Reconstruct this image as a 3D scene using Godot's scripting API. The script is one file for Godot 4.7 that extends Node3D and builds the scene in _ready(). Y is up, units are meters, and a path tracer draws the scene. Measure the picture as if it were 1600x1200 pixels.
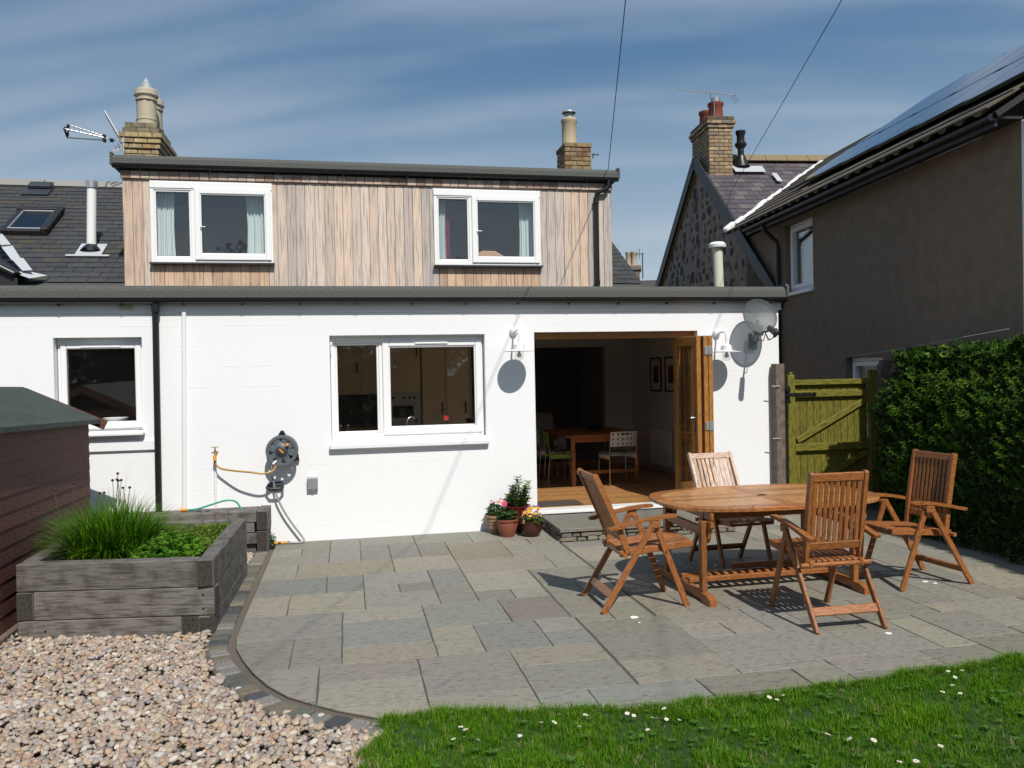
extends Node3D
# A whitewashed cottage extension with a paved patio, seen from its lawn. Units are metres, the patio is y = 0, the white wall's face is z = 0.

var rng := RandomNumberGenerator.new()
var used_names := {}
var M := {}


class Shape:
	var v := PackedVector3Array()
	var n := PackedVector3Array()
	var uv := PackedVector2Array()
	var c := PackedColorArray()
	var col := Color.WHITE
	var uo := Vector2.ZERO
	var xf := Transform3D.IDENTITY

	func tri(a: Vector3, b: Vector3, d: Vector3, na: Vector3, nb: Vector3, nd: Vector3, ua := Vector2.ZERO, ub := Vector2.ZERO, ud := Vector2.ZERO) -> void:
		a = xf * a
		b = xf * b
		d = xf * d
		na = (xf.basis * na).normalized()
		nb = (xf.basis * nb).normalized()
		nd = (xf.basis * nd).normalized()
		if (d - a).cross(b - a).dot(na + nb + nd) < 0.0:
			var t := b
			b = d
			d = t
			t = nb
			nb = nd
			nd = t
			var tu := ub
			ub = ud
			ud = tu
		v.append(a)
		v.append(b)
		v.append(d)
		n.append(na)
		n.append(nb)
		n.append(nd)
		uv.append(ua + uo)
		uv.append(ub + uo)
		uv.append(ud + uo)
		c.append(col)
		c.append(col)
		c.append(col)

	func quad(a: Vector3, b: Vector3, d: Vector3, e: Vector3, nn: Vector3, ua := Vector2.ZERO, ub := Vector2.ZERO, ud := Vector2.ZERO, ue := Vector2.ZERO) -> void:
		tri(a, b, d, nn, nn, nn, ua, ub, ud)
		tri(a, d, e, nn, nn, nn, ua, ud, ue)

	# a flat quad whose normal looks towards OUT
	func face(a: Vector3, b: Vector3, d: Vector3, e: Vector3, out: Vector3) -> void:
		var nn := (d - a).cross(e - b).normalized()
		if nn.dot(out) < 0.0:
			nn = -nn
		var w := (b - a).length()
		var h := (e - a).length()
		quad(a, b, d, e, nn, Vector2.ZERO, Vector2(w, 0), Vector2(w, h), Vector2(0, h))

	# a box, bevelled when BEV > 0, its grain (u) along the longest side
	func box(at: Vector3, size: Vector3, bev := 0.0, turn := Basis.IDENTITY) -> void:
		var h := size * 0.5
		var keep := xf
		xf = xf * Transform3D(turn, at)
		var long := 0
		if size.y > size.x and size.y >= size.z:
			long = 1
		elif size.z > size.x and size.z > size.y:
			long = 2
		var b := minf(bev, minf(h.x, minf(h.y, h.z)) * 0.6)
		for a in 3:
			var p := (a + 1) % 3
			var q := (a + 2) % 3
			for s in [-1.0, 1.0]:
				var pts: Array[Vector3] = []
				var us: Array[Vector2] = []
				for k in [[-1, -1], [1, -1], [1, 1], [-1, 1]]:
					var t := Vector3.ZERO
					t[a] = s * h[a]
					t[p] = k[0] * (h[p] - b)
					t[q] = k[1] * (h[q] - b)
					pts.append(t)
					if a == long:
						us.append(Vector2(t[p] * 0.3, t[q]))
					else:
						us.append(Vector2(t[long], t[3 - a - long] + s * 0.37 + a * 0.21))
				var nn := Vector3.ZERO
				nn[a] = s
				quad(pts[0], pts[1], pts[2], pts[3], nn, us[0], us[1], us[2], us[3])
		if b > 0.0:
			for a in 3:
				var p := (a + 1) % 3
				var q := (a + 2) % 3
				for s in [-1.0, 1.0]:
					for t in [-1.0, 1.0]:
						var e: Array[Vector3] = []
						for k in [[-1, 0], [1, 0], [1, 1], [-1, 1]]:
							var w := Vector3.ZERO
							w[a] = k[0] * (h[a] - b)
							w[p] = s * (h[p] - (b if k[1] else 0.0))
							w[q] = t * (h[q] - (0.0 if k[1] else b))
							e.append(w)
						var nn := Vector3.ZERO
						nn[p] = s
						nn[q] = t
						nn = nn.normalized()
						quad(e[0], e[1], e[2], e[3], nn, Vector2(e[0][long], 0), Vector2(e[1][long], 0), Vector2(e[2][long], b), Vector2(e[3][long], b))
			for sx in [-1.0, 1.0]:
				for sy in [-1.0, 1.0]:
					for sz in [-1.0, 1.0]:
						var s3 := Vector3(sx, sy, sz)
						var i := h - Vector3(b, b, b)
						var nn := s3.normalized()
						tri(s3 * Vector3(h.x, i.y, i.z), s3 * Vector3(i.x, h.y, i.z), s3 * Vector3(i.x, i.y, h.z), nn, nn, nn)
		xf = keep

	func cube(x0: float, x1: float, y0: float, y1: float, z0: float, z1: float, bev := 0.0) -> void:
		box(Vector3(x0 + x1, y0 + y1, z0 + z1) * 0.5, Vector3(x1 - x0, y1 - y0, z1 - z0), bev)

	# a bar of W (across) by T (along UP) from A to B
	func bar(a: Vector3, b: Vector3, w: float, t: float, bev := 0.0, up := Vector3.UP) -> void:
		var z := (b - a).normalized()
		var x := up.cross(z)
		x = Vector3.RIGHT if x.length() < 0.01 else x.normalized()
		box((a + b) * 0.5, Vector3(w, t, (b - a).length()), bev, Basis(x, z.cross(x), z))

	# a tube through POINTS; R is one radius, or one per point
	func tube(points: Array, r, segs := 8, caps := true) -> void:
		var m := points.size()
		var rings := []
		var norms := []
		var side := Vector3.ZERO
		var run := 0.0
		var runs := []
		for i in m:
			var d: Vector3 = (points[mini(i + 1, m - 1)] - points[maxi(i - 1, 0)]).normalized()
			if side == Vector3.ZERO:
				side = d.cross(Vector3.UP if absf(d.y) < 0.9 else Vector3.RIGHT).normalized()
			side = (side - d * side.dot(d)).normalized()
			var up := d.cross(side)
			var rad: float = r[i] if r is Array else r
			var ring := []
			var nr := []
			for k in segs:
				var a := TAU * k / segs
				var dir := side * cos(a) + up * sin(a)
				ring.append(points[i] + dir * rad)
				nr.append(dir)
			rings.append(ring)
			norms.append(nr)
			if i > 0:
				run += (points[i] - points[i - 1]).length()
			runs.append(run)
		for i in m - 1:
			for k in segs:
				var j := (k + 1) % segs
				var u0 := Vector2(runs[i], float(k) / segs)
				var u1 := Vector2(runs[i + 1], float(k) / segs)
				tri(rings[i][k], rings[i][j], rings[i + 1][j], norms[i][k], norms[i][j], norms[i + 1][j], u0, u0, u1)
				tri(rings[i][k], rings[i + 1][j], rings[i + 1][k], norms[i][k], norms[i + 1][j], norms[i + 1][k], u0, u1, u1)
		if caps:
			for e in [0, m - 1]:
				var d: Vector3 = (points[0] - points[1]).normalized() if e == 0 else (points[m - 1] - points[m - 2]).normalized()
				for k in segs:
					tri(points[e], rings[e][k], rings[e][(k + 1) % segs], d, d, d)

	# a turned shape about AT's y axis: PROFILE holds (radius, height) from one end to the other
	func lathe(at: Vector3, profile: Array, segs := 16, turn := Basis.IDENTITY) -> void:
		var keep := xf
		xf = xf * Transform3D(turn, at)
		var m := profile.size()
		var sn := []
		for i in m - 1:
			var d: Vector2 = profile[i + 1] - profile[i]
			sn.append(Vector2(d.y, -d.x).normalized())
		for i in m - 1:
			var p: Vector2 = profile[i]
			var q: Vector2 = profile[i + 1]
			var np: Vector2 = sn[i]
			var nq: Vector2 = sn[i]
			if i > 0 and sn[i - 1].dot(sn[i]) > 0.7:
				np = (sn[i - 1] + sn[i]).normalized()
			if i < m - 2 and sn[i + 1].dot(sn[i]) > 0.7:
				nq = (sn[i + 1] + sn[i]).normalized()
			for k in segs:
				var a := TAU * k / segs
				var b := TAU * (k + 1) / segs
				var ca := Vector3(cos(a), 0, sin(a))
				var cb := Vector3(cos(b), 0, sin(b))
				var p1 := ca * p.x + Vector3(0, p.y, 0)
				var p2 := cb * p.x + Vector3(0, p.y, 0)
				var q1 := ca * q.x + Vector3(0, q.y, 0)
				var q2 := cb * q.x + Vector3(0, q.y, 0)
				var n1 := ca * np.x + Vector3(0, np.y, 0)
				var n2 := cb * np.x + Vector3(0, np.y, 0)
				var m1 := ca * nq.x + Vector3(0, nq.y, 0)
				var m2 := cb * nq.x + Vector3(0, nq.y, 0)
				var ua := Vector2(a, p.y)
				var ub := Vector2(a, q.y)
				if p.x > 0.0001:
					tri(p1, p2, q2 if q.x > 0.0001 else q1, n1, n2, m2, ua, ua, ub)
				if q.x > 0.0001:
					tri(p1, q2, q1, n1, m2, m1, ua, ub, ub)
		xf = keep

	# a flat outline (x, y) given a thickness along +z; rounded edges are cut at 45 degrees by BEV on the front
	func prism(outline: PackedVector2Array, depth: float, bev := 0.0, at := Transform3D.IDENTITY) -> void:
		var keep := xf
		xf = xf * at
		var front := outline
		if bev > 0.0:
			var mid := Vector2.ZERO
			for p in outline:
				mid += p / outline.size()
			front = PackedVector2Array()
			for p in outline:
				var d := mid - p
				front.append(p + d.normalized() * minf(bev, d.length() * 0.5))
		var t := Geometry2D.triangulate_polygon(outline)
		for i in range(0, t.size(), 3):
			var a := outline[t[i]]
			var b := outline[t[i + 1]]
			var d := outline[t[i + 2]]
			tri(Vector3(a.x, a.y, 0), Vector3(b.x, b.y, 0), Vector3(d.x, d.y, 0), Vector3.FORWARD, Vector3.FORWARD, Vector3.FORWARD, a, b, d)
			a = front[t[i]]
			b = front[t[i + 1]]
			d = front[t[i + 2]]
			tri(Vector3(a.x, a.y, depth), Vector3(b.x, b.y, depth), Vector3(d.x, d.y, depth), Vector3.BACK, Vector3.BACK, Vector3.BACK, a, b, d)
		var turn := 1.0 if Geometry2D.is_polygon_clockwise(outline) else -1.0
		for i in outline.size():
			var a := outline[i]
			var b := outline[(i + 1) % outline.size()]
			var fa := front[i]
			var fb := front[(i + 1) % outline.size()]
			var d := (b - a).normalized()
			var nn := Vector3(-d.y, d.x, 0) * turn
			var l := (b - a).length()
			quad(Vector3(a.x, a.y, 0), Vector3(b.x, b.y, 0), Vector3(b.x, b.y, depth - bev), Vector3(a.x, a.y, depth - bev), nn, Vector2(0, 0), Vector2(l, 0), Vector2(l, depth), Vector2(0, depth))
			if bev > 0.0:
				var nb := (nn + Vector3.BACK).normalized()
				quad(Vector3(a.x, a.y, depth - bev), Vector3(b.x, b.y, depth - bev), Vector3(fb.x, fb.y, depth), Vector3(fa.x, fa.y, depth), nb, Vector2(0, 0), Vector2(l, 0), Vector2(l, bev), Vector2(0, bev))
		xf = keep

	# a curved tapering blade, both of whose sides show
	func blade(at: Vector3, lean: Vector3, height: float, width: float, segs := 3) -> void:
		var flat := Vector3(lean.x, 0, lean.z)
		var side := Vector3.UP.cross(flat).normalized() if flat.length() > 0.001 else Vector3.RIGHT
		var last := at
		for i in segs:
			var t := float(i + 1) / segs
			var next := at + Vector3(0, height * t * (1.0 - 0.18 * t * flat.length() / height), 0) + lean * t * t
			var w0 := width * (1.0 - float(i) / segs * 0.8) * 0.5
			var w1 := width * (1.0 - t * 0.8) * 0.5
			var nn := (next - last).cross(side).normalized()
			if nn.y < 0.0:
				nn = -nn
			if i == segs - 1:
				tri(last - side * w0, last + side * w0, next, nn, nn, nn)
			else:
				quad(last - side * w0, last + side * w0, next + side * w1, next - side * w1, nn)
			last = next

	# a leaf folded along its midrib
	func leaf(at: Vector3, along: Vector3, across: Vector3, l: float, w: float, fold := 0.25) -> void:
		var d := along.normalized()
		var s := (across - d * across.dot(d)).normalized()
		var u := d.cross(s)
		if u.y < 0.0:
			u = -u
		var tip := at + d * l - u * l * 0.12
		var mid := at + d * l * 0.45
		var a := mid + s * w * 0.5 + u * w * fold
		var b := mid - s * w * 0.5 + u * w * fold
		var na := (a - at).cross(mid - at).normalized()
		if na.dot(u) < 0.0:
			na = -na
		var nb := (b - at).cross(mid - at).normalized()
		if nb.dot(u) < 0.0:
			nb = -nb
		tri(at, a, mid, na, na, na)
		tri(mid, a, tip, na, na, na)
		tri(at, mid, b, nb, nb, nb)
		tri(mid, tip, b, nb, nb, nb)

	func mesh() -> ArrayMesh:
		var arrays := []
		arrays.resize(Mesh.ARRAY_MAX)
		arrays[Mesh.ARRAY_VERTEX] = v
		arrays[Mesh.ARRAY_NORMAL] = n
		arrays[Mesh.ARRAY_TEX_UV] = uv
		arrays[Mesh.ARRAY_COLOR] = c
		var m := ArrayMesh.new()
		m.add_surface_from_arrays(Mesh.PRIMITIVE_TRIANGLES, arrays)
		return m


# ---------------------------------------------------------------- scene tree helpers

func numbered(called: String) -> String:
	var k: int = used_names.get(called, 0)
	used_names[called] = k + 1
	return called if k == 0 else "%s_%03d" % [called, k]


func thing(called: String, label: String, category: String, at := Vector3.ZERO, turn := 0.0, group := "") -> Node3D:
	var o := Node3D.new()
	o.name = numbered(called)
	add_child(o)
	o.position = at
	o.rotation.y = turn
	tag(o, label, category, group)
	return o


func tag(o: Node, label: String, category := "", group := "", kind := "") -> void:
	if label:
		o.set_meta("label", label)
	if category:
		o.set_meta("category", category)
	if group:
		o.set_meta("group", group)
	if kind:
		o.set_meta("kind", kind)


func obj(called: String, shape, material: Material, parent: Node = null) -> MeshInstance3D:
	var o := MeshInstance3D.new()
	o.mesh = shape.mesh() if shape is Shape else shape
	o.material_override = material
	if parent == null:
		o.name = numbered(called)
		add_child(o)
	else:
		o.name = called
		parent.add_child(o, true)
	return o


func part(called: String, parent: Node, at := Vector3.ZERO, turn := Basis.IDENTITY) -> Node3D:
	var o := Node3D.new()
	o.name = called
	parent.add_child(o, true)
	o.transform = Transform3D(turn, at)
	return o


func copy(o: Node3D, label := "") -> Node3D:
	var base: String = o.get_meta("base_name", str(o.name))
	var c: Node3D = o.duplicate()
	c.name = numbered(base)
	add_child(c)
	if label:
		c.set_meta("label", label)
	return c


func scatter(called: String, m: Mesh, material: Material, where: Array, tints: Array, parent: Node = null) -> MultiMeshInstance3D:
	var mm := MultiMesh.new()
	mm.transform_format = MultiMesh.TRANSFORM_3D
	mm.use_colors = tints.size() > 0
	mm.mesh = m
	mm.instance_count = where.size()
	for i in where.size():
		mm.set_instance_transform(i, where[i])
		if tints.size() > 0:
			mm.set_instance_color(i, tints[i])
	var o := MultiMeshInstance3D.new()
	o.multimesh = mm
	o.set_meta("kind", "stuff")
	o.material_override = material
	if parent == null:
		o.name = numbered(called)
		add_child(o)
	else:
		o.name = called
		parent.add_child(o, true)
	return o


func sh(grain := true) -> Shape:
	var s := Shape.new()
	if grain:
		s.uo = Vector2(rng.randf() * 7.0, rng.randf() * 7.0)
	return s


func rr(a: float, b: float) -> float:
	return rng.randf_range(a, b)


func lin(r: float, g: float, b: float, a := 1.0) -> Color:
	return Color(r, g, b, a).linear_to_srgb()


# ---------------------------------------------------------------- materials

func noise(seed_: int, freq: float, octaves := 4, kind := FastNoiseLite.TYPE_SIMPLEX_SMOOTH) -> FastNoiseLite:
	var f := FastNoiseLite.new()
	f.seed = seed_
	f.frequency = freq
	f.noise_type = kind
	f.fractal_octaves = octaves
	return f


func ramp_tex(f: FastNoiseLite, stops: Array, size := 512) -> NoiseTexture2D:
	var t := NoiseTexture2D.new()
	t.width = size
	t.height = size
	t.seamless = true
	t.noise = f
	var g := Gradient.new()
	var at := PackedFloat32Array()
	var cs := PackedColorArray()
	for s in stops:
		at.append(s[0])
		cs.append(s[1])
	g.offsets = at
	g.colors = cs
	t.color_ramp = g
	return t


func grey_tex(f: FastNoiseLite, a: float, b: float, size := 512) -> NoiseTexture2D:
	return ramp_tex(f, [[0.1, Color(a, a, a)], [0.9, Color(b, b, b)]], size)


func mat(called: String, color: Color, rough := 0.8, metal := 0.0) -> StandardMaterial3D:
	var m := StandardMaterial3D.new()
	m.resource_name = called
	m.albedo_color = color
	m.roughness = rough
	m.metallic = metal
	m.vertex_color_use_as_albedo = true
	M[called] = m
	return m


# colour and relief textures laid on in world space (SCALE repeats per metre)
func world_tex(m: StandardMaterial3D, color: Texture2D, scale_: float, relief: Texture2D = null, cm := 0.5, world := true) -> void:
	m.albedo_texture = color
	m.uv1_triplanar = true
	m.uv1_world_triplanar = world
	m.uv1_scale = Vector3.ONE * scale_
	if relief:
		m.heightmap_enabled = true
		m.heightmap_texture = relief
		m.heightmap_scale = cm


func second_tex(m: StandardMaterial3D, color: Texture2D, scale_: float, world := true) -> void:
	m.detail_enabled = true
	m.detail_albedo = color
	m.detail_blend_mode = BaseMaterial3D.BLEND_MODE_MUL
	m.detail_uv_layer = BaseMaterial3D.DETAIL_UV_2
	m.uv2_triplanar = true
	m.uv2_world_triplanar = world
	m.uv2_scale = Vector3.ONE * scale_


func wood(called: String, color: Color, grain: Texture2D, su: float, sv: float, rough := 0.6, relief: Texture2D = null, cm := 0.1) -> StandardMaterial3D:
	var m := mat(called, color, rough)
	m.albedo_texture = grain
	m.uv1_scale = Vector3(su, sv, 1)
	if relief:
		m.heightmap_enabled = true
		m.heightmap_texture = relief
		m.heightmap_scale = cm
	return m


func glass(called: String, alpha := 0.004, tint := Color(0.3, 0.35, 0.35)) -> StandardMaterial3D:
	var m := mat(called, Color(tint.r, tint.g, tint.b, alpha), 0.02)
	m.transparency = BaseMaterial3D.TRANSPARENCY_ALPHA
	m.metallic_specular = 0.5
	m.vertex_color_use_as_albedo = false
	return m


func make_materials() -> void:
	var fine := grey_tex(noise(3, 0.05, 4), 0.72, 1.0)
	var coarse := grey_tex(noise(4, 0.012, 3), 0.78, 1.0)
	var speck := grey_tex(noise(5, 0.25, 2), 0.55, 1.0, 256)
	var grain := ramp_tex(noise(6, 0.02, 4), [[0.0, Color(0.62, 0.55, 0.5)], [0.45, Color(0.9, 0.87, 0.84)], [0.7, Color(1, 1, 1)], [1.0, Color(0.8, 0.75, 0.7)]])
	var grain_grey := ramp_tex(noise(7, 0.022, 5), [[0.05, Color(0.62, 0.6, 0.58)], [0.4, Color(0.86, 0.85, 0.84)], [0.65, Color(1, 1, 1)], [0.95, Color(0.86, 0.82, 0.76)]])
	var cedar := ramp_tex(noise(8, 0.012, 5), [[0.1, Color(0.72, 0.71, 0.72)], [0.38, Color(0.9, 0.89, 0.89)], [0.6, Color(1, 0.99, 0.98)], [0.9, Color(0.93, 0.88, 0.84)]])
	var relief := grey_tex(noise(9, 0.03, 4), 0.0, 1.0)
	var m: StandardMaterial3D

	m = mat("painted_wall", lin(0.8, 0.822, 0.85), 0.85)
	world_tex(m, grey_tex(noise(11, 0.05, 5), 0.985, 1.0), 0.8, grey_tex(noise(12, 0.06, 4), 0.0, 1.0), 0.03)
	m = mat("plaster", lin(0.62, 0.59, 0.55), 0.9)
	m = mat("room_paint", lin(0.66, 0.63, 0.6), 0.9)
	m = mat("grey_paint", lin(0.42, 0.4, 0.39), 0.9)
	m = mat("upvc", lin(0.82, 0.83, 0.84), 0.3)
	m = mat("upvc_seal", lin(0.03, 0.03, 0.03), 0.6)
	m = mat("black_plastic", lin(0.012, 0.012, 0.014), 0.35)
	m = mat("dark_grey_plastic", lin(0.035, 0.042, 0.05), 0.45)
	m = mat("mid_grey_plastic", lin(0.10, 0.115, 0.13), 0.45)
	m = mat("orange_plastic", lin(0.75, 0.28, 0.02), 0.4)
	m = mat("light_metal", lin(0.55, 0.56, 0.57), 0.35, 0.8)
	m = mat("steel", lin(0.6, 0.6, 0.6), 0.25, 1.0)
	m = mat("aluminium", lin(0.75, 0.76, 0.77), 0.35, 0.9)
	m = mat("galvanised", lin(0.35, 0.37, 0.38), 0.5, 0.6)
	m = mat("brass", lin(0.45, 0.33, 0.14), 0.4, 0.9)
	m = mat("lead", lin(0.42, 0.45, 0.48), 0.55)
	m = mat("white_plastic", lin(0.78, 0.79, 0.8), 0.4)
	m = mat("cream_plastic", lin(0.6, 0.6, 0.5), 0.5)
	m = mat("lamp_paint", lin(0.72, 0.74, 0.75), 0.4)
	m = mat("bulb_glass", lin(0.85, 0.86, 0.86, 0.1), 0.1)
	m.transparency = BaseMaterial3D.TRANSPARENCY_ALPHA
	m.vertex_color_use_as_albedo = false
	glass("pane")
	glass("jar_glass", 0.03)

	m = mat("roof_felt", lin(0.105, 0.113, 0.105), 0.85)
	world_tex(m, fine, 1.5, speck, 0.15)
	m = mat("shed_felt", lin(0.085, 0.125, 0.108), 0.92)
	world_tex(m, speck, 3.0, speck, 0.25)
	second_tex(m, coarse, 0.8)
	m = mat("pebbledash", lin(0.46, 0.365, 0.28), 0.95)
	world_tex(m, ramp_tex(noise(14, 0.22, 2), [[0.2, Color(0.45, 0.42, 0.4)], [0.5, Color(0.8, 0.78, 0.75)], [0.8, Color(1, 1, 1)]]), 3.0, grey_tex(noise(15, 0.2, 2), 0.0, 1.0), 0.4)
	second_tex(m, grey_tex(noise(16, 0.02, 4), 0.9, 1.0), 0.4)
	m = mat("mortar", lin(0.42, 0.335, 0.28), 0.95)
	world_tex(m, fine, 1.4, speck, 0.6)
	second_tex(m, coarse, 0.5)
	m = mat("stone", lin(1, 1, 1), 0.9)
	world_tex(m, fine, 2.2, relief, 0.25)
	m = mat("brick", lin(0.9, 0.9, 0.9), 0.9)
	world_tex(m, fine, 4.0, speck, 0.4)
	second_tex(m, coarse, 1.3)
	m = mat("clay_pot", lin(0.9, 0.9, 0.9), 0.7)
	world_tex(m, fine, 2.5)
	m = mat("glazed_pot", lin(0.9, 0.9, 0.9), 0.25)
	world_tex(m, fine, 3.0)
	m = mat("slate", lin(0.5, 0.5, 0.5), 0.6)
	world_tex(m, fine, 3.0, relief, 0.2)
	m = mat("ridge_stone", lin(0.36, 0.35, 0.33), 0.9)
	world_tex(m, fine, 2.0, speck, 0.3)
	m = mat("roof_tile", lin(0.9, 0.9, 0.9), 0.9)
	world_tex(m, fine, 2.5, speck, 0.3)
	m = mat("panel_glass", lin(0.012, 0.02, 0.045), 0.06)
	m.metallic_specular = 0.5

	m = mat("paving", lin(1, 1, 1), 0.82)
	world_tex(m, ramp_tex(noise(21, 0.018, 5), [[0.08, Color(0.7, 0.69, 0.68)], [0.3, Color(0.88, 0.88, 0.87)], [0.5, Color(0.97, 0.97, 0.96)], [0.68, Color(0.93, 0.93, 0.92)], [0.92, Color(0.78, 0.75, 0.7)]], 1024), 0.55, grey_tex(noise(22, 0.05, 5), 0.0, 1.0), 0.14)
	second_tex(m, ramp_tex(noise(23, 0.12, 3), [[0.1, Color(0.82, 0.81, 0.8)], [0.3, Color(0.97, 0.97, 0.97)], [0.75, Color(1, 1, 1)], [0.93, Color(1, 0.99, 0.96)]]), 1.7)
	m.uv1_scale = Vector3(0.4, 0.5, 1.3)
	m = mat("joint_sand", lin(0.125, 0.115, 0.085), 0.95)
	world_tex(m, fine, 4.0, speck, 0.4)
	m = mat("mortar_bed", lin(0.17, 0.14, 0.11), 0.95)
	world_tex(m, fine, 5.0, speck, 0.4)
	m = mat("pebble", lin(0.95, 0.95, 0.95), 0.7)
	world_tex(m, grey_tex(noise(24, 0.09, 3), 0.82, 1.0), 5.0)
	m = mat("soil", lin(0.035, 0.024, 0.016), 0.95)
	world_tex(m, fine, 6.0, speck, 1.0)
	m = mat("ground", lin(0.07, 0.075, 0.03), 0.95)
	world_tex(m, fine, 0.7)
	m = mat("turf", lin(0.03, 0.07, 0.01), 0.95)
	world_tex(m, fine, 3.0)

	m = wood("cedar", lin(0.95, 0.95, 0.95), cedar, 0.25, 5.0, 0.75, relief, 0.015)
	m = wood("sleeper", lin(0.19, 0.18, 0.172), grain_grey, 0.35, 4.0, 0.85, relief, 0.04)
	second_tex(m, ramp_tex(noise(31, 0.02, 4), [[0.15, Color(0.75, 0.73, 0.71)], [0.45, Color(0.95, 0.95, 0.94)], [0.8, Color(1, 1, 1)]]), 0.5)
	m = wood("sleeper_end", lin(0.05, 0.043, 0.037), grain_grey, 3.0, 3.0, 0.9, relief, 0.1)
	m = wood("teak", lin(0.35, 0.138, 0.042), grain, 1.2, 9.0, 0.42, relief, 0.012)
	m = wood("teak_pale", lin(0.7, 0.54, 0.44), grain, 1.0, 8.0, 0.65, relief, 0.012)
	m = wood("table_wood", lin(0.54, 0.3, 0.125), grain, 0.9, 8.0, 0.36, relief, 0.012)
	m = wood("door_oak", lin(0.42, 0.2, 0.05), grain, 0.8, 8.0, 0.45)
	m = wood("floor_oak", lin(0.52, 0.285, 0.11), grain, 0.7, 6.0, 0.4)
	m = wood("indoor_wood", lin(0.36, 0.14, 0.045), grain, 1.0, 8.0, 0.45)
	m = wood("gate_paint", lin(0.172, 0.168, 0.02), grain, 0.6, 4.0, 0.55, relief, 0.02)
	m = wood("post_wood", lin(0.18, 0.14, 0.118), grain_grey, 1.0, 5.0, 0.85, relief, 0.08)
	m = wood("post_round", lin(0.18, 0.14, 0.118), grain_grey, 5.0, 0.7, 0.85, relief, 0.05)
	m = wood("shed_wood", lin(0.17, 0.068, 0.052), grain, 0.9, 5.0, 0.75, relief, 0.05)
	second_tex(m, ramp_tex(noise(33, 0.06, 2), [[0.16, Color(0.25, 0.2, 0.18)], [0.3, Color(0.9, 0.88, 0.86)], [0.8, Color(1, 1, 1)]]), 1.6)
	m = mat("barge_paint", lin(0.016, 0.015, 0.017), 0.5)
	m = mat("cream_unit", lin(0.72, 0.62, 0.4), 0.45)
	m = mat("oven_steel", lin(0.5, 0.48, 0.42), 0.35, 0.4)
	m = mat("dark_glass", lin(0.006, 0.007, 0.009), 0.08)
	m = mat("red_brick_tile", lin(0.06, 0.02, 0.024), 0.4)
	m = mat("worktop", lin(0.3, 0.19, 0.1), 0.4)
	m = mat("chair_white", lin(0.7, 0.68, 0.65), 0.35)
	m = mat("chair_green", lin(0.2, 0.36, 0.03), 0.35)
	m = mat("cushion_print", lin(0.55, 0.53, 0.45), 0.9)
	m.albedo_texture = ramp_tex(noise(35, 0.03, 2, FastNoiseLite.TYPE_CELLULAR), [[0.0, Color(0.9, 0.9, 0.86)], [0.45, Color(0.9, 0.9, 0.86)], [0.5, Color(0.2, 0.5, 0.15)], [0.7, Color(0.25, 0.2, 0.25)], [0.9, Color(0.9, 0.88, 0.8)]], 256)
	m.uv1_triplanar = true
	m.uv1_scale = Vector3.ONE * 3.0
	m = mat("curtain", lin(0.62, 0.72, 0.72), 0.9)
	m.backlight = Color(0.35, 0.4, 0.4)
	m = mat("red_cloth", lin(0.4, 0.05, 0.08), 0.9)
	m = mat("pink_cloth", lin(0.55, 0.34, 0.22), 0.8)
	m = mat("door_mat", lin(0.12, 0.095, 0.075), 0.98)
	world_tex(m, speck, 6.0, speck, 0.5)
	m = mat("paper", lin(0.6, 0.57, 0.5), 0.9)
	m = mat("print_dark", lin(0.12, 0.03, 0.03), 0.9)
	m = mat("radiator_white", lin(0.7, 0.69, 0.67), 0.4)

	m = mat("leaf", lin(1, 1, 1), 0.6)
	m.metallic_specular = 0.3
	m.backlight = Color(0.4, 0.5, 0.12)
	m = mat("grass", lin(1, 1, 1), 0.7)
	m.metallic_specular = 0.2
	m.backlight = Color(0.35, 0.5, 0.08)
	m = mat("petal", lin(0.9, 0.9, 0.9), 0.6)
	m.backlight = Color(0.3, 0.3, 0.3)
	m = mat("bark", lin(0.09, 0.07, 0.05), 0.95)
	m = mat("hose_yellow", lin(0.42, 0.25, 0.06), 0.45)
	m = mat("hose_grey", lin(0.3, 0.29, 0.28), 0.45)
	m = mat("hose_green", lin(0.03, 0.34, 0.22), 0.4)
	m = mat("dish_mesh", lin(0.085, 0.1, 0.108, 0.9), 0.55)
	m.transparency = BaseMaterial3D.TRANSPARENCY_ALPHA
	m = mat("dropping", lin(0.75, 0.75, 0.72), 0.9)
	m = mat("cable", lin(0.02, 0.02, 0.022), 0.6)


# ---------------------------------------------------------------- camera, sky, sun

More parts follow.
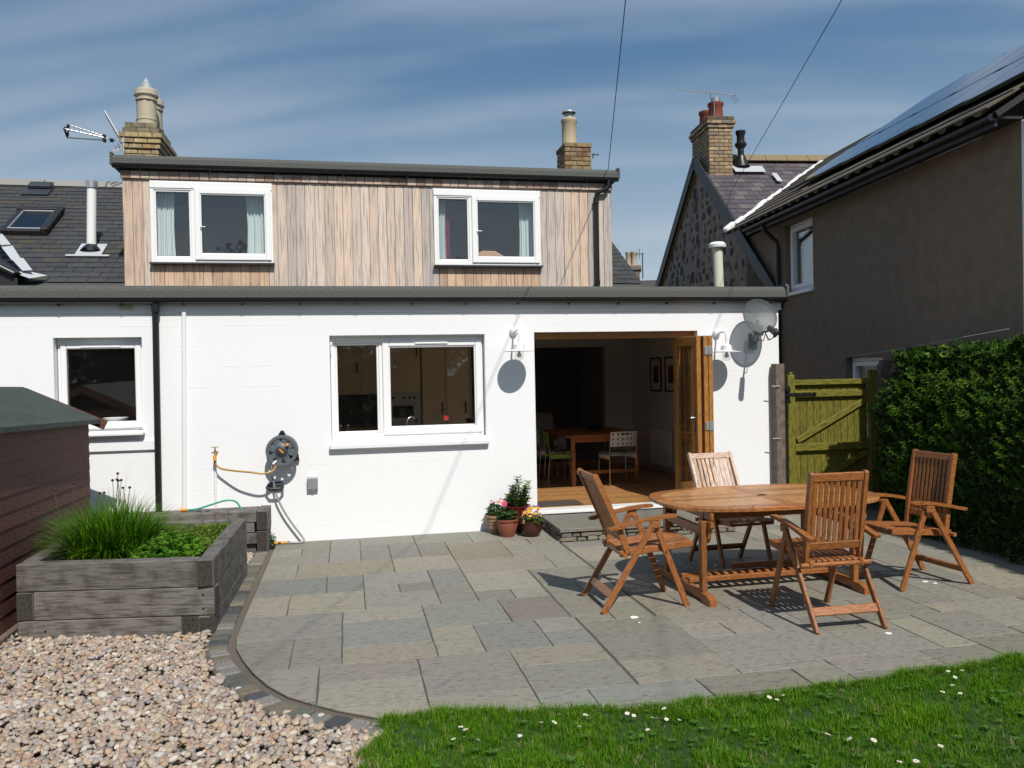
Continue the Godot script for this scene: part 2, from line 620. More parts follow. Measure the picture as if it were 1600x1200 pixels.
func make_sky() -> ImageTexture:
	var w := 1024
	var h := 512
	var im := Image.create(w, h, false, Image.FORMAT_RGBF)
	var wisp := noise(41, 1.0, 5)
	var soft := noise(42, 0.8, 3)
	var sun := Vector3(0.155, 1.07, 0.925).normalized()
	for y in h:
		var el := (0.5 - (y + 0.5) / h) * PI
		var s := sin(el)
		var cc := cos(el)
		var e := clampf(rad_to_deg(el), 0.0, 90.0)
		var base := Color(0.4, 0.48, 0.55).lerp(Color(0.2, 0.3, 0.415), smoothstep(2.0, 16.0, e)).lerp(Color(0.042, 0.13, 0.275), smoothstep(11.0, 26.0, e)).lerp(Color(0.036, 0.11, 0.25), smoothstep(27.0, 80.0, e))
		for x in w:
			if s < 0.0:
				im.set_pixel(x, y, Color(0.16, 0.17, 0.14))
				continue
			var a := (x + 0.5) / w * TAU
			var d := Vector3(sin(a) * cc, s, -cos(a) * cc)
			# high thin cloud: a sheet at one height, drawn out along one wind
			var q := Vector2(d.x, d.z) / (s + 0.22)
			var p := Vector2(q.x * 0.94 + q.y * 0.34, -q.x * 0.34 + q.y * 0.94)
			var t := wisp.get_noise_3d(p.x * 0.4, p.y * 2.4, 0.0) * 0.5 + 0.5
			t += wisp.get_noise_3d(p.x * 0.9, p.y * 7.0, 9.0) * 0.16 + wisp.get_noise_3d(p.x * 1.6, p.y * 15.0, 3.0) * 0.07
			var u := soft.get_noise_3d(p.x * 0.7, p.y * 0.9, 5.0) * 0.5 + 0.5
			var cloud := smoothstep(0.3, 0.8, t) * clampf(0.25 + u * 1.1, 0.0, 1.0)
			var c := base.lerp(Color(0.4, 0.46, 0.53), cloud * 0.6)
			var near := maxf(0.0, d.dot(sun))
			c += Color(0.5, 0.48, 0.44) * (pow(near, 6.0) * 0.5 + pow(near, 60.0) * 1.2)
			im.set_pixel(x, y, c)
	return ImageTexture.create_from_image(im)


func light_and_camera() -> void:
	var cam := Camera3D.new()
	cam.name = "camera"
	add_child(cam)
	var yaw := deg_to_rad(11.5)
	var pitch := -0.0129
	var roll := 0.02
	var f0 := Vector3(sin(yaw), 0, -cos(yaw))
	var r0 := Vector3(cos(yaw), 0, sin(yaw))
	var f := f0 * cos(pitch) + Vector3.UP * sin(pitch)
	var u1 := Vector3.UP * cos(pitch) - f0 * sin(pitch)
	var r := r0 * cos(roll) - u1 * sin(roll)
	var u := u1 * cos(roll) + r0 * sin(roll)
	cam.transform = Transform3D(Basis(r, u, -f), Vector3(0, 1.845, 9.5))
	cam.fov = rad_to_deg(2.0 * atan(600.0 / 1280.0))
	cam.near = 0.05
	cam.far = 600.0
	cam.current = true
	var env := Environment.new()
	env.background_mode = Environment.BG_SKY
	var sky := Sky.new()
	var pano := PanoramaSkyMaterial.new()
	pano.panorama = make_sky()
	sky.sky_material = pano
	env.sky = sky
	env.tonemap_mode = Environment.TONE_MAPPER_LINEAR
	env.tonemap_exposure = 1.2
	env.sdfgi_enabled = true
	env.ssao_enabled = true
	env.ssil_enabled = true
	var we := WorldEnvironment.new()
	we.name = "world_environment"
	we.environment = env
	add_child(we)
	var sun := DirectionalLight3D.new()
	sun.name = "sun"
	add_child(sun)
	sun.look_at_from_position(Vector3.ZERO, Vector3(-0.155, -1.07, -0.925), Vector3.UP)
	sun.light_energy = 1.25
	sun.light_color = Color(1.0, 0.972, 0.93)
	sun.light_angular_distance = 0.53
	sun.shadow_enabled = true


# ---------------------------------------------------------------- the ground

func patio_outline() -> PackedVector2Array:
	var o := PackedVector2Array()
	for p in [[-0.79, 0.0], [-0.8, 2.9], [-0.799, 3.4], [-0.774, 3.63], [-0.696, 3.9], [-0.604, 4.16], [-0.5, 4.39], [-0.366, 4.6], [-0.216, 4.75], [-0.073, 4.88], [0.197, 5.07], [0.6, 5.25], [1.2, 5.4], [6.6, 5.4], [6.6, 0.0]]:
		o.append(Vector2(p[0], p[1]))
	return o


func slab_list() -> Array:
	return [
	[-100,-20,0,42,0],[-100,-49,42,75,0],[-49,-20,42,75,0],[-100,-20,75,117,0],[-20,12,0,117,1],[12,72,0,42,0],[12,42,42,117,1],[42,72,42,117,1],[72,134,0,52,1],[134,193,0,58,0],
	[72,103,52,117,0],[103,163,59,101,2],[103,163,101,143,2],[163,193,59,87,2],[193,226,59,87,2],[163,224,87,143,1],[103,193,143,200,2],[193,224,143,200,0],[-100,-49,117,175,0],[-49,42,117,175,2],
	[42,103,117,175,2],[-100,-20,175,234,1],[-20,12,175,234,1],[12,72,175,219,1],[12,42,219,249,0],[42,72,219,249,1],[12,72,249,293,0],[72,103,175,234,1],[72,103,234,293,0],[-100,-49,234,293,0],
	[-49,12,234,293,2],[-100,-6,293,354,1],[-6,56,293,324,0],[-6,56,324,383,1],[-6,56,383,415,2],[56,118,293,354,1],[56,88,354,415,2],[88,134,354,415,1],[103,163,200,262,2],[103,134,262,293,1],
	[134,163,262,293,0],[118,163,293,354,3],[134,165,354,383,0],[134,165,383,415,1],[103,165,415,447,2],[103,165,447,493,1],[42,103,415,483,3],[42,103,483,508,0],[103,134,493,519,1],[134,201,493,519,1],
	[201,263,493,519,0],[-20,42,415,447,3],[-20,42,447,483,0],[-39,-6,354,415,0],[-100,-39,354,415,0],[-49,-20,415,471,0],[166,232,369,456,0],[166,232,456,493,2],[231,292,369,395,0],[231,263,395,423,0],
	[263,292,395,423,0],[231,326,423,483,0],[326,380,436,483,0],[380,406,423,483,2],[406,451,415,471,0],[451,515,395,456,0],[292,360,483,508,0],[360,406,483,519,0],[192,226,0,58,0],[432,462,0,62,1],
	[462,492,0,30,2],[492,522,0,62,0],[522,552,0,30,2],[552,614,0,30,0],[614,660,0,62,0],[462,492,30,92,1],[522,614,30,60,0],[104,134,52,58,0],[522,584,60,122,0],[584,614,60,122,0],
	[432,462,62,124,0],[492,522,62,92,0],[614,660,62,124,0],[226,288,90,120,1],[288,350,90,152,2],[350,412,90,152,0],[412,432,90,152,0],[462,522,92,154,2],[226,288,120,182,2],[522,552,122,184,0],
	[552,614,122,184,0],[432,462,124,186,0],[614,660,124,186,2],[288,350,152,182,2],[350,432,152,214,0],[462,522,154,216,2],[226,288,182,244,0],[288,318,182,244,0],[318,350,182,244,0],[522,552,184,246,0],
	[552,614,184,246,0],[432,462,186,248,2],[614,660,186,216,1],[164,224,200,262,2],[350,432,214,244,0],[462,492,216,246,0],[492,522,216,278,0],[614,660,216,278,0],[226,288,244,306,2],[288,318,244,306,0],
	[318,410,244,306,2],[410,432,244,306,0],[462,492,246,276,0],[522,614,246,308,0],[432,462,248,278,2],[164,194,262,292,0],[194,224,262,324,0],[462,492,276,338,1],[432,462,278,308,0],[492,522,278,340,0],
	[614,660,278,340,0],[164,194,292,354,0],[226,256,306,368,2],[256,286,306,368,2],[286,316,306,336,2],[316,378,306,368,0],[378,432,306,368,0],[432,462,308,370,1],[522,584,308,370,2],[584,614,308,370,0],
	[194,224,324,368,0],[286,316,336,368,0],[462,492,338,396,0],[492,522,340,396,0],[614,660,340,402,0],[166,194,354,368,0],[292,322,368,424,1],[322,384,368,398,0],[384,432,368,416,0],[432,462,370,396,0],
	[522,614,370,432,2],[432,452,396,416,2],[516,522,396,458,0],[322,352,398,424,1],[352,384,398,424,0],[614,660,402,464,0],[-78,-48,416,478,0],[384,406,416,424,0],[326,356,424,436,0],[356,380,424,436,0],
	[522,584,432,494,0],[584,614,432,494,0],[452,516,456,518,0],[516,522,458,488,0],[614,660,464,540,0],[-48,-20,472,540,0],[406,452,472,540,0],[-78,-48,478,540,1],[-20,42,484,540,2],[232,292,484,492,0],
	[516,522,488,540,0],[264,292,492,540,0],[522,552,494,540,0],[552,614,494,540,0],[42,104,508,540,0],[292,322,508,540,0],[322,360,508,540,0],[452,516,518,540,2],[104,134,520,540,2],[134,196,520,540,0],
	[196,264,520,540,0],[360,406,520,540,0],
	]


func prism_up(outline: PackedVector2Array, y0: float, y1: float, bev: float, s: Shape) -> void:
	# outline in (x, z): its thickness runs upwards
	var flip := PackedVector2Array()
	for p in outline:
		flip.append(Vector2(p.x, -p.y))
	s.prism(flip, y1 - y0, bev, Transform3D(Basis(Vector3.RIGHT, Vector3.FORWARD, Vector3.UP), Vector3(0, y0, 0)))


func build_ground() -> void:
	var s := sh(false)
	s.face(Vector3(-260, -0.09, 260), Vector3(260, -0.09, 260), Vector3(260, -0.09, -260), Vector3(-260, -0.09, -260), Vector3.UP)
	tag(obj("ground", s, M.ground), "", "", "", "structure")

	# the patio: riven sandstone flags of mixed sizes on a sandy bed
	var patio := part("patio", self)
	tag(patio, "", "", "", "structure")
	s = sh(false)
	prism_up(patio_outline(), -0.08, -0.007, 0.0, s)
	obj("joint_bed", s, M.joint_sand, patio)
	var tones := [Color(0.262, 0.25, 0.212), Color(0.24, 0.238, 0.214), Color(0.285, 0.262, 0.214), Color(0.236, 0.216, 0.196)]
	var outline := patio_outline()
	for r in slab_list():
		var g := 0.004
		var p := PackedVector2Array()
		var x0: float = r[0] / 100.0 + g
		var x1: float = r[1] / 100.0 - g
		var z0: float = r[2] / 100.0 + g
		var z1: float = r[3] / 100.0 - g
		# hand-dressed edges: a few points along each side, none quite on the line
		var corners := [Vector2(x0, z0), Vector2(x1, z0), Vector2(x1, z1), Vector2(x0, z1)]
		for k in 4:
			var a: Vector2 = corners[k]
			var b: Vector2 = corners[(k + 1) % 4]
			var steps := maxi(2, int((b - a).length() / 0.14))
			for i in steps:
				p.append(a.lerp(b, float(i) / steps) + Vector2(rr(-0.0035, 0.0035), rr(-0.0035, 0.0035)))
		var cut := Geometry2D.intersect_polygons(p, outline)
		var tone: Color = tones[r[4]] * rr(0.84, 1.14)
		tone = Color(tone.r * rr(0.97, 1.03), tone.g, tone.b * rr(0.96, 1.04))
		for poly in cut:
			if poly.size() < 3:
				continue
			s = sh(false)
			s.col = tone
			prism_up(poly, -0.045, rr(-0.0015, 0.0015), 0.003, s)
			obj("paving_slab", s, M.paving, patio)

	# the edging: a row of granite setts bedded in mortar round the curve
	var edging := part("edging", self)
	tag(edging, "", "", "", "structure")
	var path := [Vector2(-0.79, 0.3), Vector2(-0.8, 1.2), Vector2(-0.8, 2.2), Vector2(-0.8, 2.9), Vector2(-0.799, 3.4), Vector2(-0.774, 3.63), Vector2(-0.696, 3.9), Vector2(-0.604, 4.16), Vector2(-0.5, 4.39), Vector2(-0.366, 4.6), Vector2(-0.216, 4.75), Vector2(-0.073, 4.88), Vector2(0.197, 5.07)]
	var outer := PackedVector2Array()
	var inner := PackedVector2Array()
	for i in path.size():
		var d: Vector2 = (path[mini(i + 1, path.size() - 1)] - path[maxi(i - 1, 0)]).normalized()
		var nn := Vector2(-d.y, d.x)
		inner.append(path[i] + nn * 0.004)
		outer.append(path[i] + nn * 0.2)
	outer.reverse()
	var band := inner.duplicate()
	band.append_array(outer)
	s = sh(false)
	prism_up(band, -0.09, -0.016, 0.0, s)
	obj("mortar_bed", s, M.mortar_bed, edging)
	var run := 0.0
	var sett_tones := [Color(0.07, 0.08, 0.085), Color(0.12, 0.125, 0.11), Color(0.2, 0.175, 0.13), Color(0.15, 0.15, 0.14), Color(0.24, 0.23, 0.21)]
	for i in path.size() - 1:
		var a: Vector2 = path[i]
		var b: Vector2 = path[i + 1]
		var l := (b - a).length()
		while run < l:
			var p := a.lerp(b, run / l)
			var d := (b - a).normalized()
			var nn := Vector2(-d.y, d.x)
			var w := rr(0.09, 0.115)
			var mid := p + nn * 0.118
			s = sh(false)
			s.col = sett_tones[rng.randi_range(0, 4)] * rr(0.85, 1.15)
			var poly := PackedVector2Array()
			for k in [[-0.5, -0.5], [0, -0.53], [0.5, -0.5], [0.52, 0.0], [0.5, 0.5], [0, 0.52], [-0.5, 0.5], [-0.53, 0]]:
				poly.append(mid + d * w * k[0] * rr(0.9, 1.04) + nn * 0.128 * k[1] * rr(0.92, 1.04))
			prism_up(poly, -0.08, rr(-0.004, 0.006), 0.012, s)
			obj("granite_sett", s, M.stone, edging)
			run += w + 0.017
		run -= l

	# the bed of rounded pebbles
	s = sh(false)
	s.face(Vector3(-4.2, -0.055, 7.2), Vector3(0.5, -0.055, 7.2), Vector3(0.5, -0.055, -0.1), Vector3(-4.2, -0.055, -0.1), Vector3.UP)
	tag(obj("gravel_bed", s, M.mortar_bed), "", "", "", "structure")
	var blob := pebble_mesh()
	var where := []
	var tints := []
	var pal := [Color(0.56, 0.45, 0.33), Color(0.53, 0.41, 0.31), Color(0.46, 0.38, 0.31), Color(0.59, 0.51, 0.42), Color(0.47, 0.32, 0.25), Color(0.42, 0.37, 0.34), Color(0.64, 0.59, 0.52), Color(0.52, 0.37, 0.25), Color(0.34, 0.31, 0.29), Color(0.53, 0.46, 0.42)]
	for i in 30000:
		var x := rr(-3.0, 0.35)
		var z := rr(2.5, 6.6)
		if i % 12 == 0:
			x = rr(-1.1, -0.9)
			z = rr(0.45, 2.6)
		if not gravel_here(x, z):
			continue
		var r := 0.0115 + 0.0115 * pow(rng.randf(), 1.8) + (0.006 if rng.randf() < 0.06 else 0.0)
		var b := Basis.from_euler(Vector3(rr(-0.5, 0.5), rr(0, TAU), rr(-0.5, 0.5))).scaled_local(Vector3(r * rr(1.05, 1.5), r * rr(0.6, 0.85), r * rr(0.85, 1.1)))
		where.append(Transform3D(b, Vector3(x, -0.042 + rr(0.0, 0.036) + r * 0.3, z)))
		tints.append(pal[mini(9, int(pow(rng.randf(), 1.25) * 10.0))] * rr(0.7, 1.08))
	var g := scatter("gravel", blob, M.pebble, where, tints)
	tag(g, "rounded buff and pink pebbles of the gravel bed by the patio", "gravel", "", "stuff")

	build_lawn()


func gravel_here(x: float, z: float) -> bool:
	# left of the sett edging and of the lawn, in front of and beside the sleeper bed
	var e := -1.0
	for p in [[-1.0, 3.4], [-0.97, 3.68], [-0.88, 3.98], [-0.78, 4.25], [-0.66, 4.5], [-0.5, 4.74], [-0.32, 4.92], [-0.16, 5.05], [0.14, 5.24], [0.16, 5.34]]:
		if z > p[1] - 0.14:
			e = p[0]
	if z > 5.3:
		e = lawn_edge_x(z) + 0.03
	if x > e:
		return false
	if z < 3.3 and x > -2.42 and x < -0.94 and z > 1.4 and z < 3.0 + (x + 2.37) * 0.16 - 0.02:
		return false
	return true


func lawn_edge_x(z: float) -> float:
	return 0.2 - (z - 5.1) * 0.3 + 0.025 * sin(z * 17.0) + 0.015 * sin(z * 41.0)


func lawn_edge_z(x: float) -> float:
	return 5.09 + 0.22 * smoothstep(0.3, 1.6, x) - 0.14 * smoothstep(2.2, 4.2, x) + 0.018 * sin(x * 9.0) + 0.012 * sin(x * 23.0)


func pebble_mesh() -> ArrayMesh:
	var s := sh(false)
	var f := noise(51, 0.9, 2)
	var rings := 5
	var segs := 8
	var pt := func(i: int, k: int) -> Vector3:
		var a := PI * i / rings
		var b := TAU * (k % segs) / segs
		var d := Vector3(sin(a) * cos(b), cos(a), sin(a) * sin(b))
		return d * (1.0 + 0.16 * f.get_noise_3dv(d * 1.1))
	for i in rings:
		for k in segs:
			var a: Vector3 = (pt as Callable).call(i, k)
			var b: Vector3 = (pt as Callable).call(i, k + 1)
			var c: Vector3 = (pt as Callable).call(i + 1, k + 1)
			var d: Vector3 = (pt as Callable).call(i + 1, k)
			if i > 0:
				s.tri(a, b, c, a.normalized(), b.normalized(), c.normalized())
			if i < rings - 1:
				s.tri(a, c, d, a.normalized(), c.normalized(), d.normalized())
	return s.mesh()


func build_lawn() -> void:
	var s := sh(false)
	var o := PackedVector2Array()
	for i in 21:
		var x := 0.2 + 7.0 * i / 20.0
		o.append(Vector2(x, lawn_edge_z(x)))
	o.append(Vector2(7.2, 16.0))
	o.append(Vector2(-6.0, 16.0))
	o.append(Vector2(-6.0, 7.0))
	for i in 6:
		var z := 6.8 - i * 0.3
		o.append(Vector2(lawn_edge_x(z), z))
	prism_up(o, -0.085, 0.012, 0.01, s)
	var lawn := obj("lawn", s, M.turf)
	tag(lawn, "", "", "", "structure")
	# grass: short tufts of blades
	var tuft := sh(false)
	for i in 9:
		var a := rr(0, TAU)
		var d := Vector3(cos(a), 0, sin(a))
		tuft.blade(d * rr(0.0, 0.014), d * rr(0.006, 0.035), rr(0.022, 0.05), rr(0.0024, 0.0042), 2)
	var where := []
	var tints := []
	var patch := noise(52, 1.3, 3)
	for i in 64000:
		var x := rr(-0.6, 6.9)
		var z := rr(5.0, 7.3) if i % 5 else rr(7.0, 9.0)
		if x < 7.0 and (z < lawn_edge_z(x) - 0.02 or x < lawn_edge_x(z) - 0.015):
			continue
		var q := patch.get_noise_2d(x * 1.6, z * 1.6)
		var edge := z < lawn_edge_z(x) + 0.05
		var k := rr(0.62, 1.15) * (1.0 + 0.55 * q) * (1.25 if edge and rng.randf() < 0.3 else 1.0)
		where.append(Transform3D(Basis(Vector3.UP, rr(0, TAU)).scaled(Vector3(k, k * rr(0.8, 1.2), k)), Vector3(x, 0.008, z)))
		var t := rng.randf()
		var c := Color(0.04, 0.125, 0.003).lerp(Color(0.115, 0.24, 0.009), t * t + q * 0.25)
		if rng.randf() < 0.025:
			c = Color(0.3, 0.27, 0.12)
		tints.append(c)
	# longer blades lean out over the paving at the edge
	for i in 2600:
		var x := rr(0.15, 6.6)
		var at := Vector3(x, 0.002, lawn_edge_z(x) + rr(-0.035, 0.05))
		if i % 6 == 0:
			var z := rr(5.1, 6.8)
			at = Vector3(lawn_edge_x(z) + rr(-0.035, 0.04), 0.0, z)
		var k := rr(0.8, 1.7) if rng.randf() < 0.5 else rr(0.6, 1.0)
		where.append(Transform3D(Basis.from_euler(Vector3(rr(-0.5, 0.2), rr(0, TAU), 0)).scaled(Vector3(k, k, k)), at))
		tints.append(Color(0.05, 0.13, 0.006).lerp(Color(0.14, 0.22, 0.03), rng.randf()))
	tag(scatter("grass", tuft.mesh(), M.grass, where, tints), "short green grass of the lawn along the patio edge", "grass", "", "stuff")
	# broad clover and plantain leaves among the blades
	var leafy := sh(false)
	for i in 5:
		var a := TAU * i / 5.0 + rr(-0.3, 0.3)
		leafy.leaf(Vector3(0, 0.012, 0), Vector3(cos(a), 0.45, sin(a)), Vector3(-sin(a), 0, cos(a)), rr(0.018, 0.03), rr(0.01, 0.016))
	where = []
	tints = []
	for i in 1500:
		var x := rr(0.0, 6.5)
		var z := rr(5.1, 7.2)
		if z < lawn_edge_z(x) + 0.05 or x < lawn_edge_x(z) + 0.05 or patch.get_noise_2d(x * 3.0 + 9.0, z * 3.0) < 0.08:
			continue
		where.append(Transform3D(Basis(Vector3.UP, rr(0, TAU)).scaled(Vector3.ONE * rr(0.7, 1.3)), Vector3(x, 0.018, z)))
		tints.append(Color(0.045, 0.12, 0.014) * rr(0.8, 1.25))
	tag(scatter("clover", leafy.mesh(), M.leaf, where, tints), "low clover leaves scattered through the lawn", "clover", "", "stuff")


# ---------------------------------------------------------------- our house

# a wall in the plane z = ZF, ZB behind it, with rectangular openings [x0, x1, y0, y1] cut clean through
func wall_with_openings(s: Shape, x0: float, x1: float, y0: float, y1: float, zf: float, zb: float, open: Array) -> void:
	var xs := [x0, x1]
	var ys := [y0, y1]
	for o in open:
		xs.append_array([o[0], o[1]])
		ys.append_array([maxf(o[2], y0), o[3]])
	xs.sort()
	ys.sort()
	for i in xs.size() - 1:
		for j in ys.size() - 1:
			if xs[i + 1] - xs[i] < 0.001 or ys[j + 1] - ys[j] < 0.001:
				continue
			var cx: float = (xs[i] + xs[i + 1]) * 0.5
			var cy: float = (ys[j] + ys[j + 1]) * 0.5
			var hole := false
			for o in open:
				if cx > o[0] and cx < o[1] and cy > o[2] and cy < o[3]:
					hole = true
			if hole:
				continue
			for z in [zf, zb]:
				s.face(Vector3(xs[i], ys[j], z), Vector3(xs[i + 1], ys[j], z), Vector3(xs[i + 1], ys[j + 1], z), Vector3(xs[i], ys[j + 1], z), Vector3(0, 0, zf - zb) if z == zf else Vector3(0, 0, zb - zf))
	for o in open:
		var b: float = maxf(o[2], y0)
		s.face(Vector3(o[0], b, zf), Vector3(o[0], b, zb), Vector3(o[0], o[3], zb), Vector3(o[0], o[3], zf), Vector3.RIGHT)
		s.face(Vector3(o[1], b, zf), Vector3(o[1], b, zb), Vector3(o[1], o[3], zb), Vector3(o[1], o[3], zf), Vector3.LEFT)
		s.face(Vector3(o[0], o[3], zf), Vector3(o[1], o[3], zf), Vector3(o[1], o[3], zb), Vector3(o[0], o[3], zb), Vector3.DOWN)
		if o[2] > y0:
			s.face(Vector3(o[0], b, zf), Vector3(o[1], b, zf), Vector3(o[1], b, zb), Vector3(o[0], b, zb), Vector3.UP)
	s.face(Vector3(x0, y0, zf), Vector3(x0, y0, zb), Vector3(x0, y1, zb), Vector3(x0, y1, zf), Vector3.LEFT)
	s.face(Vector3(x1, y0, zf), Vector3(x1, y0, zb), Vector3(x1, y1, zb), Vector3(x1, y1, zf), Vector3.RIGHT)
	s.face(Vector3(x0, y1, zf), Vector3(x1, y1, zf), Vector3(x1, y1, zb), Vector3(x0, y1, zb), Vector3.UP)


# a rectangular frame: outer x0..x1, y0..y1, member widths [left, right, bottom, top]
func ring(s: Shape, x0: float, x1: float, y0: float, y1: float, w: Array, z0: float, z1: float, bev := 0.006) -> void:
	s.cube(x0, x0 + w[0], y0, y1, z0, z1, bev)
	s.cube(x1 - w[1], x1, y0, y1, z0, z1, bev)
	s.cube(x0 + w[0], x1 - w[1], y0, y0 + w[2], z0 + 0.001, z1 - 0.001, bev)
	s.cube(x0 + w[0], x1 - w[1], y1 - w[3], y1, z0 + 0.001, z1 - 0.001, bev)


func pane(parent: Node, x0: float, x1: float, y0: float, y1: float, z: float) -> void:
	# double glazing: two sheets in a black seal
	var s := sh(false)
	s.cube(x0, x1, y0, y1, z - 0.002, z + 0.002)
	s.cube(x0, x1, y0, y1, z - 0.022, z - 0.018)
	obj("pane", s, M.pane, parent)
	s = sh(false)
	ring(s, x0 - 0.004, x1 + 0.004, y0 - 0.004, y1 + 0.004, [0.008, 0.008, 0.008, 0.008], z + 0.003, z + 0.007, 0.0)
	obj("seal", s, M.upvc_seal, parent)


# a white two-light window: a fixed light on the left, an opening sash on the right
func two_light(parent: Node, x0: float, x1: float, y0: float, y1: float, split0: float, split1: float, zf: float, top: float, vent := false) -> Node3D:
	var w := part("window", parent)
	var s := sh(false)
	ring(s, x0, x1, y0, y1, [0.05, 0.05, 0.06, top], zf - 0.07, zf)
	s.cube(split0, split1 - 0.015, y0 + 0.06, y1 - top, zf - 0.069, zf - 0.002, 0.006)
	obj("frame", s, M.upvc, w)
	# fixed light: a slim bead
	s = sh(false)
	ring(s, x0 + 0.05, split0, y0 + 0.06, y1 - top, [0.025, 0.025, 0.03, 0.025], zf - 0.05, zf - 0.012, 0.008)
	obj("bead", s, M.upvc, w)
	pane(w, x0 + 0.075, split0 - 0.025, y0 + 0.09, y1 - top - 0.025, zf - 0.03)
	# the sash overlaps the frame
	var sx0 := split1 - 0.015
	var sx1 := x1 - 0.022
	var sy0 := y0 + 0.035
	var sy1 := y1 - top + 0.03
	s = sh(false)
	ring(s, sx0, sx1, sy0, sy1, [0.075, 0.075, 0.085, 0.075], zf - 0.045, zf + 0.022, 0.009)
	ring(s, sx0 + 0.075, sx1 - 0.075, sy0 + 0.085, sy1 - 0.075, [0.014, 0.014, 0.014, 0.014], zf - 0.03, zf + 0.008, 0.004)
	obj("sash", s, M.upvc, w)
	pane(w, sx0 + 0.089, sx1 - 0.089, sy0 + 0.099, sy1 - 0.089, zf - 0.01)
	if vent:
		s = sh(false)
		s.cube(sx0 + 0.38, sx1 - 0.4, sy1 - 0.05, sy1 - 0.03, zf + 0.022, zf + 0.036, 0.004)
		obj("trickle_vent", s, M.upvc, w)
	return w


func gutter_run(parent: Node, x0: float, x1: float, y: float, z: float, step: float, r := 0.055) -> void:
	var g := part("gutter", parent)
	var s := sh(false)
	var o := PackedVector2Array()
	for i in 9:
		var a := PI + PI * i / 8.0
		o.append(Vector2(cos(a), sin(a)) * r)
	for i in 9:
		var a := TAU - PI * i / 8.0
		o.append(Vector2(cos(a), sin(a)) * (r - 0.006))
	s.prism(o, x1 - x0, 0.0, Transform3D(Basis(Vector3.BACK, Vector3.UP, Vector3.LEFT), Vector3(x1, y, z)))
	obj("channel", s, M.black_plastic, g)
	var x := x0 + 0.35
	while x < x1:
		s = sh(false)
		s.tube([Vector3(x, y + 0.01, z - 0.09), Vector3(x, y - 0.05, z - 0.075), Vector3(x, y - 0.066, z - 0.03), Vector3(x, y - 0.064, z + 0.02)], 0.009, 6)
		obj("bracket", s, M.black_plastic, g)
		x += step


func slate_rows(parent: Node, origin: Vector3, along: Vector3, upslope: Vector3, width: Callable, rows: int, gauge: float, sw: float, tones: Array, left := 0.0) -> void:
	# overlapping courses: every slate is a thin slab tilted a little off the roof
	var nn := along.cross(upslope).normalized()
	if nn.y < 0.0:
		nn = -nn
	var shapes := []
	for k in 4:
		var s := sh(false)
		var o := PackedVector2Array()
		var w := sw * 0.5 - 0.003
		for p in [[-1.0, 0.0], [-0.5, rr(-0.006, 0.004)], [0.0, rr(-0.006, 0.006)], [0.5, rr(-0.006, 0.004)], [1.0, rr(-0.004, 0.004)], [1.0, 1.0], [-1.0, 1.0]]:
			o.append(Vector2(p[0] * w, p[1] if absf(p[1]) < 0.5 else gauge * 1.5))
		s.prism(o, 0.006, 0.002)
		shapes.append(s.mesh())
	var mats := []
	for t in tones:
		var m: StandardMaterial3D = M.slate.duplicate()
		m.albedo_color = (t as Color).linear_to_srgb()
		mats.append(m)
	var tilt := 0.011 / gauge
	var basis := Basis(along, (upslope - nn * tilt).normalized(), nn)
	if basis.determinant() < 0.0:
		basis.x = -along
	var made := 0
	var rest := sh(false)
	for r in rows:
		var span: Array = (width as Callable).call(r)
		var x: float = span[0] - (sw * 0.5 if r % 2 else 0.0)
		while x < span[1]:
			var a := maxf(x, span[0])
			var b := minf(x + sw, span[1])
			if b - a > 0.05:
				var at: Vector3 = origin + along * ((a + b) * 0.5) + upslope * (r * gauge) + nn * (0.016 + rr(-0.001, 0.003))
				var turn := basis.rotated(nn, rr(-0.012, 0.012))
				turn.x *= (b - a) / sw
				if made < 299:
					var o := obj("slate", shapes[rng.randi_range(0, 3)], mats[rng.randi_range(0, mats.size() - 1) if rng.randf() < 0.75 else 0], parent)
					o.transform = Transform3D(turn, at)
					made += 1
				else:
					var t: Color = tones[rng.randi_range(0, tones.size() - 1)]
					rest.col = t * 2.0
					rest.box(at + turn.y * gauge * 0.7, Vector3(b - a - 0.006, gauge * 1.45, 0.009), 0.0, basis)
			x += sw
	if rest.v.size() > 0:
		tag(obj("slates", rest, M.slate, parent), "", "", "", "stuff")


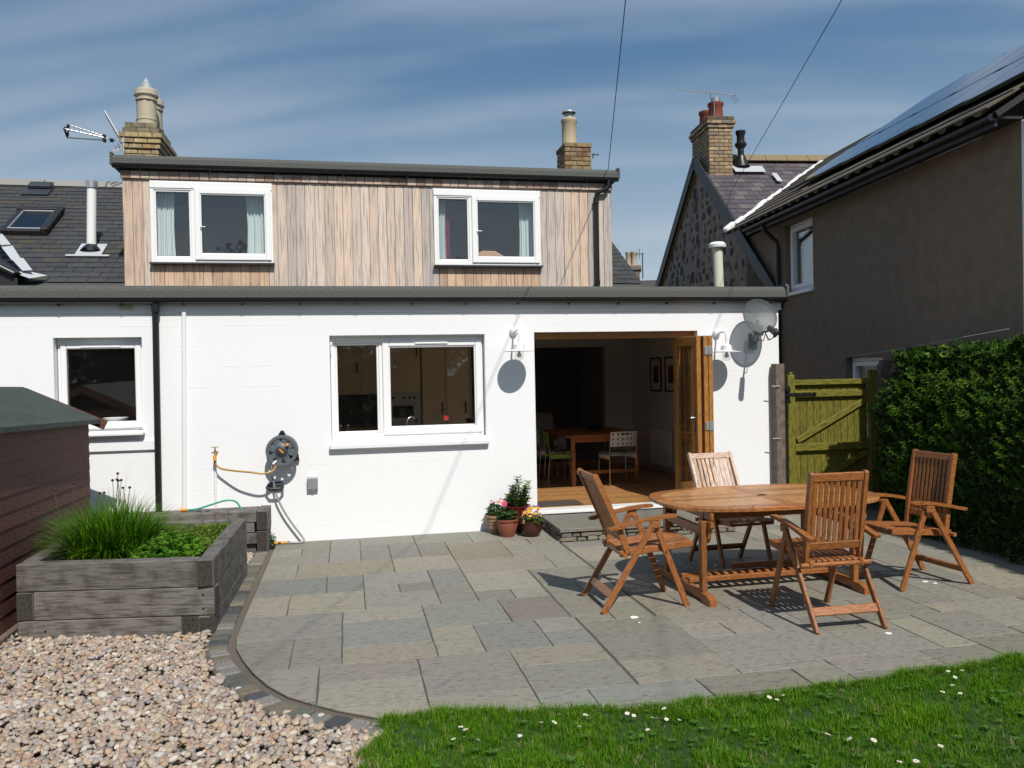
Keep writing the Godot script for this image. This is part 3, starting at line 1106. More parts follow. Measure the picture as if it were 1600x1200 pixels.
# bricks laid course by course round a shaft; LAYERS holds [courses, outset]
func brick_shaft(parent: Node, x0: float, x1: float, z0: float, z1: float, y0: float, layers: Array, tones: Array, ch := 0.075) -> float:
	var core := sh(false)
	var y := y0
	var k := 0
	for layer in layers:
		var o: float = layer[1]
		core.col = Color(0.2, 0.17, 0.13)
		core.cube(x0 - o + 0.012, x1 + o - 0.012, y, y + ch * layer[0], z0 - o + 0.012, z1 + o - 0.012)
		for i in layer[0]:
			for side in 4:
				var l := (x1 - x0 + 2 * o) if side < 2 else (z1 - z0 + 2 * o)
				var p := -0.115 if (k + side) % 2 else 0.0
				while p < l:
					var a := maxf(p, 0.0)
					var b := minf(p + 0.225, l)
					if b - a > 0.03:
						var s := sh(false)
						s.col = tones[rng.randi_range(0, tones.size() - 1)] * rr(0.8, 1.15)
						var size := Vector3(b - a - 0.012, ch - 0.012, 0.1)
						var at := Vector3.ZERO
						var prd := rr(-0.003, 0.004)
						var turn := Basis.IDENTITY
						if side == 0:
							at = Vector3(x0 - o + (a + b) * 0.5, y + ch * 0.5, z1 + o - 0.05 + prd)
						elif side == 1:
							at = Vector3(x0 - o + (a + b) * 0.5, y + ch * 0.5, z0 - o + 0.05 - prd)
						elif side == 2:
							at = Vector3(x1 + o - 0.05 + prd, y + ch * 0.5, z0 - o + (a + b) * 0.5)
							turn = Basis(Vector3.UP, PI / 2)
						else:
							at = Vector3(x0 - o + 0.05 - prd, y + ch * 0.5, z0 - o + (a + b) * 0.5)
							turn = Basis(Vector3.UP, PI / 2)
						# the far side of a shaft is never seen: it is part of the core
						if side != 1:
							s.box(at, size, 0.006, turn)
							obj("brick", s, M.brick, parent)
					p += 0.225
			y += ch
			k += 1
	obj("core", core, M.brick, parent)
	return y


func build_house() -> void:
	var h := thing("white_house", "long white painted extension with a timber clad dormer and slate roof behind", "house")
	var s := sh(false)
	# front wall: small window, kitchen window, wide doorway
	wall_with_openings(s, -6.3, 5.39, -0.15, 2.76, 0.0, -0.28, [[-3.03, -2.15, 1.29, 2.32], [-0.165, 1.615, 1.09, 2.315], [2.212, 4.29, -0.2, 2.33]])
	obj("front_wall", s, M.painted_wall, h)
	s = sh(false)
	s.cube(-4.3, -2.03, 1.09, 1.205, 0.001, 0.03, 0.012)
	obj("wall_ledge", s, M.painted_wall, h)
	# block courses just telling through the paint: broken hairline ridges
	s = sh(false)
	for row in 12:
		var jy := 0.19 + row * 0.225
		var jx := -5.0 + rr(0.0, 0.5)
		while jx < 5.3:
			var jl := rr(0.15, 0.9)
			var in_hole := false
			for o in [[-3.1, -2.0, 0.95, 2.4], [-0.3, 1.75, 0.95, 2.4], [2.1, 4.4, -0.2, 2.4]]:
				if jx + jl > o[0] and jx < o[1] and jy > o[2] and jy < o[3]:
					in_hole = true
			if not in_hole and jx + jl < 5.38 and rng.randf() < 0.34:
				s.box(Vector3(jx + jl * 0.5, jy + rr(-0.004, 0.004), 0.0), Vector3(jl, 0.005, 0.003), 0.001, Basis(Vector3.BACK, rr(-0.006, 0.006)))
			jx += jl + rr(0.05, 0.7)
	tag(obj("block_joints", s, M.painted_wall, h), "", "", "", "stuff")
	# the shell behind it, so that rooms are dark
	s = sh(false)
	s.cube(-6.3, -6.0, -0.1, 2.76, -8.8, -0.281)
	s.cube(5.1, 5.388, -0.1, 2.76, -8.8, -0.281)
	s.cube(-6.0, 5.1, -0.1, 2.76, -8.8, -8.5)
	obj("outer_walls", s, M.painted_wall, h)
	s = sh(false)
	s.cube(-6.299, 5.387, 2.56, 2.78, -8.81, -0.282)
	obj("ceiling", s, M.plaster, h)
	s = sh(false)
	s.cube(-5.99, 5.09, -0.12, 0.17, -8.49, -0.285)
	obj("floor_slab", s, M.plaster, h)
	s = sh(false)
	s.cube(4.55, 5.099, 0.17, 2.56, -4.65, -4.5)
	s.cube(2.0, 4.55, 2.29, 2.56, -4.65, -4.5)
	s.cube(1.88, 2.0, 0.17, 2.56, -4.65, -3.6)
	obj("dining_room_walls", s, M.room_paint, h)
	s = sh(false)
	s.cube(5.06, 5.099, 0.17, 2.559, -4.499, -0.284)
	s.cube(5.045, 5.06, 0.17, 0.29, -4.499, -0.286)
	obj("side_wall", s, M.room_paint, h)
	s = sh(false)
	s.cube(1.7, 5.098, 0.17, 2.558, -8.2, -8.05)
	s.cube(1.6, 1.7, 0.17, 2.558, -8.2, -4.66)
	s.cube(-0.95, -0.85, 0.17, 2.558, -3.6, -0.286)
	s.cube(-5.9, 1.879, 0.17, 2.558, -3.75, -3.6)
	obj("inner_walls", s, M.grey_paint, h)
	# oak boards of the dining room floor
	var boards := part("wooden_floor", h)
	var z := -0.2
	while z > -4.5:
		s = sh()
		s.col = Color(1, 1, 1) * rr(0.78, 1.05)
		var z1 := maxf(z - 0.125, -4.5)
		s.cube(2.0, 5.06, 0.165, 0.2 + rr(-0.0004, 0.0004), z1 + 0.0012, z - 0.0012, 0.002)
		obj("floor_board", s, M.floor_oak, boards)
		z = z1
	# flat roof, its felted edge, white soffit board, gutter
	s = sh(false)
	s.cube(-6.4, 5.43, 2.79, 2.83, -2.5, 0.1)
	obj("flat_roof", s, M.roof_felt, h)
	s = sh(false)
	s.prism(PackedVector2Array([Vector2(0.06, 2.735), Vector2(0.115, 2.735), Vector2(0.11, 2.81), Vector2(0.07, 2.865), Vector2(0.0, 2.875), Vector2(-0.06, 2.832), Vector2(0.0, 2.79), Vector2(0.06, 2.79)]), 11.87, 0.0, Transform3D(Basis(Vector3.BACK, Vector3.UP, Vector3.LEFT), Vector3(5.44, 0, 0)))
	obj("roof_edge", s, M.roof_felt, h)
	s = sh(false)
	s.prism(PackedVector2Array([Vector2(-0.3, 2.8), Vector2(0.13, 2.74), Vector2(0.13, 2.86), Vector2(0.09, 2.9), Vector2(-0.3, 2.9)]), 0.035, 0.0, Transform3D(Basis(Vector3.BACK, Vector3.UP, Vector3.LEFT), Vector3(5.475, 0, 0)))
	obj("roof_upstand", s, M.roof_felt, h)
	s = sh(false)
	s.cube(-6.4, 5.42, 2.58, 2.785, 0.002, 0.024, 0.003)
	obj("fascia_board", s, M.white_plastic, h)
	gutter_run(h, -6.4, 5.45, 2.725, 0.085, 0.62)
	# downpipe on the extension
	s = sh(false)
	s.tube([Vector3(-1.985, 2.68, 0.085), Vector3(-1.99, 2.6, 0.07), Vector3(-2.0, 1.5, 0.06), Vector3(-2.008, 0.4, 0.06)], 0.034, 12)
	s.lathe(Vector3(-1.987, 2.6, 0.075), [Vector2(0.034, 0.06), Vector2(0.042, 0.06), Vector2(0.042, -0.02), Vector2(0.034, -0.02)], 12)
	obj("downpipe", s, M.black_plastic, h)
	s = sh(false)
	s.tube([Vector3(-1.708, 2.585, 0.022), Vector3(-1.755, 0.4, 0.022)], 0.024, 10)
	obj("waste_pipe", s, M.white_plastic, h)
	s = sh(false)
	s.tube([Vector3(-1.42, 0.98, 0.014), Vector3(-1.427, 0.42, 0.014)], 0.016, 8)
	obj("water_pipe", s, M.white_plastic, h)
	var vent := part("air_vent", h)
	s = sh(false)
	s.cube(-2.36, -2.22, 2.605, 2.685, 0.024, 0.035, 0.003)
	obj("frame", s, M.cream_plastic, vent)
	for i in 5:
		s = sh(false)
		s.box(Vector3(-2.29, 2.615 + i * 0.014, 0.038), Vector3(0.125, 0.004, 0.014), 0.0, Basis(Vector3.RIGHT, 0.6))
		obj("louvre", s, M.cream_plastic, vent)

	# small window on the left: one top-hung light
	var w := part("window", h)
	s = sh(false)
	ring(s, -3.02, -2.16, 1.31, 2.25, [0.06, 0.05, 0.05, 0.05], -0.17, -0.1)
	s.cube(-3.028, -2.152, 2.25, 2.319, -0.17, -0.105)
	obj("frame", s, M.upvc, w)
	s = sh(false)
	ring(s, -2.99, -2.18, 1.335, 2.245, [0.06, 0.065, 0.075, 0.045], -0.15, -0.075, 0.01)
	obj("sash", s, M.upvc, w)
	pane(w, -2.93, -2.245, 1.41, 2.2, -0.11)
	s = sh(false)
	s.cube(-2.78, -2.38, 2.212, 2.232, -0.075, -0.055, 0.004)
	obj("trickle_vent", s, M.upvc, w)
	s = sh(false)
	s.box(Vector3(-2.6, 1.285, 0.0), Vector3(0.92, 0.035, 0.2), 0.008, Basis(Vector3.RIGHT, 0.08))
	obj("sill", s, M.upvc, w)
	# kitchen window
	w = two_light(h, -0.16, 1.61, 1.125, 2.29, 0.385, 0.44, -0.1, 0.06, true)
	s = sh(false)
	s.cube(-0.164, 1.614, 2.29, 2.314, -0.17, -0.104)
	obj("head_trim", s, M.upvc, w)
	s = sh(false)
	s.box(Vector3(0.725, 1.105, -0.03), Vector3(1.8, 0.03, 0.15), 0.008, Basis(Vector3.RIGHT, 0.1))
	obj("sill", s, M.upvc, w)
	s = sh(false)
	s.box(Vector3(0.725, 1.055, 0.02), Vector3(1.83, 0.06, 0.1), 0.012, Basis(Vector3.RIGHT, 0.05))
	obj("stone_sill", s, M.painted_wall, w)
	s = sh(false)
	s.cube(-0.16, -0.135, 2.2, 2.24, 0.0, 0.02, 0.005)
	s.cube(-0.155, -0.14, 2.13, 2.2, 0.0, 0.014, 0.004)
	obj("alarm_sensor", s, M.upvc, w)

	build_doors(h)
	build_dormer(h)
	build_roof(h)


func build_doors(h: Node3D) -> void:
	var f := part("door_frame", h)
	var s := sh()
	s.cube(2.212, 4.29, 2.25, 2.328, -0.2, -0.09, 0.004)
	obj("head", s, M.door_oak, f)
	s = sh()
	s.cube(2.213, 2.25, 0.2, 2.25, -0.25, -0.16, 0.004)
	obj("jamb", s, M.door_oak, f)
	s = sh()
	s.cube(4.25, 4.289, 0.2, 2.25, -0.2, -0.09, 0.004)
	obj("jamb", s, M.door_oak, f)
	s = sh(false)
	s.cube(2.2, 4.32, 0.158, 0.2, -0.2, 0.035, 0.006)
	obj("threshold", s, M.white_plastic, f)
	s = sh(false)
	s.cube(2.2, 4.32, 0.145, 0.157, -0.2, 0.02)
	obj("threshold_seal", s, M.upvc_seal, f)
	# three leaves, folded back square to the wall
	var xs := [4.045, 4.135, 4.196]
	for i in 3:
		var d := part("bifold_door", h)
		var x0: float = xs[i]
		var x1 := x0 + 0.054
		var z0 := -0.19
		var z1 := 0.51
		for z in [[z0, z0 + 0.1], [z1 - 0.1, z1]]:
			s = sh()
			s.cube(x0, x1, 0.215, 2.245, z[0], z[1], 0.004)
			obj("stile", s, M.door_oak, d)
		for y in [[0.215, 0.36], [2.135, 2.245]]:
			s = sh()
			s.cube(x0 + 0.001, x1 - 0.001, y[0], y[1], z0 + 0.1, z1 - 0.1, 0.004)
			obj("rail", s, M.door_oak, d)
		s = sh(false)
		s.cube(x0 + 0.014, x0 + 0.018, 0.36, 2.135, z0 + 0.1, z1 - 0.1)
		s.cube(x1 - 0.018, x1 - 0.014, 0.36, 2.135, z0 + 0.1, z1 - 0.1)
		obj("pane", s, M.pane, d)
		if i == 0:
			s = sh(false)
			s.cube(x0 - 0.008, x0, 1.1, 1.34, z1 - 0.07, z1 - 0.03, 0.003)
			s.tube([Vector3(x0 - 0.006, 1.28, z1 - 0.05), Vector3(x0 - 0.055, 1.28, z1 - 0.05), Vector3(x0 - 0.06, 1.28, z1 - 0.06), Vector3(x0 - 0.06, 1.28, z1 - 0.17)], 0.009, 8)
			s.tube([Vector3(x1, 1.28, z1 - 0.05), Vector3(x1 + 0.03, 1.28, z1 - 0.05), Vector3(x1 + 0.03, 1.28, z1 - 0.15)], 0.008, 8)
			obj("handle", s, M.steel, d)
			s = sh(false)
			s.cube(x1 + 0.001, x1 + 0.006, 1.07, 1.09, z1 - 0.055, z1 - 0.045)
			s.cube(x1 + 0.006, x1 + 0.012, 1.0, 1.075, z1 - 0.06, z1 - 0.03, 0.003)
			obj("key_tag", s, M.orange_plastic, d)
		elif i == 1:
			for y in [2.07, 1.18, 0.4]:
				s = sh(false)
				s.cube(x0 + 0.01, 4.24, y - 0.05, y + 0.05, z1, z1 + 0.012, 0.003)
				s.tube([Vector3(4.192, y - 0.06, z1 + 0.014), Vector3(4.192, y + 0.06, z1 + 0.014)], 0.009, 8)
				obj("hinge", s, M.galvanised, d)


func build_dormer(h: Node3D) -> void:
	var zf := -2.5
	var tones := [Color(0.62, 0.53, 0.46), Color(0.55, 0.49, 0.45), Color(0.68, 0.56, 0.46), Color(0.49, 0.455, 0.43), Color(0.68, 0.6, 0.53), Color(0.64, 0.5, 0.4)]
	var s := sh(false)
	wall_with_openings(s, -2.9, 4.05, 2.84, 4.78, zf - 0.02, zf - 0.2, [[-2.555, -0.955, 3.455, 4.585], [1.325, 2.915, 3.445, 4.575]])
	obj("dormer_wall", s, M.grey_paint, h)
	s = sh(false)
	s.cube(-2.9, -2.7, 2.84, 4.78, -5.2, zf - 0.201)
	s.cube(3.85, 4.05, 2.84, 4.78, -5.2, zf - 0.201)
	s.cube(-2.9, 4.05, 2.84, 4.779, -5.4, -5.201)
	s.cube(0.5, 0.6, 2.84, 4.778, -5.2, zf - 0.202)
	obj("dormer_cheeks", s, M.plaster, h)
	s = sh(false)
	s.cube(-2.899, 4.049, 2.84, 2.95, -5.2, zf - 0.203)
	obj("upper_floor", s, M.plaster, h)
	# cladding: upright cedar boards, cut round the windows
	var x := -2.915
	while x < 4.06:
		var w := minf(rr(0.118, 0.136), 4.066 - x)
		if w < 0.03:
			break
		var tone: Color = tones[rng.randi_range(0, 5)] * rr(0.93, 1.08)
		var spans := [[2.835, 4.6]]
		for o in [[-2.565, -0.945, 3.44, 4.6], [1.318, 2.925, 3.43, 4.59]]:
			if x + w > o[0] + 0.01 and x < o[1] - 0.01:
				spans = [[2.835, o[2]]]
				if x < o[0] - 0.02 or x + w > o[1] + 0.02:
					spans = [[2.835, 4.6]]
		for sp in spans:
			s = sh()
			# boards under the sills are sheltered from the weather and keep their orange
			s.col = tone if sp[1] > 4.0 else Color(0.62, 0.45, 0.32) * rr(0.8, 1.12)
			s.cube(x + 0.0025, x + w - 0.0025, sp[0], sp[1], zf - 0.02, zf + rr(-0.001, 0.002), 0.004)
			obj("cladding_board", s, M.cedar, h)
		x += w
	# a course of short boards under the eave
	x = -2.93
	while x < 4.08:
		var w := minf(rr(0.115, 0.135), 4.085 - x)
		if w < 0.03:
			break
		s = sh()
		s.col = [Color(0.45, 0.33, 0.27), Color(0.56, 0.44, 0.38), Color(0.35, 0.24, 0.19), Color(0.6, 0.48, 0.4)][rng.randi_range(0, 3)] * rr(0.9, 1.1)
		s.cube(x + 0.0025, x + w - 0.0025, 4.603, 4.705, zf - 0.01, zf + 0.035 + rr(-0.001, 0.001), 0.004)
		obj("eave_board", s, M.cedar, h)
		x += w
	s = sh(false)
	s.cube(-2.92, 4.07, 4.705, 4.79, zf - 0.2, zf + 0.03)
	obj("dormer_fascia", s, M.barge_paint, h)
	gutter_run(h, -3.01, 4.13, 4.775, zf + 0.09, 0.9, 0.05)
	s = sh(false)
	s.prism(PackedVector2Array([Vector2(0.07, 4.78), Vector2(0.14, 4.78), Vector2(0.135, 4.85), Vector2(0.09, 4.9), Vector2(0.02, 4.905), Vector2(-0.05, 4.87), Vector2(0.0, 4.79)]), 7.17, 0.0, Transform3D(Basis(Vector3.BACK, Vector3.UP, Vector3.LEFT), Vector3(4.14, 0, zf)))
	s.cube(-3.0, 4.13, 4.79, 4.86, -5.6, zf - 0.02)
	for e in [-3.03, 4.115]:
		s.cube(e, e + 0.03, 4.76, 4.925, zf - 0.5, zf + 0.145)
	obj("dormer_roof", s, M.roof_felt, h)
	# downpipe with a swan neck
	s = sh(false)
	s.tube([Vector3(3.98, 4.74, zf + 0.1), Vector3(3.975, 4.66, zf + 0.1), Vector3(3.94, 4.61, zf + 0.09), Vector3(3.84, 4.575, zf + 0.065), Vector3(3.8, 4.54, zf + 0.06), Vector3(3.792, 4.48, zf + 0.06), Vector3(3.785, 2.87, zf + 0.06)], 0.034, 10)
	for y in [4.42, 3.2]:
		s.lathe(Vector3(3.787, y, zf + 0.06), [Vector2(0.034, 0.03), Vector2(0.043, 0.03), Vector2(0.043, -0.03), Vector2(0.034, -0.03)], 10)
	obj("downpipe", s, M.black_plastic, h)
	# windows
	for o in [[-2.56, -0.95, 3.46, 4.58, -2.035, -1.97], [1.32, 2.92, 3.45, 4.57, 1.84, 1.895]]:
		var w := two_light(h, o[0], o[1], o[2], o[3], o[4], o[5], zf + 0.03, 0.125)
		s = sh(false)
		s.cube(o[0] + 0.001, o[1] - 0.001, o[3] - 0.1, o[3] - 0.012, zf + 0.03, zf + 0.04, 0.003)
		obj("head_trim", s, M.upvc, w)
		s = sh(false)
		s.box(Vector3((o[0] + o[1]) * 0.5, o[2] - 0.014, zf + 0.04), Vector3(o[1] - o[0] + 0.03, 0.028, 0.1), 0.004)
		obj("sill", s, M.dark_grey_plastic, w)
		s = sh(false)
		s.cube(o[5] + 0.06, o[5] + 0.075, 3.93, 3.97, zf + 0.052, zf + 0.064, 0.003)
		s.cube(o[5] + 0.06, o[5] + 0.13, 3.945, 3.957, zf + 0.064, zf + 0.078, 0.003)
		obj("handle", s, M.upvc, w)


func build_roof(h: Node3D) -> void:
	var m := 0.61
	var up := Vector3(0, m, -1).normalized()
	var len := 3.6 / cos(atan(m))
	var roof := part("slate_roof", h)
	var s := sh(false)
	s.col = Color(0.2, 0.2, 0.2)
	var deck := func(x0: float, x1: float, za: float, zb: float) -> void:
		# a rafter-thick deck between two depths, below the slates
		var a := Vector3((x0 + x1) * 0.5, 3.13 + m * (-2.5 - za), za)
		var b := Vector3((x0 + x1) * 0.5, 3.13 + m * (-2.5 - zb), zb)
		s.bar(a - Vector3(0, 0.06, 0), b - Vector3(0, 0.06, 0), x1 - x0, 0.1)
	(deck as Callable).call(-11.0, -2.92, -2.25, -6.1)
	(deck as Callable).call(4.07, 4.54, -2.25, -6.1)
	(deck as Callable).call(-2.92, 4.07, -5.42, -6.1)
	s.bar(Vector3(-3.2, 5.24, -6.08), Vector3(-3.2, 3.0, -9.9), 15.5, 0.1)
	obj("roof_deck", s, M.slate, roof)
	var tones := [Color(0.06, 0.061, 0.066), Color(0.072, 0.072, 0.073), Color(0.052, 0.055, 0.062), Color(0.07, 0.066, 0.06), Color(0.065, 0.071, 0.072), Color(0.08, 0.073, 0.056)]
	var gauge := 0.165
	slate_rows(roof, Vector3(-2.925, 3.13 + m * 0.1, -2.6), Vector3.LEFT, up, func(_r: int) -> Array: return [0.0, 3.4], 25, gauge, 0.25, tones)
	var side := part("slate_verge", h)
	slate_rows(side, Vector3(4.07, 3.13 + m * 0.1, -2.6), Vector3.RIGHT, up, func(_r: int) -> Array: return [0.0, 0.5], 24, gauge, 0.25, tones)
	s = sh(false)
	var x := -9.0
	while x < 4.5:
		s = sh(false)
		s.col = Color(1, 1, 1) * rr(0.85, 1.1)
		s.prism(PackedVector2Array([Vector2(-0.16, -0.07), Vector2(-0.02, 0.06), Vector2(0.06, 0.06), Vector2(0.2, -0.07), Vector2(0.02, 0.0)]), 0.98, 0.0, Transform3D(Basis(Vector3.BACK, Vector3.UP, Vector3.LEFT), Vector3(x + 0.99, 5.29, -6.06)))
		obj("ridge_stone", s, M.ridge_stone, h)
		x += 1.0
	# gable end under the verge, and a flue terminal, vents and a roof window on the slates
	s = sh(false)
	s.prism(PackedVector2Array([Vector2(-2.55, 2.7), Vector2(-6.06, 5.15), Vector2(-9.8, 2.9)]), 0.25, 0.0, Transform3D(Basis(Vector3.BACK, Vector3.UP, Vector3.LEFT), Vector3(4.5, 0, 0)))
	obj("gable_wall", s, M.mortar, h)
	var on := func(px: float, pz: float, lift := 0.03) -> Vector3:
		return Vector3(px, 3.13 + m * (-2.5 - pz) + lift, pz)
	var tilt := Basis(Vector3.RIGHT, -(PI / 2 - atan(m)))   # local y points up the slope's normal side
	var rb := Basis(Vector3.RIGHT, up, Vector3.RIGHT.cross(up))
	var f := part("flue_pipe", h)
	s = sh(false)
	s.tube([(on as Callable).call(-3.6, -3.5), Vector3(-3.57, 4.72, -3.5)], 0.065, 16)
	obj("pipe", s, M.white_plastic, f)
	s = sh(false)
	s.lathe(Vector3(-3.57, 4.68, -3.5), [Vector2(0.066, 0.0), Vector2(0.08, 0.0), Vector2(0.08, 0.1), Vector2(0.0, 0.1)], 16)
	obj("cowl", s, M.light_metal, f)
	s = sh(false)
	s.lathe(Vector3(-3.6, 3.79, -3.5), [Vector2(0.15, -0.05), Vector2(0.12, 0.0), Vector2(0.07, 0.06), Vector2(0.066, 0.08)], 16, Basis(Vector3.RIGHT, -0.3))
	obj("collar", s, M.black_plastic, f)
	s = sh(false)
	s.box((on as Callable).call(-3.6, -3.5, 0.045), Vector3(0.36, 0.4, 0.012), 0.003, rb)
	s.box((on as Callable).call(-3.6, -3.3, 0.05), Vector3(0.58, 0.05, 0.012), 0.003, rb)
	obj("flashing", s, M.lead, f)
	f = part("flue_terminal", h)
	s = sh(false)
	s.tube([(on as Callable).call(-3.06, -5.6), (on as Callable).call(-3.06, -5.6, 0.3)], 0.075, 14)
	obj("pipe", s, M.clay_pot, f)
	s = sh(false)
	s.lathe((on as Callable).call(-3.06, -5.6, 0.24), [Vector2(0.076, 0.0), Vector2(0.09, 0.0), Vector2(0.09, 0.09), Vector2(0.0, 0.09)], 14)
	obj("cowl", s, M.light_metal, f)
	s = sh(false)
	s.lathe((on as Callable).call(-3.06, -5.6, 0.0), [Vector2(0.17, 0.0), Vector2(0.12, 0.08), Vector2(0.08, 0.14)], 14)
	obj("collar", s, M.black_plastic, f)
	s = sh(false)
	s.box((on as Callable).call(-3.08, -5.5, 0.045), Vector3(0.4, 0.42, 0.012), 0.003, rb)
	obj("flashing", s, M.lead, f)
	f = part("roof_vent", h)
	s = sh(false)
	s.box((on as Callable).call(-5.0, -5.62, 0.05), Vector3(0.42, 0.4, 0.015), 0.003, rb)
	s.box((on as Callable).call(-4.98, -5.72, 0.1), Vector3(0.36, 0.2, 0.06), 0.01, rb)
	obj("hood", s, M.dark_grey_plastic, f)
	f = part("skylight", h)
	var c: Vector3 = (on as Callable).call(-4.66, -4.36, 0.06)
	s = sh(false)
	s.xf = Transform3D(rb, c)
	ring(s, -0.31, 0.31, -0.47, 0.47, [0.07, 0.07, 0.09, 0.09], -0.05, 0.05)
	s.cube(-0.34, 0.34, 0.4, 0.5, 0.0, 0.075, 0.01)
	s.cube(0.24, 0.34, -0.47, 0.5, 0.05, 0.085, 0.01)
	obj("frame", s, M.barge_paint, f)
	s = sh(false)
	s.xf = Transform3D(rb, c)
	ring(s, -0.24, 0.24, -0.38, 0.38, [0.025, 0.025, 0.025, 0.025], 0.0, 0.055)
	obj("sash", s, M.light_metal, f)
	s = sh(false)
	s.xf = Transform3D(rb, c)
	s.cube(-0.215, 0.215, -0.355, 0.355, 0.02, 0.026)
	obj("pane", s, M.dark_glass, f)
	# the head of a lower roof that joins from the left, with its lead valley
	f = part("side_roof", h)
	s = sh(false)
	s.face(Vector3(-4.17, 3.3, -2.3), Vector3(-6.2, 4.5, -2.3), Vector3(-6.2, 4.5, -4.8), Vector3(-4.17, 3.3, -2.8), Vector3(0.5, 1, 0))
	s.face(Vector3(-4.17, 3.22, -2.3), Vector3(-6.2, 4.42, -2.3), Vector3(-6.2, 2.8, -2.3), Vector3(-4.17, 2.8, -2.3), Vector3(0, 0, 1))
	obj("verge", s, M.barge_paint, f)
	s = sh(false)
	s.tube([Vector3(-4.2, 3.27, -2.28), Vector3(-6.2, 4.36, -2.28)], 0.05, 8)
	obj("gutter", s, M.black_plastic, f)
	s = sh(false)
	for k in 6:
		var t0 := k / 6.0
		var t1 := (k + 1) / 6.0
		var a := Vector3(-4.22, 3.2, -2.45).lerp(Vector3(-5.6, 4.45, -4.2), t0)
		var b := Vector3(-4.22, 3.2, -2.45).lerp(Vector3(-5.6, 4.45, -4.2), t1)
		var wob := 0.03 * rr(-1.0, 1.0)
		s.face(a + Vector3(0.06, 0.12 + wob, 0), b + Vector3(0.06, 0.12, 0), b + Vector3(0.2, 0.14, 0), a + Vector3(0.18, 0.13 + wob, 0), Vector3(0.3, 1, 0.5))
	s.face(Vector3(-4.3, 3.32, -2.42), Vector3(-4.06, 3.23, -2.4), Vector3(-3.9, 3.29, -2.58), Vector3(-4.1, 3.34, -2.58), Vector3(0, 1, 1))
	obj("lead_flashing", s, M.lead, f)

	# a white flue on the flat roof, in front of the neighbour's gable
	f = part("boiler_flue", h)
	s = sh(false)
	s.tube([Vector3(5.32, 2.8, -1.5), Vector3(5.3, 3.62, -1.5)], 0.07, 16)
	obj("pipe", s, M.cream_plastic, f)
	s = sh(false)
	s.lathe(Vector3(5.3, 3.62, -1.5), [Vector2(0.072, -0.03), Vector2(0.12, -0.02), Vector2(0.125, 0.02), Vector2(0.09, 0.055), Vector2(0.0, 0.065)], 18)
	obj("cowl", s, M.white_plastic, f)

	# chimneys
	var buff := [Color(0.72, 0.55, 0.28), Color(0.78, 0.61, 0.32), Color(0.66, 0.52, 0.29), Color(0.72, 0.47, 0.21), Color(0.6, 0.49, 0.31)]
	var ch := part("chimney", h)
	ch.position = Vector3(0, 0, 0)
	var top := brick_shaft(ch, -3.7, -3.13, -7.12, -5.9, 5.1, [[9, 0.0], [1, 0.03], [1, 0.05], [1, 0.075]], buff, 0.09)
	top = brick_shaft(ch, -3.68, -3.15, -7.1, -5.92, top, [[1, 0.03], [1, 0.0]], [Color(0.34, 0.29, 0.19), Color(0.4, 0.34, 0.21)], 0.1)
	for p in [Vector3(-3.36, top, -6.15), Vector3(-3.36, top - 0.02, -6.62)]:
		s = sh(false)
		s.xf = Transform3D(Basis.from_scale(Vector3(0.92, 0.84, 0.92)), p)
		p = Vector3.ZERO
		s.col = Color(0.66, 0.59, 0.43)
		s.lathe(p, [Vector2(0.205, 0.0), Vector2(0.205, 0.03), Vector2(0.19, 0.04), Vector2(0.19, 0.1), Vector2(0.2, 0.105), Vector2(0.2, 0.125), Vector2(0.18, 0.135)], 20)
		s.lathe(p, [Vector2(0.185, 0.12), Vector2(0.18, 0.53)], 8)
		s.lathe(p, [Vector2(0.18, 0.51), Vector2(0.2, 0.525), Vector2(0.2, 0.55), Vector2(0.185, 0.56), Vector2(0.19, 0.6), Vector2(0.222, 0.63), Vector2(0.222, 0.66), Vector2(0.2, 0.68), Vector2(0.205, 0.73), Vector2(0.185, 0.765), Vector2(0.12, 0.77), Vector2(0.11, 0.5)], 20)
		obj("chimney_pot", s, M.clay_pot, ch)
	s = sh(false)
	for k in 12:
		var a := TAU * k / 12.0
		s.tube([Vector3(-3.36 + cos(a) * 0.13, top + 0.62, -6.15 + sin(a) * 0.13), Vector3(-3.36, top + 0.86, -6.15)], 0.005, 4)
	for k in 4:
		var r := 0.11 - k * 0.028
		var ringp := []
		for i in 13:
			ringp.append(Vector3(-3.36 + cos(TAU * i / 12.0) * r, top + 0.67 + k * 0.05, -6.15 + sin(TAU * i / 12.0) * r))
		s.tube(ringp, 0.003, 4, false)
	s.lathe(Vector3(-3.36, top + 0.635, -6.15), [Vector2(0.1, 0.0), Vector2(0.004, 0.23)], 12)
	for k in 7:
		var pts := []
		for i in 7:
			var a := PI * i / 6.0
			pts.append(Vector3(-3.36 + cos(a) * 0.14 * cos(k * 0.45), top + 0.6 + sin(a) * 0.24, -6.62 + cos(a) * 0.14 * sin(k * 0.45)))
		s.tube(pts, 0.004, 4)
	obj("bird_guard", s, M.lead, ch)

	var red := [Color(0.48, 0.33, 0.18), Color(0.38, 0.2, 0.13), Color(0.55, 0.42, 0.21), Color(0.34, 0.18, 0.12), Color(0.5, 0.36, 0.18)]
	ch = part("chimney", h)
	top = brick_shaft(ch, 4.135, 4.645, -6.0, -5.4, 4.7, [[16, 0.0], [1, 0.012]], red, 0.086)
	s = sh(false)
	s.col = Color(0.66, 0.55, 0.36)
	s.lathe(Vector3(4.28, top - 0.01, -5.6), [Vector2(0.15, 0.0), Vector2(0.14, 0.03), Vector2(0.14, 0.42), Vector2(0.155, 0.44), Vector2(0.155, 0.49), Vector2(0.12, 0.52), Vector2(0.1, 0.5)], 20)
	obj("chimney_pot", s, M.clay_pot, ch)
	s = sh(false)
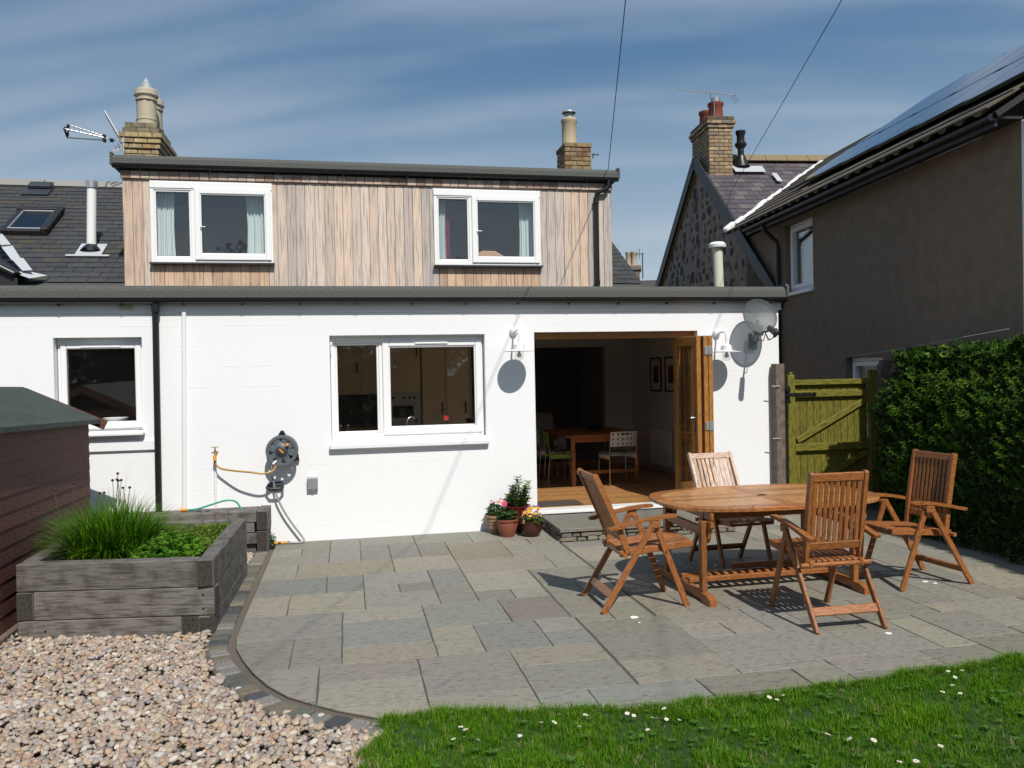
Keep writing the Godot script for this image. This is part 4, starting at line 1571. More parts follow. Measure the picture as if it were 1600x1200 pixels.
	s.lathe(Vector3(4.28, top + 0.5, -5.6), [Vector2(0.08, 0.0), Vector2(0.08, 0.1), Vector2(0.075, 0.0)], 12)
	s.lathe(Vector3(4.28, top + 0.61, -5.6), [Vector2(0.135, 0.0), Vector2(0.12, 0.03), Vector2(0.0, 0.045), Vector2(0.135, -0.002)], 16)
	for k in 4:
		var a := TAU * k / 4.0
		s.tube([Vector3(4.28 + cos(a) * 0.08, top + 0.55, -5.6 + sin(a) * 0.08), Vector3(4.28 + cos(a) * 0.1, top + 0.62, -5.6 + sin(a) * 0.1)], 0.006, 4)
	obj("cowl", s, M.galvanised, ch)
	s = sh(false)
	s.tube([Vector3(4.66, 5.95, -5.42), Vector3(4.8, 5.95, -5.4)], 0.012, 6)
	s.tube([Vector3(4.68, 5.88, -5.42), Vector3(4.7, 5.98, -5.42)], 0.01, 6)
	obj("wire_bracket", s, M.cable, ch)


# ---------------------------------------------------------------- the neighbours

func build_neighbours() -> void:
	var a := deg_to_rad(5.7)
	# local axes of the next plot: x across, z along its side wall towards the lawn
	var turn := -a
	var w := thing("pebbledash_wing", "brown pebbledashed house wing with solar panels on its tiled roof", "house", Vector3(7.15, 0, 0), turn)
	var s := sh(false)
	# side wall with two windows; built facing +z, then turned to face the garden
	var face_west := Transform3D(Basis(Vector3.BACK, Vector3.UP, Vector3.LEFT), Vector3.ZERO)
	s.xf = face_west
	wall_with_openings(s, -5.2, 2.22, -0.1, 4.37, 0.0, -0.28, [[-3.47, -2.44, 3.12, 4.3], [-1.45, -0.45, 0.9, 1.98]])
	obj("side_wall", s, M.pebbledash, w)
	s = sh(false)
	s.face(Vector3(0.28, -0.1, 2.2), Vector3(6.7, -0.1, 2.2), Vector3(6.7, 4.37, 2.2), Vector3(0.28, 4.37, 2.2), Vector3.BACK)
	s.face(Vector3(0.28, 4.37, 2.2), Vector3(6.7, 4.37, 2.2), Vector3(3.5, 6.5, 2.2), Vector3(3.4, 6.5, 2.2), Vector3.BACK)
	s.cube(0.29, 6.7, -0.1, 4.3, -5.1, -4.9)
	s.cube(6.5, 6.7, -0.1, 4.3, -4.9, 2.19)
	s.cube(0.281, 6.5, 4.2, 4.36, -4.9, 2.19)
	s.cube(0.281, 6.5, 2.5, 2.6, -4.9, 2.19)
	obj("outer_walls", s, M.pebbledash, w)
	s = sh(false)
	s.cube(-0.012, 0.1, -0.1, 4.36, 2.221, 2.3, 0.01)
	obj("lit_face_strip", s, M.painted_wall, w)  # white strip standing in for the wing's sunlit front face
	for o in [[-3.47, -2.44, 3.12, 4.3], [-1.45, -0.45, 0.9, 1.98]]:
		var win := part("window", w)
		s = sh(false)
		s.xf = face_west
		ring(s, o[0] + 0.005, o[1] - 0.005, o[2] + 0.005, o[3] - 0.005, [0.06, 0.06, 0.08, 0.07], -0.2, -0.1)
		obj("frame", s, M.upvc, win)
		s = sh(false)
		s.xf = face_west
		ring(s, o[0] + 0.05, o[1] - 0.05, o[2] + 0.07, o[3] - 0.06, [0.07, 0.07, 0.07, 0.07], -0.17, -0.075, 0.008)
		obj("sash", s, M.upvc, win)
		s = sh(false)
		s.xf = face_west
		s.cube(o[0] + 0.12, o[1] - 0.12, o[2] + 0.14, o[3] - 0.13, -0.13, -0.126)
		s.cube(o[0] + 0.12, o[1] - 0.12, o[2] + 0.14, o[3] - 0.13, -0.15, -0.146)
		obj("pane", s, M.pane, win)
		s = sh(false)
		s.xf = face_west
		s.cube(o[0] - 0.03, o[1] + 0.03, o[2] - 0.05, o[2] + 0.004, -0.1, 0.05, 0.008)
		obj("sill", s, M.upvc, win)
	# eaves: fascia, gutter, tiles
	s = sh(false)
	s.cube(-0.3, 0.0, 4.371, 4.4, -4.4, 2.24)
	s.cube(-0.315, -0.285, 4.29, 4.42, -4.4, 2.24)
	obj("fascia_board", s, M.barge_paint, w)
	s = sh(false)
	s.tube([Vector3(-0.36, 4.38, -4.4), Vector3(-0.36, 4.38, 2.26)], 0.04, 10)
	obj("gutter", s, M.black_plastic, w)
	s = sh(false)
	s.tube([Vector3(-0.34, 4.36, -3.62), Vector3(-0.3, 4.24, -3.62), Vector3(-0.08, 4.05, -3.62), Vector3(-0.06, 3.95, -3.62), Vector3(-0.06, 0.0, -3.62)], 0.038, 10)
	obj("downpipe", s, M.black_plastic, w)
	var m := 0.635
	var up := Vector3(1, m, 0).normalized()
	var nn := Vector3(-m, 1, 0).normalized()
	s = sh(false)
	s.bar(Vector3(-0.33, 4.4, -1.1), Vector3(3.45, 4.4 + m * 3.78, -1.1), 6.8, 0.06, 0.0, nn)
	s.bar(Vector3(3.5, 6.82, -1.1), Vector3(7.2, 4.4, -1.1), 6.8, 0.06)
	obj("roof_deck", s, M.barge_paint, w)
	# interlocking tiles, each with a roll along one edge
	var tile := sh(false)
	var o := PackedVector2Array()
	for p in [[0.0, 0.0], [0.06, 0.0], [0.09, 0.03], [0.14, 0.045], [0.19, 0.03], [0.22, 0.0], [0.3, 0.0], [0.3, -0.018], [0.0, -0.018]]:
		o.append(Vector2(p[0], p[1]))
	tile.prism(o, 0.42, 0.0)
	var tile_mesh := tile.mesh()
	var mats := []
	for t in [Color(0.12, 0.1, 0.07), Color(0.15, 0.12, 0.085), Color(0.095, 0.085, 0.065)]:
		var tm: StandardMaterial3D = M.roof_tile.duplicate()
		tm.albedo_color = (t as Color).linear_to_srgb()
		mats.append(tm)
	var made := 0
	for row in 12:
		var along := -7.6
		while along < 2.2:
			var at := Vector3(-0.42, 4.43, along) + up * (row * 0.35) + nn * 0.03
			# the valley with the cottage's own roof cuts the courses short
			var valley := -7.94 + (6.57 - at.y) / 0.8
			var hidden := row > 1 and row < 10 and along > -3.2
			if along > valley - 0.15 and not hidden and made < 300:
				var t := obj("roof_tile", tile_mesh, mats[rng.randi_range(0, 2)], w)
				var tilt := (up + nn * -0.05).normalized()
				t.transform = Transform3D(Basis(Vector3.BACK, Vector3.BACK.cross(tilt) * -1.0, tilt), at)
				made += 1
			along += 0.3
	# mortar bedding along the valley
	s = sh(false)
	for k in 13:
		var t0 := k / 13.0
		var p := Vector3(-0.25, 4.58, -5.35).lerp(Vector3(2.95, 6.56, -7.83), t0)
		s.box(p + Vector3(rr(-0.02, 0.02), 0.03, 0.0), Vector3(0.34, 0.09 + rr(-0.02, 0.03), 0.09 + rr(-0.02, 0.02)), 0.025, Basis(Vector3.UP, 0.66) * Basis(Vector3.BACK, 0.5))
	obj("valley_mortar", s, M.white_plastic, w)
	# solar panels in two rows
	for row in 2:
		for i in 6:
			var p := part("solar_panel", w)
			var lo := 0.5 if row == 0 else 1.68
			var hi := 1.62 if row == 0 else 3.2
			var k0 := -3.85 + i * 1.03
			var skew := 0.055 * (k0 + 3.85)
			var c := Vector3(-0.35, 4.45, 0) + Vector3(1, m, 0) * ((lo + hi) * 0.5 + 0.2 - skew) + nn * 0.13 + Vector3(0, 0, k0 + 0.5)
			var l := (hi - lo) / cos(atan(m))
			var b := Basis(up, nn, up.cross(nn)).rotated(nn, 0.05)
			s = sh(false)
			s.box(c, Vector3(l, 0.04, 1.02), 0.004, b)
			obj("frame", s, M.black_plastic, p)
			s = sh(false)
			s.box(c + nn * 0.012, Vector3(l - 0.03, 0.022, 0.99), 0.0, b)
			obj("glass", s, M.panel_glass, p)

	build_cottage(a)


func build_cottage(a: float) -> void:
	var c := thing("stone_cottage", "rubble stone gabled cottage with purple slate roof and red chimney pots", "house", Vector3(7.15, 0, 0), -a)
	var s := sh(false)
	# gable in the (z, y) plane, facing west
	var west := Transform3D(Basis(Vector3.BACK, Vector3.UP, Vector3.LEFT), Vector3.ZERO)
	s.prism(PackedVector2Array([Vector2(-12.0, -0.1), Vector2(-3.95, -0.1), Vector2(-3.95, 3.37), Vector2(-7.94, 6.53), Vector2(-12.0, 3.4)]), 0.3, 0.0, Transform3D(Basis(Vector3.BACK, Vector3.UP, Vector3.LEFT), Vector3(0.3, 0, 0)))
	obj("gable_wall", s, M.mortar, c)
	s = sh(false)
	s.cube(0.3, 8.0, -0.1, 3.36, -12.0, -11.7)
	s.cube(0.3, 8.0, -0.1, 3.3, -5.4, -5.21)
	obj("outer_walls", s, M.mortar, c)
	# rubble: dark stones of every size showing through the pointing
	var made := 0
	var y := 3.25
	while y < 6.4 and made < 299:
		var z0 := -7.94 - (6.3 - y) * 1.28
		var z1 := -7.94 + (6.3 - y) * 1.24
		var z := z0 + rr(0.0, 0.2)
		while z < z1 and made < 299:
			var big := rng.randf()
			var w := rr(0.045, 0.11) + (0.07 if big > 0.75 else 0.0)
			var hh := rr(0.05, 0.1) + (0.06 if big > 0.85 else 0.0)
			if rng.randf() < 0.9:
				var o := PackedVector2Array()
				var n := rng.randi_range(5, 7)
				for k in n:
					var t := TAU * k / n + rr(-0.3, 0.3)
					o.append(Vector2(signf(cos(t)) * pow(absf(cos(t)), 0.6) * w * rr(0.6, 1.1), signf(sin(t)) * pow(absf(sin(t)), 0.6) * hh * rr(0.6, 1.1)))
				s = sh(false)
				var tone: Color = [Color(0.075, 0.06, 0.053), Color(0.09, 0.07, 0.06), Color(0.11, 0.083, 0.065), Color(0.065, 0.058, 0.056), Color(0.12, 0.085, 0.068)][rng.randi_range(0, 4)]
				s.col = tone
				s.prism(o, 0.028, 0.012, west * Transform3D(Basis(Vector3.BACK, rr(-0.3, 0.3)), Vector3(z, y + rr(-0.05, 0.05), -0.02)))
				obj("stone", s, M.stone, c)
				made += 1
			z += w * 2.0 + rr(0.08, 0.26)
		y += rr(0.17, 0.23)
	# bargeboards
	s = sh(false)
	s.bar(Vector3(-0.08, 6.56, -7.94), Vector3(-0.08, 2.98, -3.5), 0.05, 0.24)
	s.bar(Vector3(-0.08, 6.56, -7.94), Vector3(-0.08, 2.98, -12.5), 0.05, 0.24)
	obj("bargeboard", s, M.barge_paint, c)
	s = sh(false)
	s.bar(Vector3(-0.03, 6.36, -7.9), Vector3(-0.03, 2.9, -3.62), 0.04, 0.07)
	s.bar(Vector3(-0.03, 6.36, -7.98), Vector3(-0.03, 2.9, -12.4), 0.04, 0.07)
	obj("soffit_board", s, M.brass, c)
	var up := Vector3(0, 0.8, -1).normalized()
	s = sh(false)
	s.col = Color(0.2, 0.17, 0.2)
	s.bar(Vector3(4.0, 3.05, -3.6), Vector3(4.0, 6.54, -7.96), 8.2, 0.08)
	s.bar(Vector3(4.0, 6.54, -7.92), Vector3(4.0, 3.0, -12.5), 8.2, 0.08)
	obj("roof_deck", s, M.slate, c)
	var roof := part("slate_roof", c)
	var tones := [Color(0.1, 0.082, 0.1), Color(0.115, 0.09, 0.105), Color(0.09, 0.076, 0.092), Color(0.125, 0.105, 0.115), Color(0.16, 0.145, 0.14)]
	var base := 4.5
	var g := 0.2
	slate_rows(roof, Vector3(-0.1, base, -7.94 + (6.57 - base) / 0.8) , Vector3.RIGHT, up, func(r: int) -> Array: return [0.0, minf(3.6, 0.25 + (r * g * 0.62) * 1.65)], 16, g, 0.25, tones)
	s = sh(false)
	s.col = Color(0.3, 0.23, 0.13)
	for i in 11:
		s.prism(PackedVector2Array([Vector2(-0.16, -0.1), Vector2(-0.04, 0.06), Vector2(0.04, 0.06), Vector2(0.16, -0.1)]), 0.49, 0.01, Transform3D(Basis(Vector3.BACK, Vector3.UP, Vector3.LEFT), Vector3(1.05 + i * 0.5, 6.66, -7.94)))
	obj("ridge_stones", s, M.stone, c)
	# chimney astride the gable
	var buff := [Color(0.58, 0.41, 0.24), Color(0.66, 0.48, 0.28), Color(0.52, 0.34, 0.21), Color(0.68, 0.51, 0.31), Color(0.44, 0.36, 0.28)]
	var ch := part("chimney", c)
	var top := brick_shaft(ch, 0.06, 0.6, -8.5, -7.35, 6.0, [[14, 0.0], [1, 0.03], [1, 0.06]], buff, 0.082)
	top = brick_shaft(ch, 0.05, 0.61, -8.51, -7.34, top, [[1, 0.02]], [Color(0.2, 0.16, 0.11), Color(0.26, 0.2, 0.12)], 0.09)
	for p in [Vector3(0.32, top, -7.62), Vector3(0.32, top, -8.22)]:
		s = sh(false)
		s.col = Color(0.34, 0.075, 0.05)
		s.lathe(p, [Vector2(0.17, -0.02), Vector2(0.15, 0.28), Vector2(0.175, 0.31), Vector2(0.175, 0.37), Vector2(0.14, 0.38), Vector2(0.12, 0.2)], 18)
		obj("chimney_pot", s, M.clay_pot, ch)
	s = sh(false)
	s.lathe(Vector3(0.32, top + 0.36, -7.62), [Vector2(0.1, 0.0), Vector2(0.1, 0.13), Vector2(0.0, 0.14)], 14)
	obj("cap", s, M.galvanised, ch)
	var v := part("soil_vent", c)
	s = sh(false)
	s.xf = Transform3D(Basis.IDENTITY, Vector3(-0.1, -0.27, 0))
	s.tube([Vector3(0.98, 6.3, -7.6), Vector3(0.98, 7.35, -7.6)], 0.07, 14)
	s.lathe(Vector3(0.98, 6.62, -7.6), [Vector2(0.2, 0.0), Vector2(0.13, 0.14), Vector2(0.09, 0.25)], 14)
	s.lathe(Vector3(0.98, 7.1, -7.6), [Vector2(0.078, -0.06), Vector2(0.13, 0.0), Vector2(0.13, 0.05), Vector2(0.09, 0.08), Vector2(0.085, 0.22), Vector2(0.11, 0.26), Vector2(0.11, 0.33), Vector2(0.0, 0.33)], 14)
	obj("pipe", s, M.black_plastic, v)
	s = sh(false)
	s.box(Vector3(1.0, 6.28, -7.45), Vector3(0.7, 0.015, 0.3), 0.003, Basis(Vector3.RIGHT, 0.674))
	s.box(Vector3(1.5, 6.02, -7.12), Vector3(0.12, 0.015, 0.4), 0.003, Basis(Vector3.RIGHT, 0.674))
	obj("flashing", s, M.lead, v)
	# television aerial on the chimney
	var t := thing("tv_aerial", "long grey television aerial on the red chimney pots of the stone cottage", "aerial")
	t.transform = Transform3D(Basis(Vector3.UP, -a), Vector3(7.15, 0, 0)) * Transform3D(Basis.from_scale(Vector3.ONE * 0.66), Vector3(0.1, top + 0.5, -7.4))
	s = sh(false)
	s.tube([Vector3(-1.05, 0.1, 0.1), Vector3(0.95, -0.02, 0.0)], 0.013, 6)
	obj("boom", s, M.galvanised, t)
	for i in 13:
		s = sh(false)
		var p := Vector3(-1.05, 0.11, 0.1).lerp(Vector3(0.5, 0.01, 0.02), i / 12.0)
		s.tube([p + Vector3(-0.05, 0.09, -0.12), p, p + Vector3(0.05, -0.02, 0.12)], 0.005, 4)
		obj("director", s, M.galvanised, t)
	s = sh(false)
	for i in 5:
		s.tube([Vector3(0.8 + i * 0.04, -0.05 + i * 0.035, -0.15), Vector3(0.8 + i * 0.04, -0.05 + i * 0.035, 0.15)], 0.006, 4)
		s.tube([Vector3(0.8 + i * 0.04, -0.05 - i * 0.045, -0.15), Vector3(0.8 + i * 0.04, -0.05 - i * 0.045, 0.15)], 0.006, 4)
	s.tube([Vector3(0.97, 0.1, 0.15), Vector3(0.8, -0.05, 0.15), Vector3(0.97, -0.24, 0.15)], 0.008, 4)
	s.tube([Vector3(0.97, 0.1, -0.15), Vector3(0.8, -0.05, -0.15), Vector3(0.97, -0.24, -0.15)], 0.008, 4)
	obj("reflector", s, M.galvanised, t)
	s = sh(false)
	s.tube([Vector3(0.05, 0.04, 0.0), Vector3(0.05, -0.12, -0.02), Vector3(0.2, -0.16, -0.1), Vector3(0.2, -0.9, -0.1)], 0.014, 6)
	obj("mast", s, M.galvanised, t)


func build_distance() -> void:
	# a house beyond, seen through the gap between the two roofs
	var d := thing("distant_house", "distant house with a slate ridge seen through the gap between the roofs", "house", Vector3(14.1, 0, -28.5), deg_to_rad(-20))
	var s := sh(false)
	s.col = Color(0.25, 0.21, 0.18)
	s.cube(-5.0, 7.0, 0.0, 4.2, -3.0, 3.0)
	obj("wall", s, M.stone, d)
	s = sh(false)
	s.col = Color(0.16, 0.15, 0.15)
	s.prism(PackedVector2Array([Vector2(-3.4, 4.0), Vector2(0.0, 6.25), Vector2(3.4, 4.0)]), 12.6, 0.0, Transform3D(Basis(Vector3.BACK, Vector3.UP, Vector3.LEFT), Vector3(7.3, 0, 0)))
	obj("roof", s, M.slate, d)
	var ch := part("chimney", d)
	s = sh(false)
	s.col = Color(0.36, 0.26, 0.2)
	s.cube(-0.52, 0.1, 5.4, 6.7, -0.4, 0.4, 0.02)
	s.cube(-0.6, 0.18, 6.7, 6.95, -0.48, 0.48, 0.04)
	obj("stack", s, M.brick, ch)
	for p in [Vector3(-0.42, 6.95, 0.1), Vector3(-0.16, 6.95, 0.2)]:
		s = sh(false)
		s.col = Color(0.6, 0.5, 0.36)
		s.lathe(p, [Vector2(0.17, 0.0), Vector2(0.14, 0.1), Vector2(0.14, 0.55), Vector2(0.17, 0.6), Vector2(0.17, 0.68), Vector2(0.0, 0.66)], 12)
		obj("chimney_pot", s, M.clay_pot, ch)
	s = sh(false)
	s.tube([Vector3(0.24, 6.3, 0.3), Vector3(0.24, 7.55, 0.3)], 0.03, 6)
	s.tube([Vector3(-0.1, 7.5, 0.3), Vector3(0.3, 7.5, 0.3)], 0.02, 6)
	s.tube([Vector3(0.1, 7.25, 0.3), Vector3(0.1, 7.75, 0.3)], 0.015, 6)
	obj("mast", s, M.cable, ch)


# ---------------------------------------------------------------- left side: shed, beds

func build_shed() -> void:
	var d := thing("shed", "low red brown timber shed with green felted roof at the left edge", "shed", Vector3(-2.48, 0, 0.88))
	var s := sh(false)
	# feather-edged boards on the two walls that show
	var n := 12
	for i in n:
		var y0 := 0.03 + i * 0.122
		s = sh()
		s.col = Color(1, 1, 1) * rr(0.72, 1.15)
		s.box(Vector3(0.004, y0 + 0.066, 1.6), Vector3(0.016, 0.13, 3.3), 0.003, Basis(Vector3.BACK, 0.045) * Basis(Vector3.RIGHT, -0.018 * i / n))
		obj("board", s, M.shed_wood, d)
		s = sh()
		s.box(Vector3(-0.56, y0 + 0.066, -0.012), Vector3(1.1, 0.13, 0.016), 0.003, Basis(Vector3.RIGHT, 0.1))
		obj("board", s, M.shed_wood, d)
	s = sh(false)
	s.cube(-1.1, -0.03, 0.0, 1.42, 0.0, 3.2)
	obj("frame", s, M.grey_paint, d)
	s = sh(false)
	s.cube(-1.12, 0.06, -0.03, 0.035, -0.09, 3.3, 0.006)
	obj("floor_bearer", s, M.post_wood, d)
	# roof: two felted pitches with a turned-down edge
	var e0 := Vector3(0.1, 1.475, -0.1)
	var e1 := Vector3(0.06, 1.565, 3.4)
	var r0 := Vector3(-0.58, 1.81, -0.1)
	var r1 := Vector3(-0.6, 1.86, 3.4)
	var f0 := Vector3(-1.26, 1.475, -0.1)
	var f1 := Vector3(-1.26, 1.565, 3.4)
	s = sh(false)
	s.face(e0, e1, r1, r0, Vector3(1, 1, 0))
	s.face(f0, f1, r1, r0, Vector3(-1, 1, 0))
	var dn := Vector3(0.004, -0.042, 0)
	s.face(e0, e1, e1 + dn, e0 + dn, Vector3.RIGHT)
	s.face(f0, f1, f1 + dn, f0 + dn, Vector3.LEFT)
	s.face(e0, r0, r0 + dn, e0 + dn, Vector3.FORWARD)
	s.face(f0, r0, r0 + dn, f0 + dn, Vector3.FORWARD)
	s.face(e0 + dn, e1 + dn, r1 + dn, r0 + dn, Vector3(-1, -1, 0))
	s.face(f0 + dn, f1 + dn, r1 + dn, r0 + dn, Vector3(1, -1, 0))
	obj("felt_roof", s, M.shed_felt, d)
	s = sh()
	s.bar(Vector3(0.15, 1.41, -0.115), Vector3(-0.58, 1.76, -0.115), 0.02, 0.09, 0.003)
	s.bar(Vector3(-1.3, 1.41, -0.115), Vector3(-0.58, 1.76, -0.115), 0.02, 0.09, 0.003)
	obj("bargeboard", s, M.shed_wood, d)


# a sleeper: a heavy balk with worn edges; the dark end grain is a face of its own
func sleeper(parent: Node, a: Vector3, b: Vector3, w: float, t: float, tone := 1.0) -> void:
	var s := sh()
	s.col = Color(1, 1, 1) * tone * rr(0.85, 1.1)
	s.bar(a, b, w, t, 0.007)
	obj("sleeper", s, M.sleeper, parent)
	var d := (b - a).normalized()
	for e in [a, b]:
		var o: Vector3 = d * (-0.0015 if e == a else 0.0015)
		s = sh()
		s.bar(e + o - d * 0.001, e + o + d * 0.001, w - 0.016, t - 0.016)
		obj("end_grain", s, M.sleeper_end, parent)


func build_beds() -> void:
	var d := thing("raised_bed", "front raised bed of weathered grey sleepers planted with grassy chives", "raised bed")
	# corners: front left, front right, back right, back left
	var fl := Vector3(-2.37, 0, 2.98)
	var fr := Vector3(-0.975, 0, 3.2)
	var br := Vector3(-0.945, 0, 1.42)
	var bl := Vector3(-2.36, 0, 1.3)
	var hs := [[-0.06, 0.115], [0.118, 0.325], [0.328, 0.53]]
	var df := (fr - fl).normalized()
	var nf := Vector3(df.z, 0, -df.x)
	if nf.z < 0.0:
		nf = -nf
	var ds := (br - fr).normalized()
	for k in 3:
		var y: float = (hs[k][0] + hs[k][1]) * 0.5
		var t: float = hs[k][1] - hs[k][0]
		var h := Vector3(0, y, 0)
		var w := 0.115
		# ends lap the other way in every course
		var f_a := fl + h - nf * w * 0.5
		var f_b := fr + h - nf * w * 0.5
		var r_off := Vector3(-w * 0.5, 0, 0)
		if k == 0:
			sleeper(d, f_a, f_b - df * 0.24, w, t, 0.95)
			sleeper(d, fr + h + r_off - Vector3(0.0, 0, 0.0), br + h + r_off, w, t, 0.8)
			s_end(d, fr + h - nf * 0.02 - df * 0.12, df, 0.235, t)
			sleeper(d, fl + h + Vector3(w * 0.5, 0, -w), bl + h + Vector3(w * 0.5, 0, 0), w, t)
		elif k == 1:
			sleeper(d, f_a + df * (w + 0.003), f_b, w, t, 1.05)
			sleeper(d, fr + h + r_off - Vector3(0, 0, w + 0.012), br + h + r_off, w, t, 0.85)
			sleeper(d, fl + h + Vector3(w * 0.5, 0, 0.008), bl + h + Vector3(w * 0.5, 0, 0), w, t, 0.8)
		else:
			sleeper(d, f_a, f_b - df * (w + 0.003), w, t, 0.95)
			sleeper(d, fr + h + r_off + Vector3(0, 0, 0.004), br + h + r_off, w, t, 0.85)
			sleeper(d, fl + h + Vector3(w * 0.5, 0, -w - 0.012), bl + h + Vector3(w * 0.5, 0, 0), w, t, 0.9)
		sleeper(d, bl + h + Vector3(w + 0.003, 0, w * 0.5), br + h + Vector3(-w - 0.003, 0, w * 0.5), w, t, 0.95)
	var s := sh(false)
	for q in [[fr - df * 0.07, 0.47], [fr - df * 0.08, 0.27], [fr - df * 0.08, 0.17], [fl + df * 0.2, 0.04]]:
		var p: Vector3 = q[0]
		s.lathe(p + Vector3(0, q[1], 0) + nf * 0.001, [Vector2(0.009, 0.0), Vector2(0.007, 0.004), Vector2(0.0, 0.004)], 8, Basis(Vector3.RIGHT, PI / 2))
	obj("bolt_head", s, M.black_plastic, d)
	s = sh(false)
	s.face(fl + Vector3(0.1, 0.46, -0.1), fr + Vector3(-0.1, 0.46, -0.1), br + Vector3(-0.1, 0.46, 0.1), bl + Vector3(0.1, 0.46, 0.1), Vector3.UP)
	obj("soil", s, M.soil, d)

	d = thing("sleeper_bench", "low rear sleeper bed along the white wall topped with grey planks", "raised bed")
	sleeper(d, Vector3(-3.6, 0.37, 0.345), Vector3(-0.965, 0.37, 0.345), 0.11, 0.12, 1.1)
	sleeper(d, Vector3(-3.6, 0.255, 0.345), Vector3(-0.985, 0.255, 0.345), 0.11, 0.105, 1.0)
	sleeper(d, Vector3(-3.6, 0.02, 0.345), Vector3(-0.975, 0.02, 0.345), 0.11, 0.12, 0.9)
	sleeper(d, Vector3(-0.96, 0.145, 0.398), Vector3(-1.07, 0.145, 0.398), 0.11, 0.11, 0.7)
	s_end(d, Vector3(-1.01, 0.14, 0.4), Vector3.RIGHT, 0.09, 0.11)
	sleeper(d, Vector3(-0.9, 0.325, 0.408), Vector3(-0.9, 0.325, 0.005), 0.115, 0.21, 0.85)
	sleeper(d, Vector3(-0.905, 0.085, 0.402), Vector3(-0.905, 0.085, 0.005), 0.11, 0.26, 0.7)
	for i in 2:
		var sz := 0.145
		sleeper(d, Vector3(-3.6, 0.4, 0.08 + i * (sz + 0.004)), Vector3(-0.965, 0.4, 0.08 + i * (sz + 0.004)), sz, 0.05, 1.15)
	s = sh(false)
	s.lathe(Vector3(-1.53, 0.425, 0.19), [Vector2(0.07, 0.0), Vector2(0.065, 0.012), Vector2(0.0, 0.014)], 16)
	tag(obj("drain_cover", s, M.dark_grey_plastic), "small round dark cover lying on the rear sleeper bench", "cover")

	build_bed_plants()


func s_end(parent: Node, at: Vector3, along: Vector3, w: float, t: float) -> void:
	var s := sh()
	s.bar(at - along * w * 0.5, at + along * w * 0.5, 0.05, t - 0.004, 0.004)
	obj("end_grain", s, M.sleeper_end, parent)


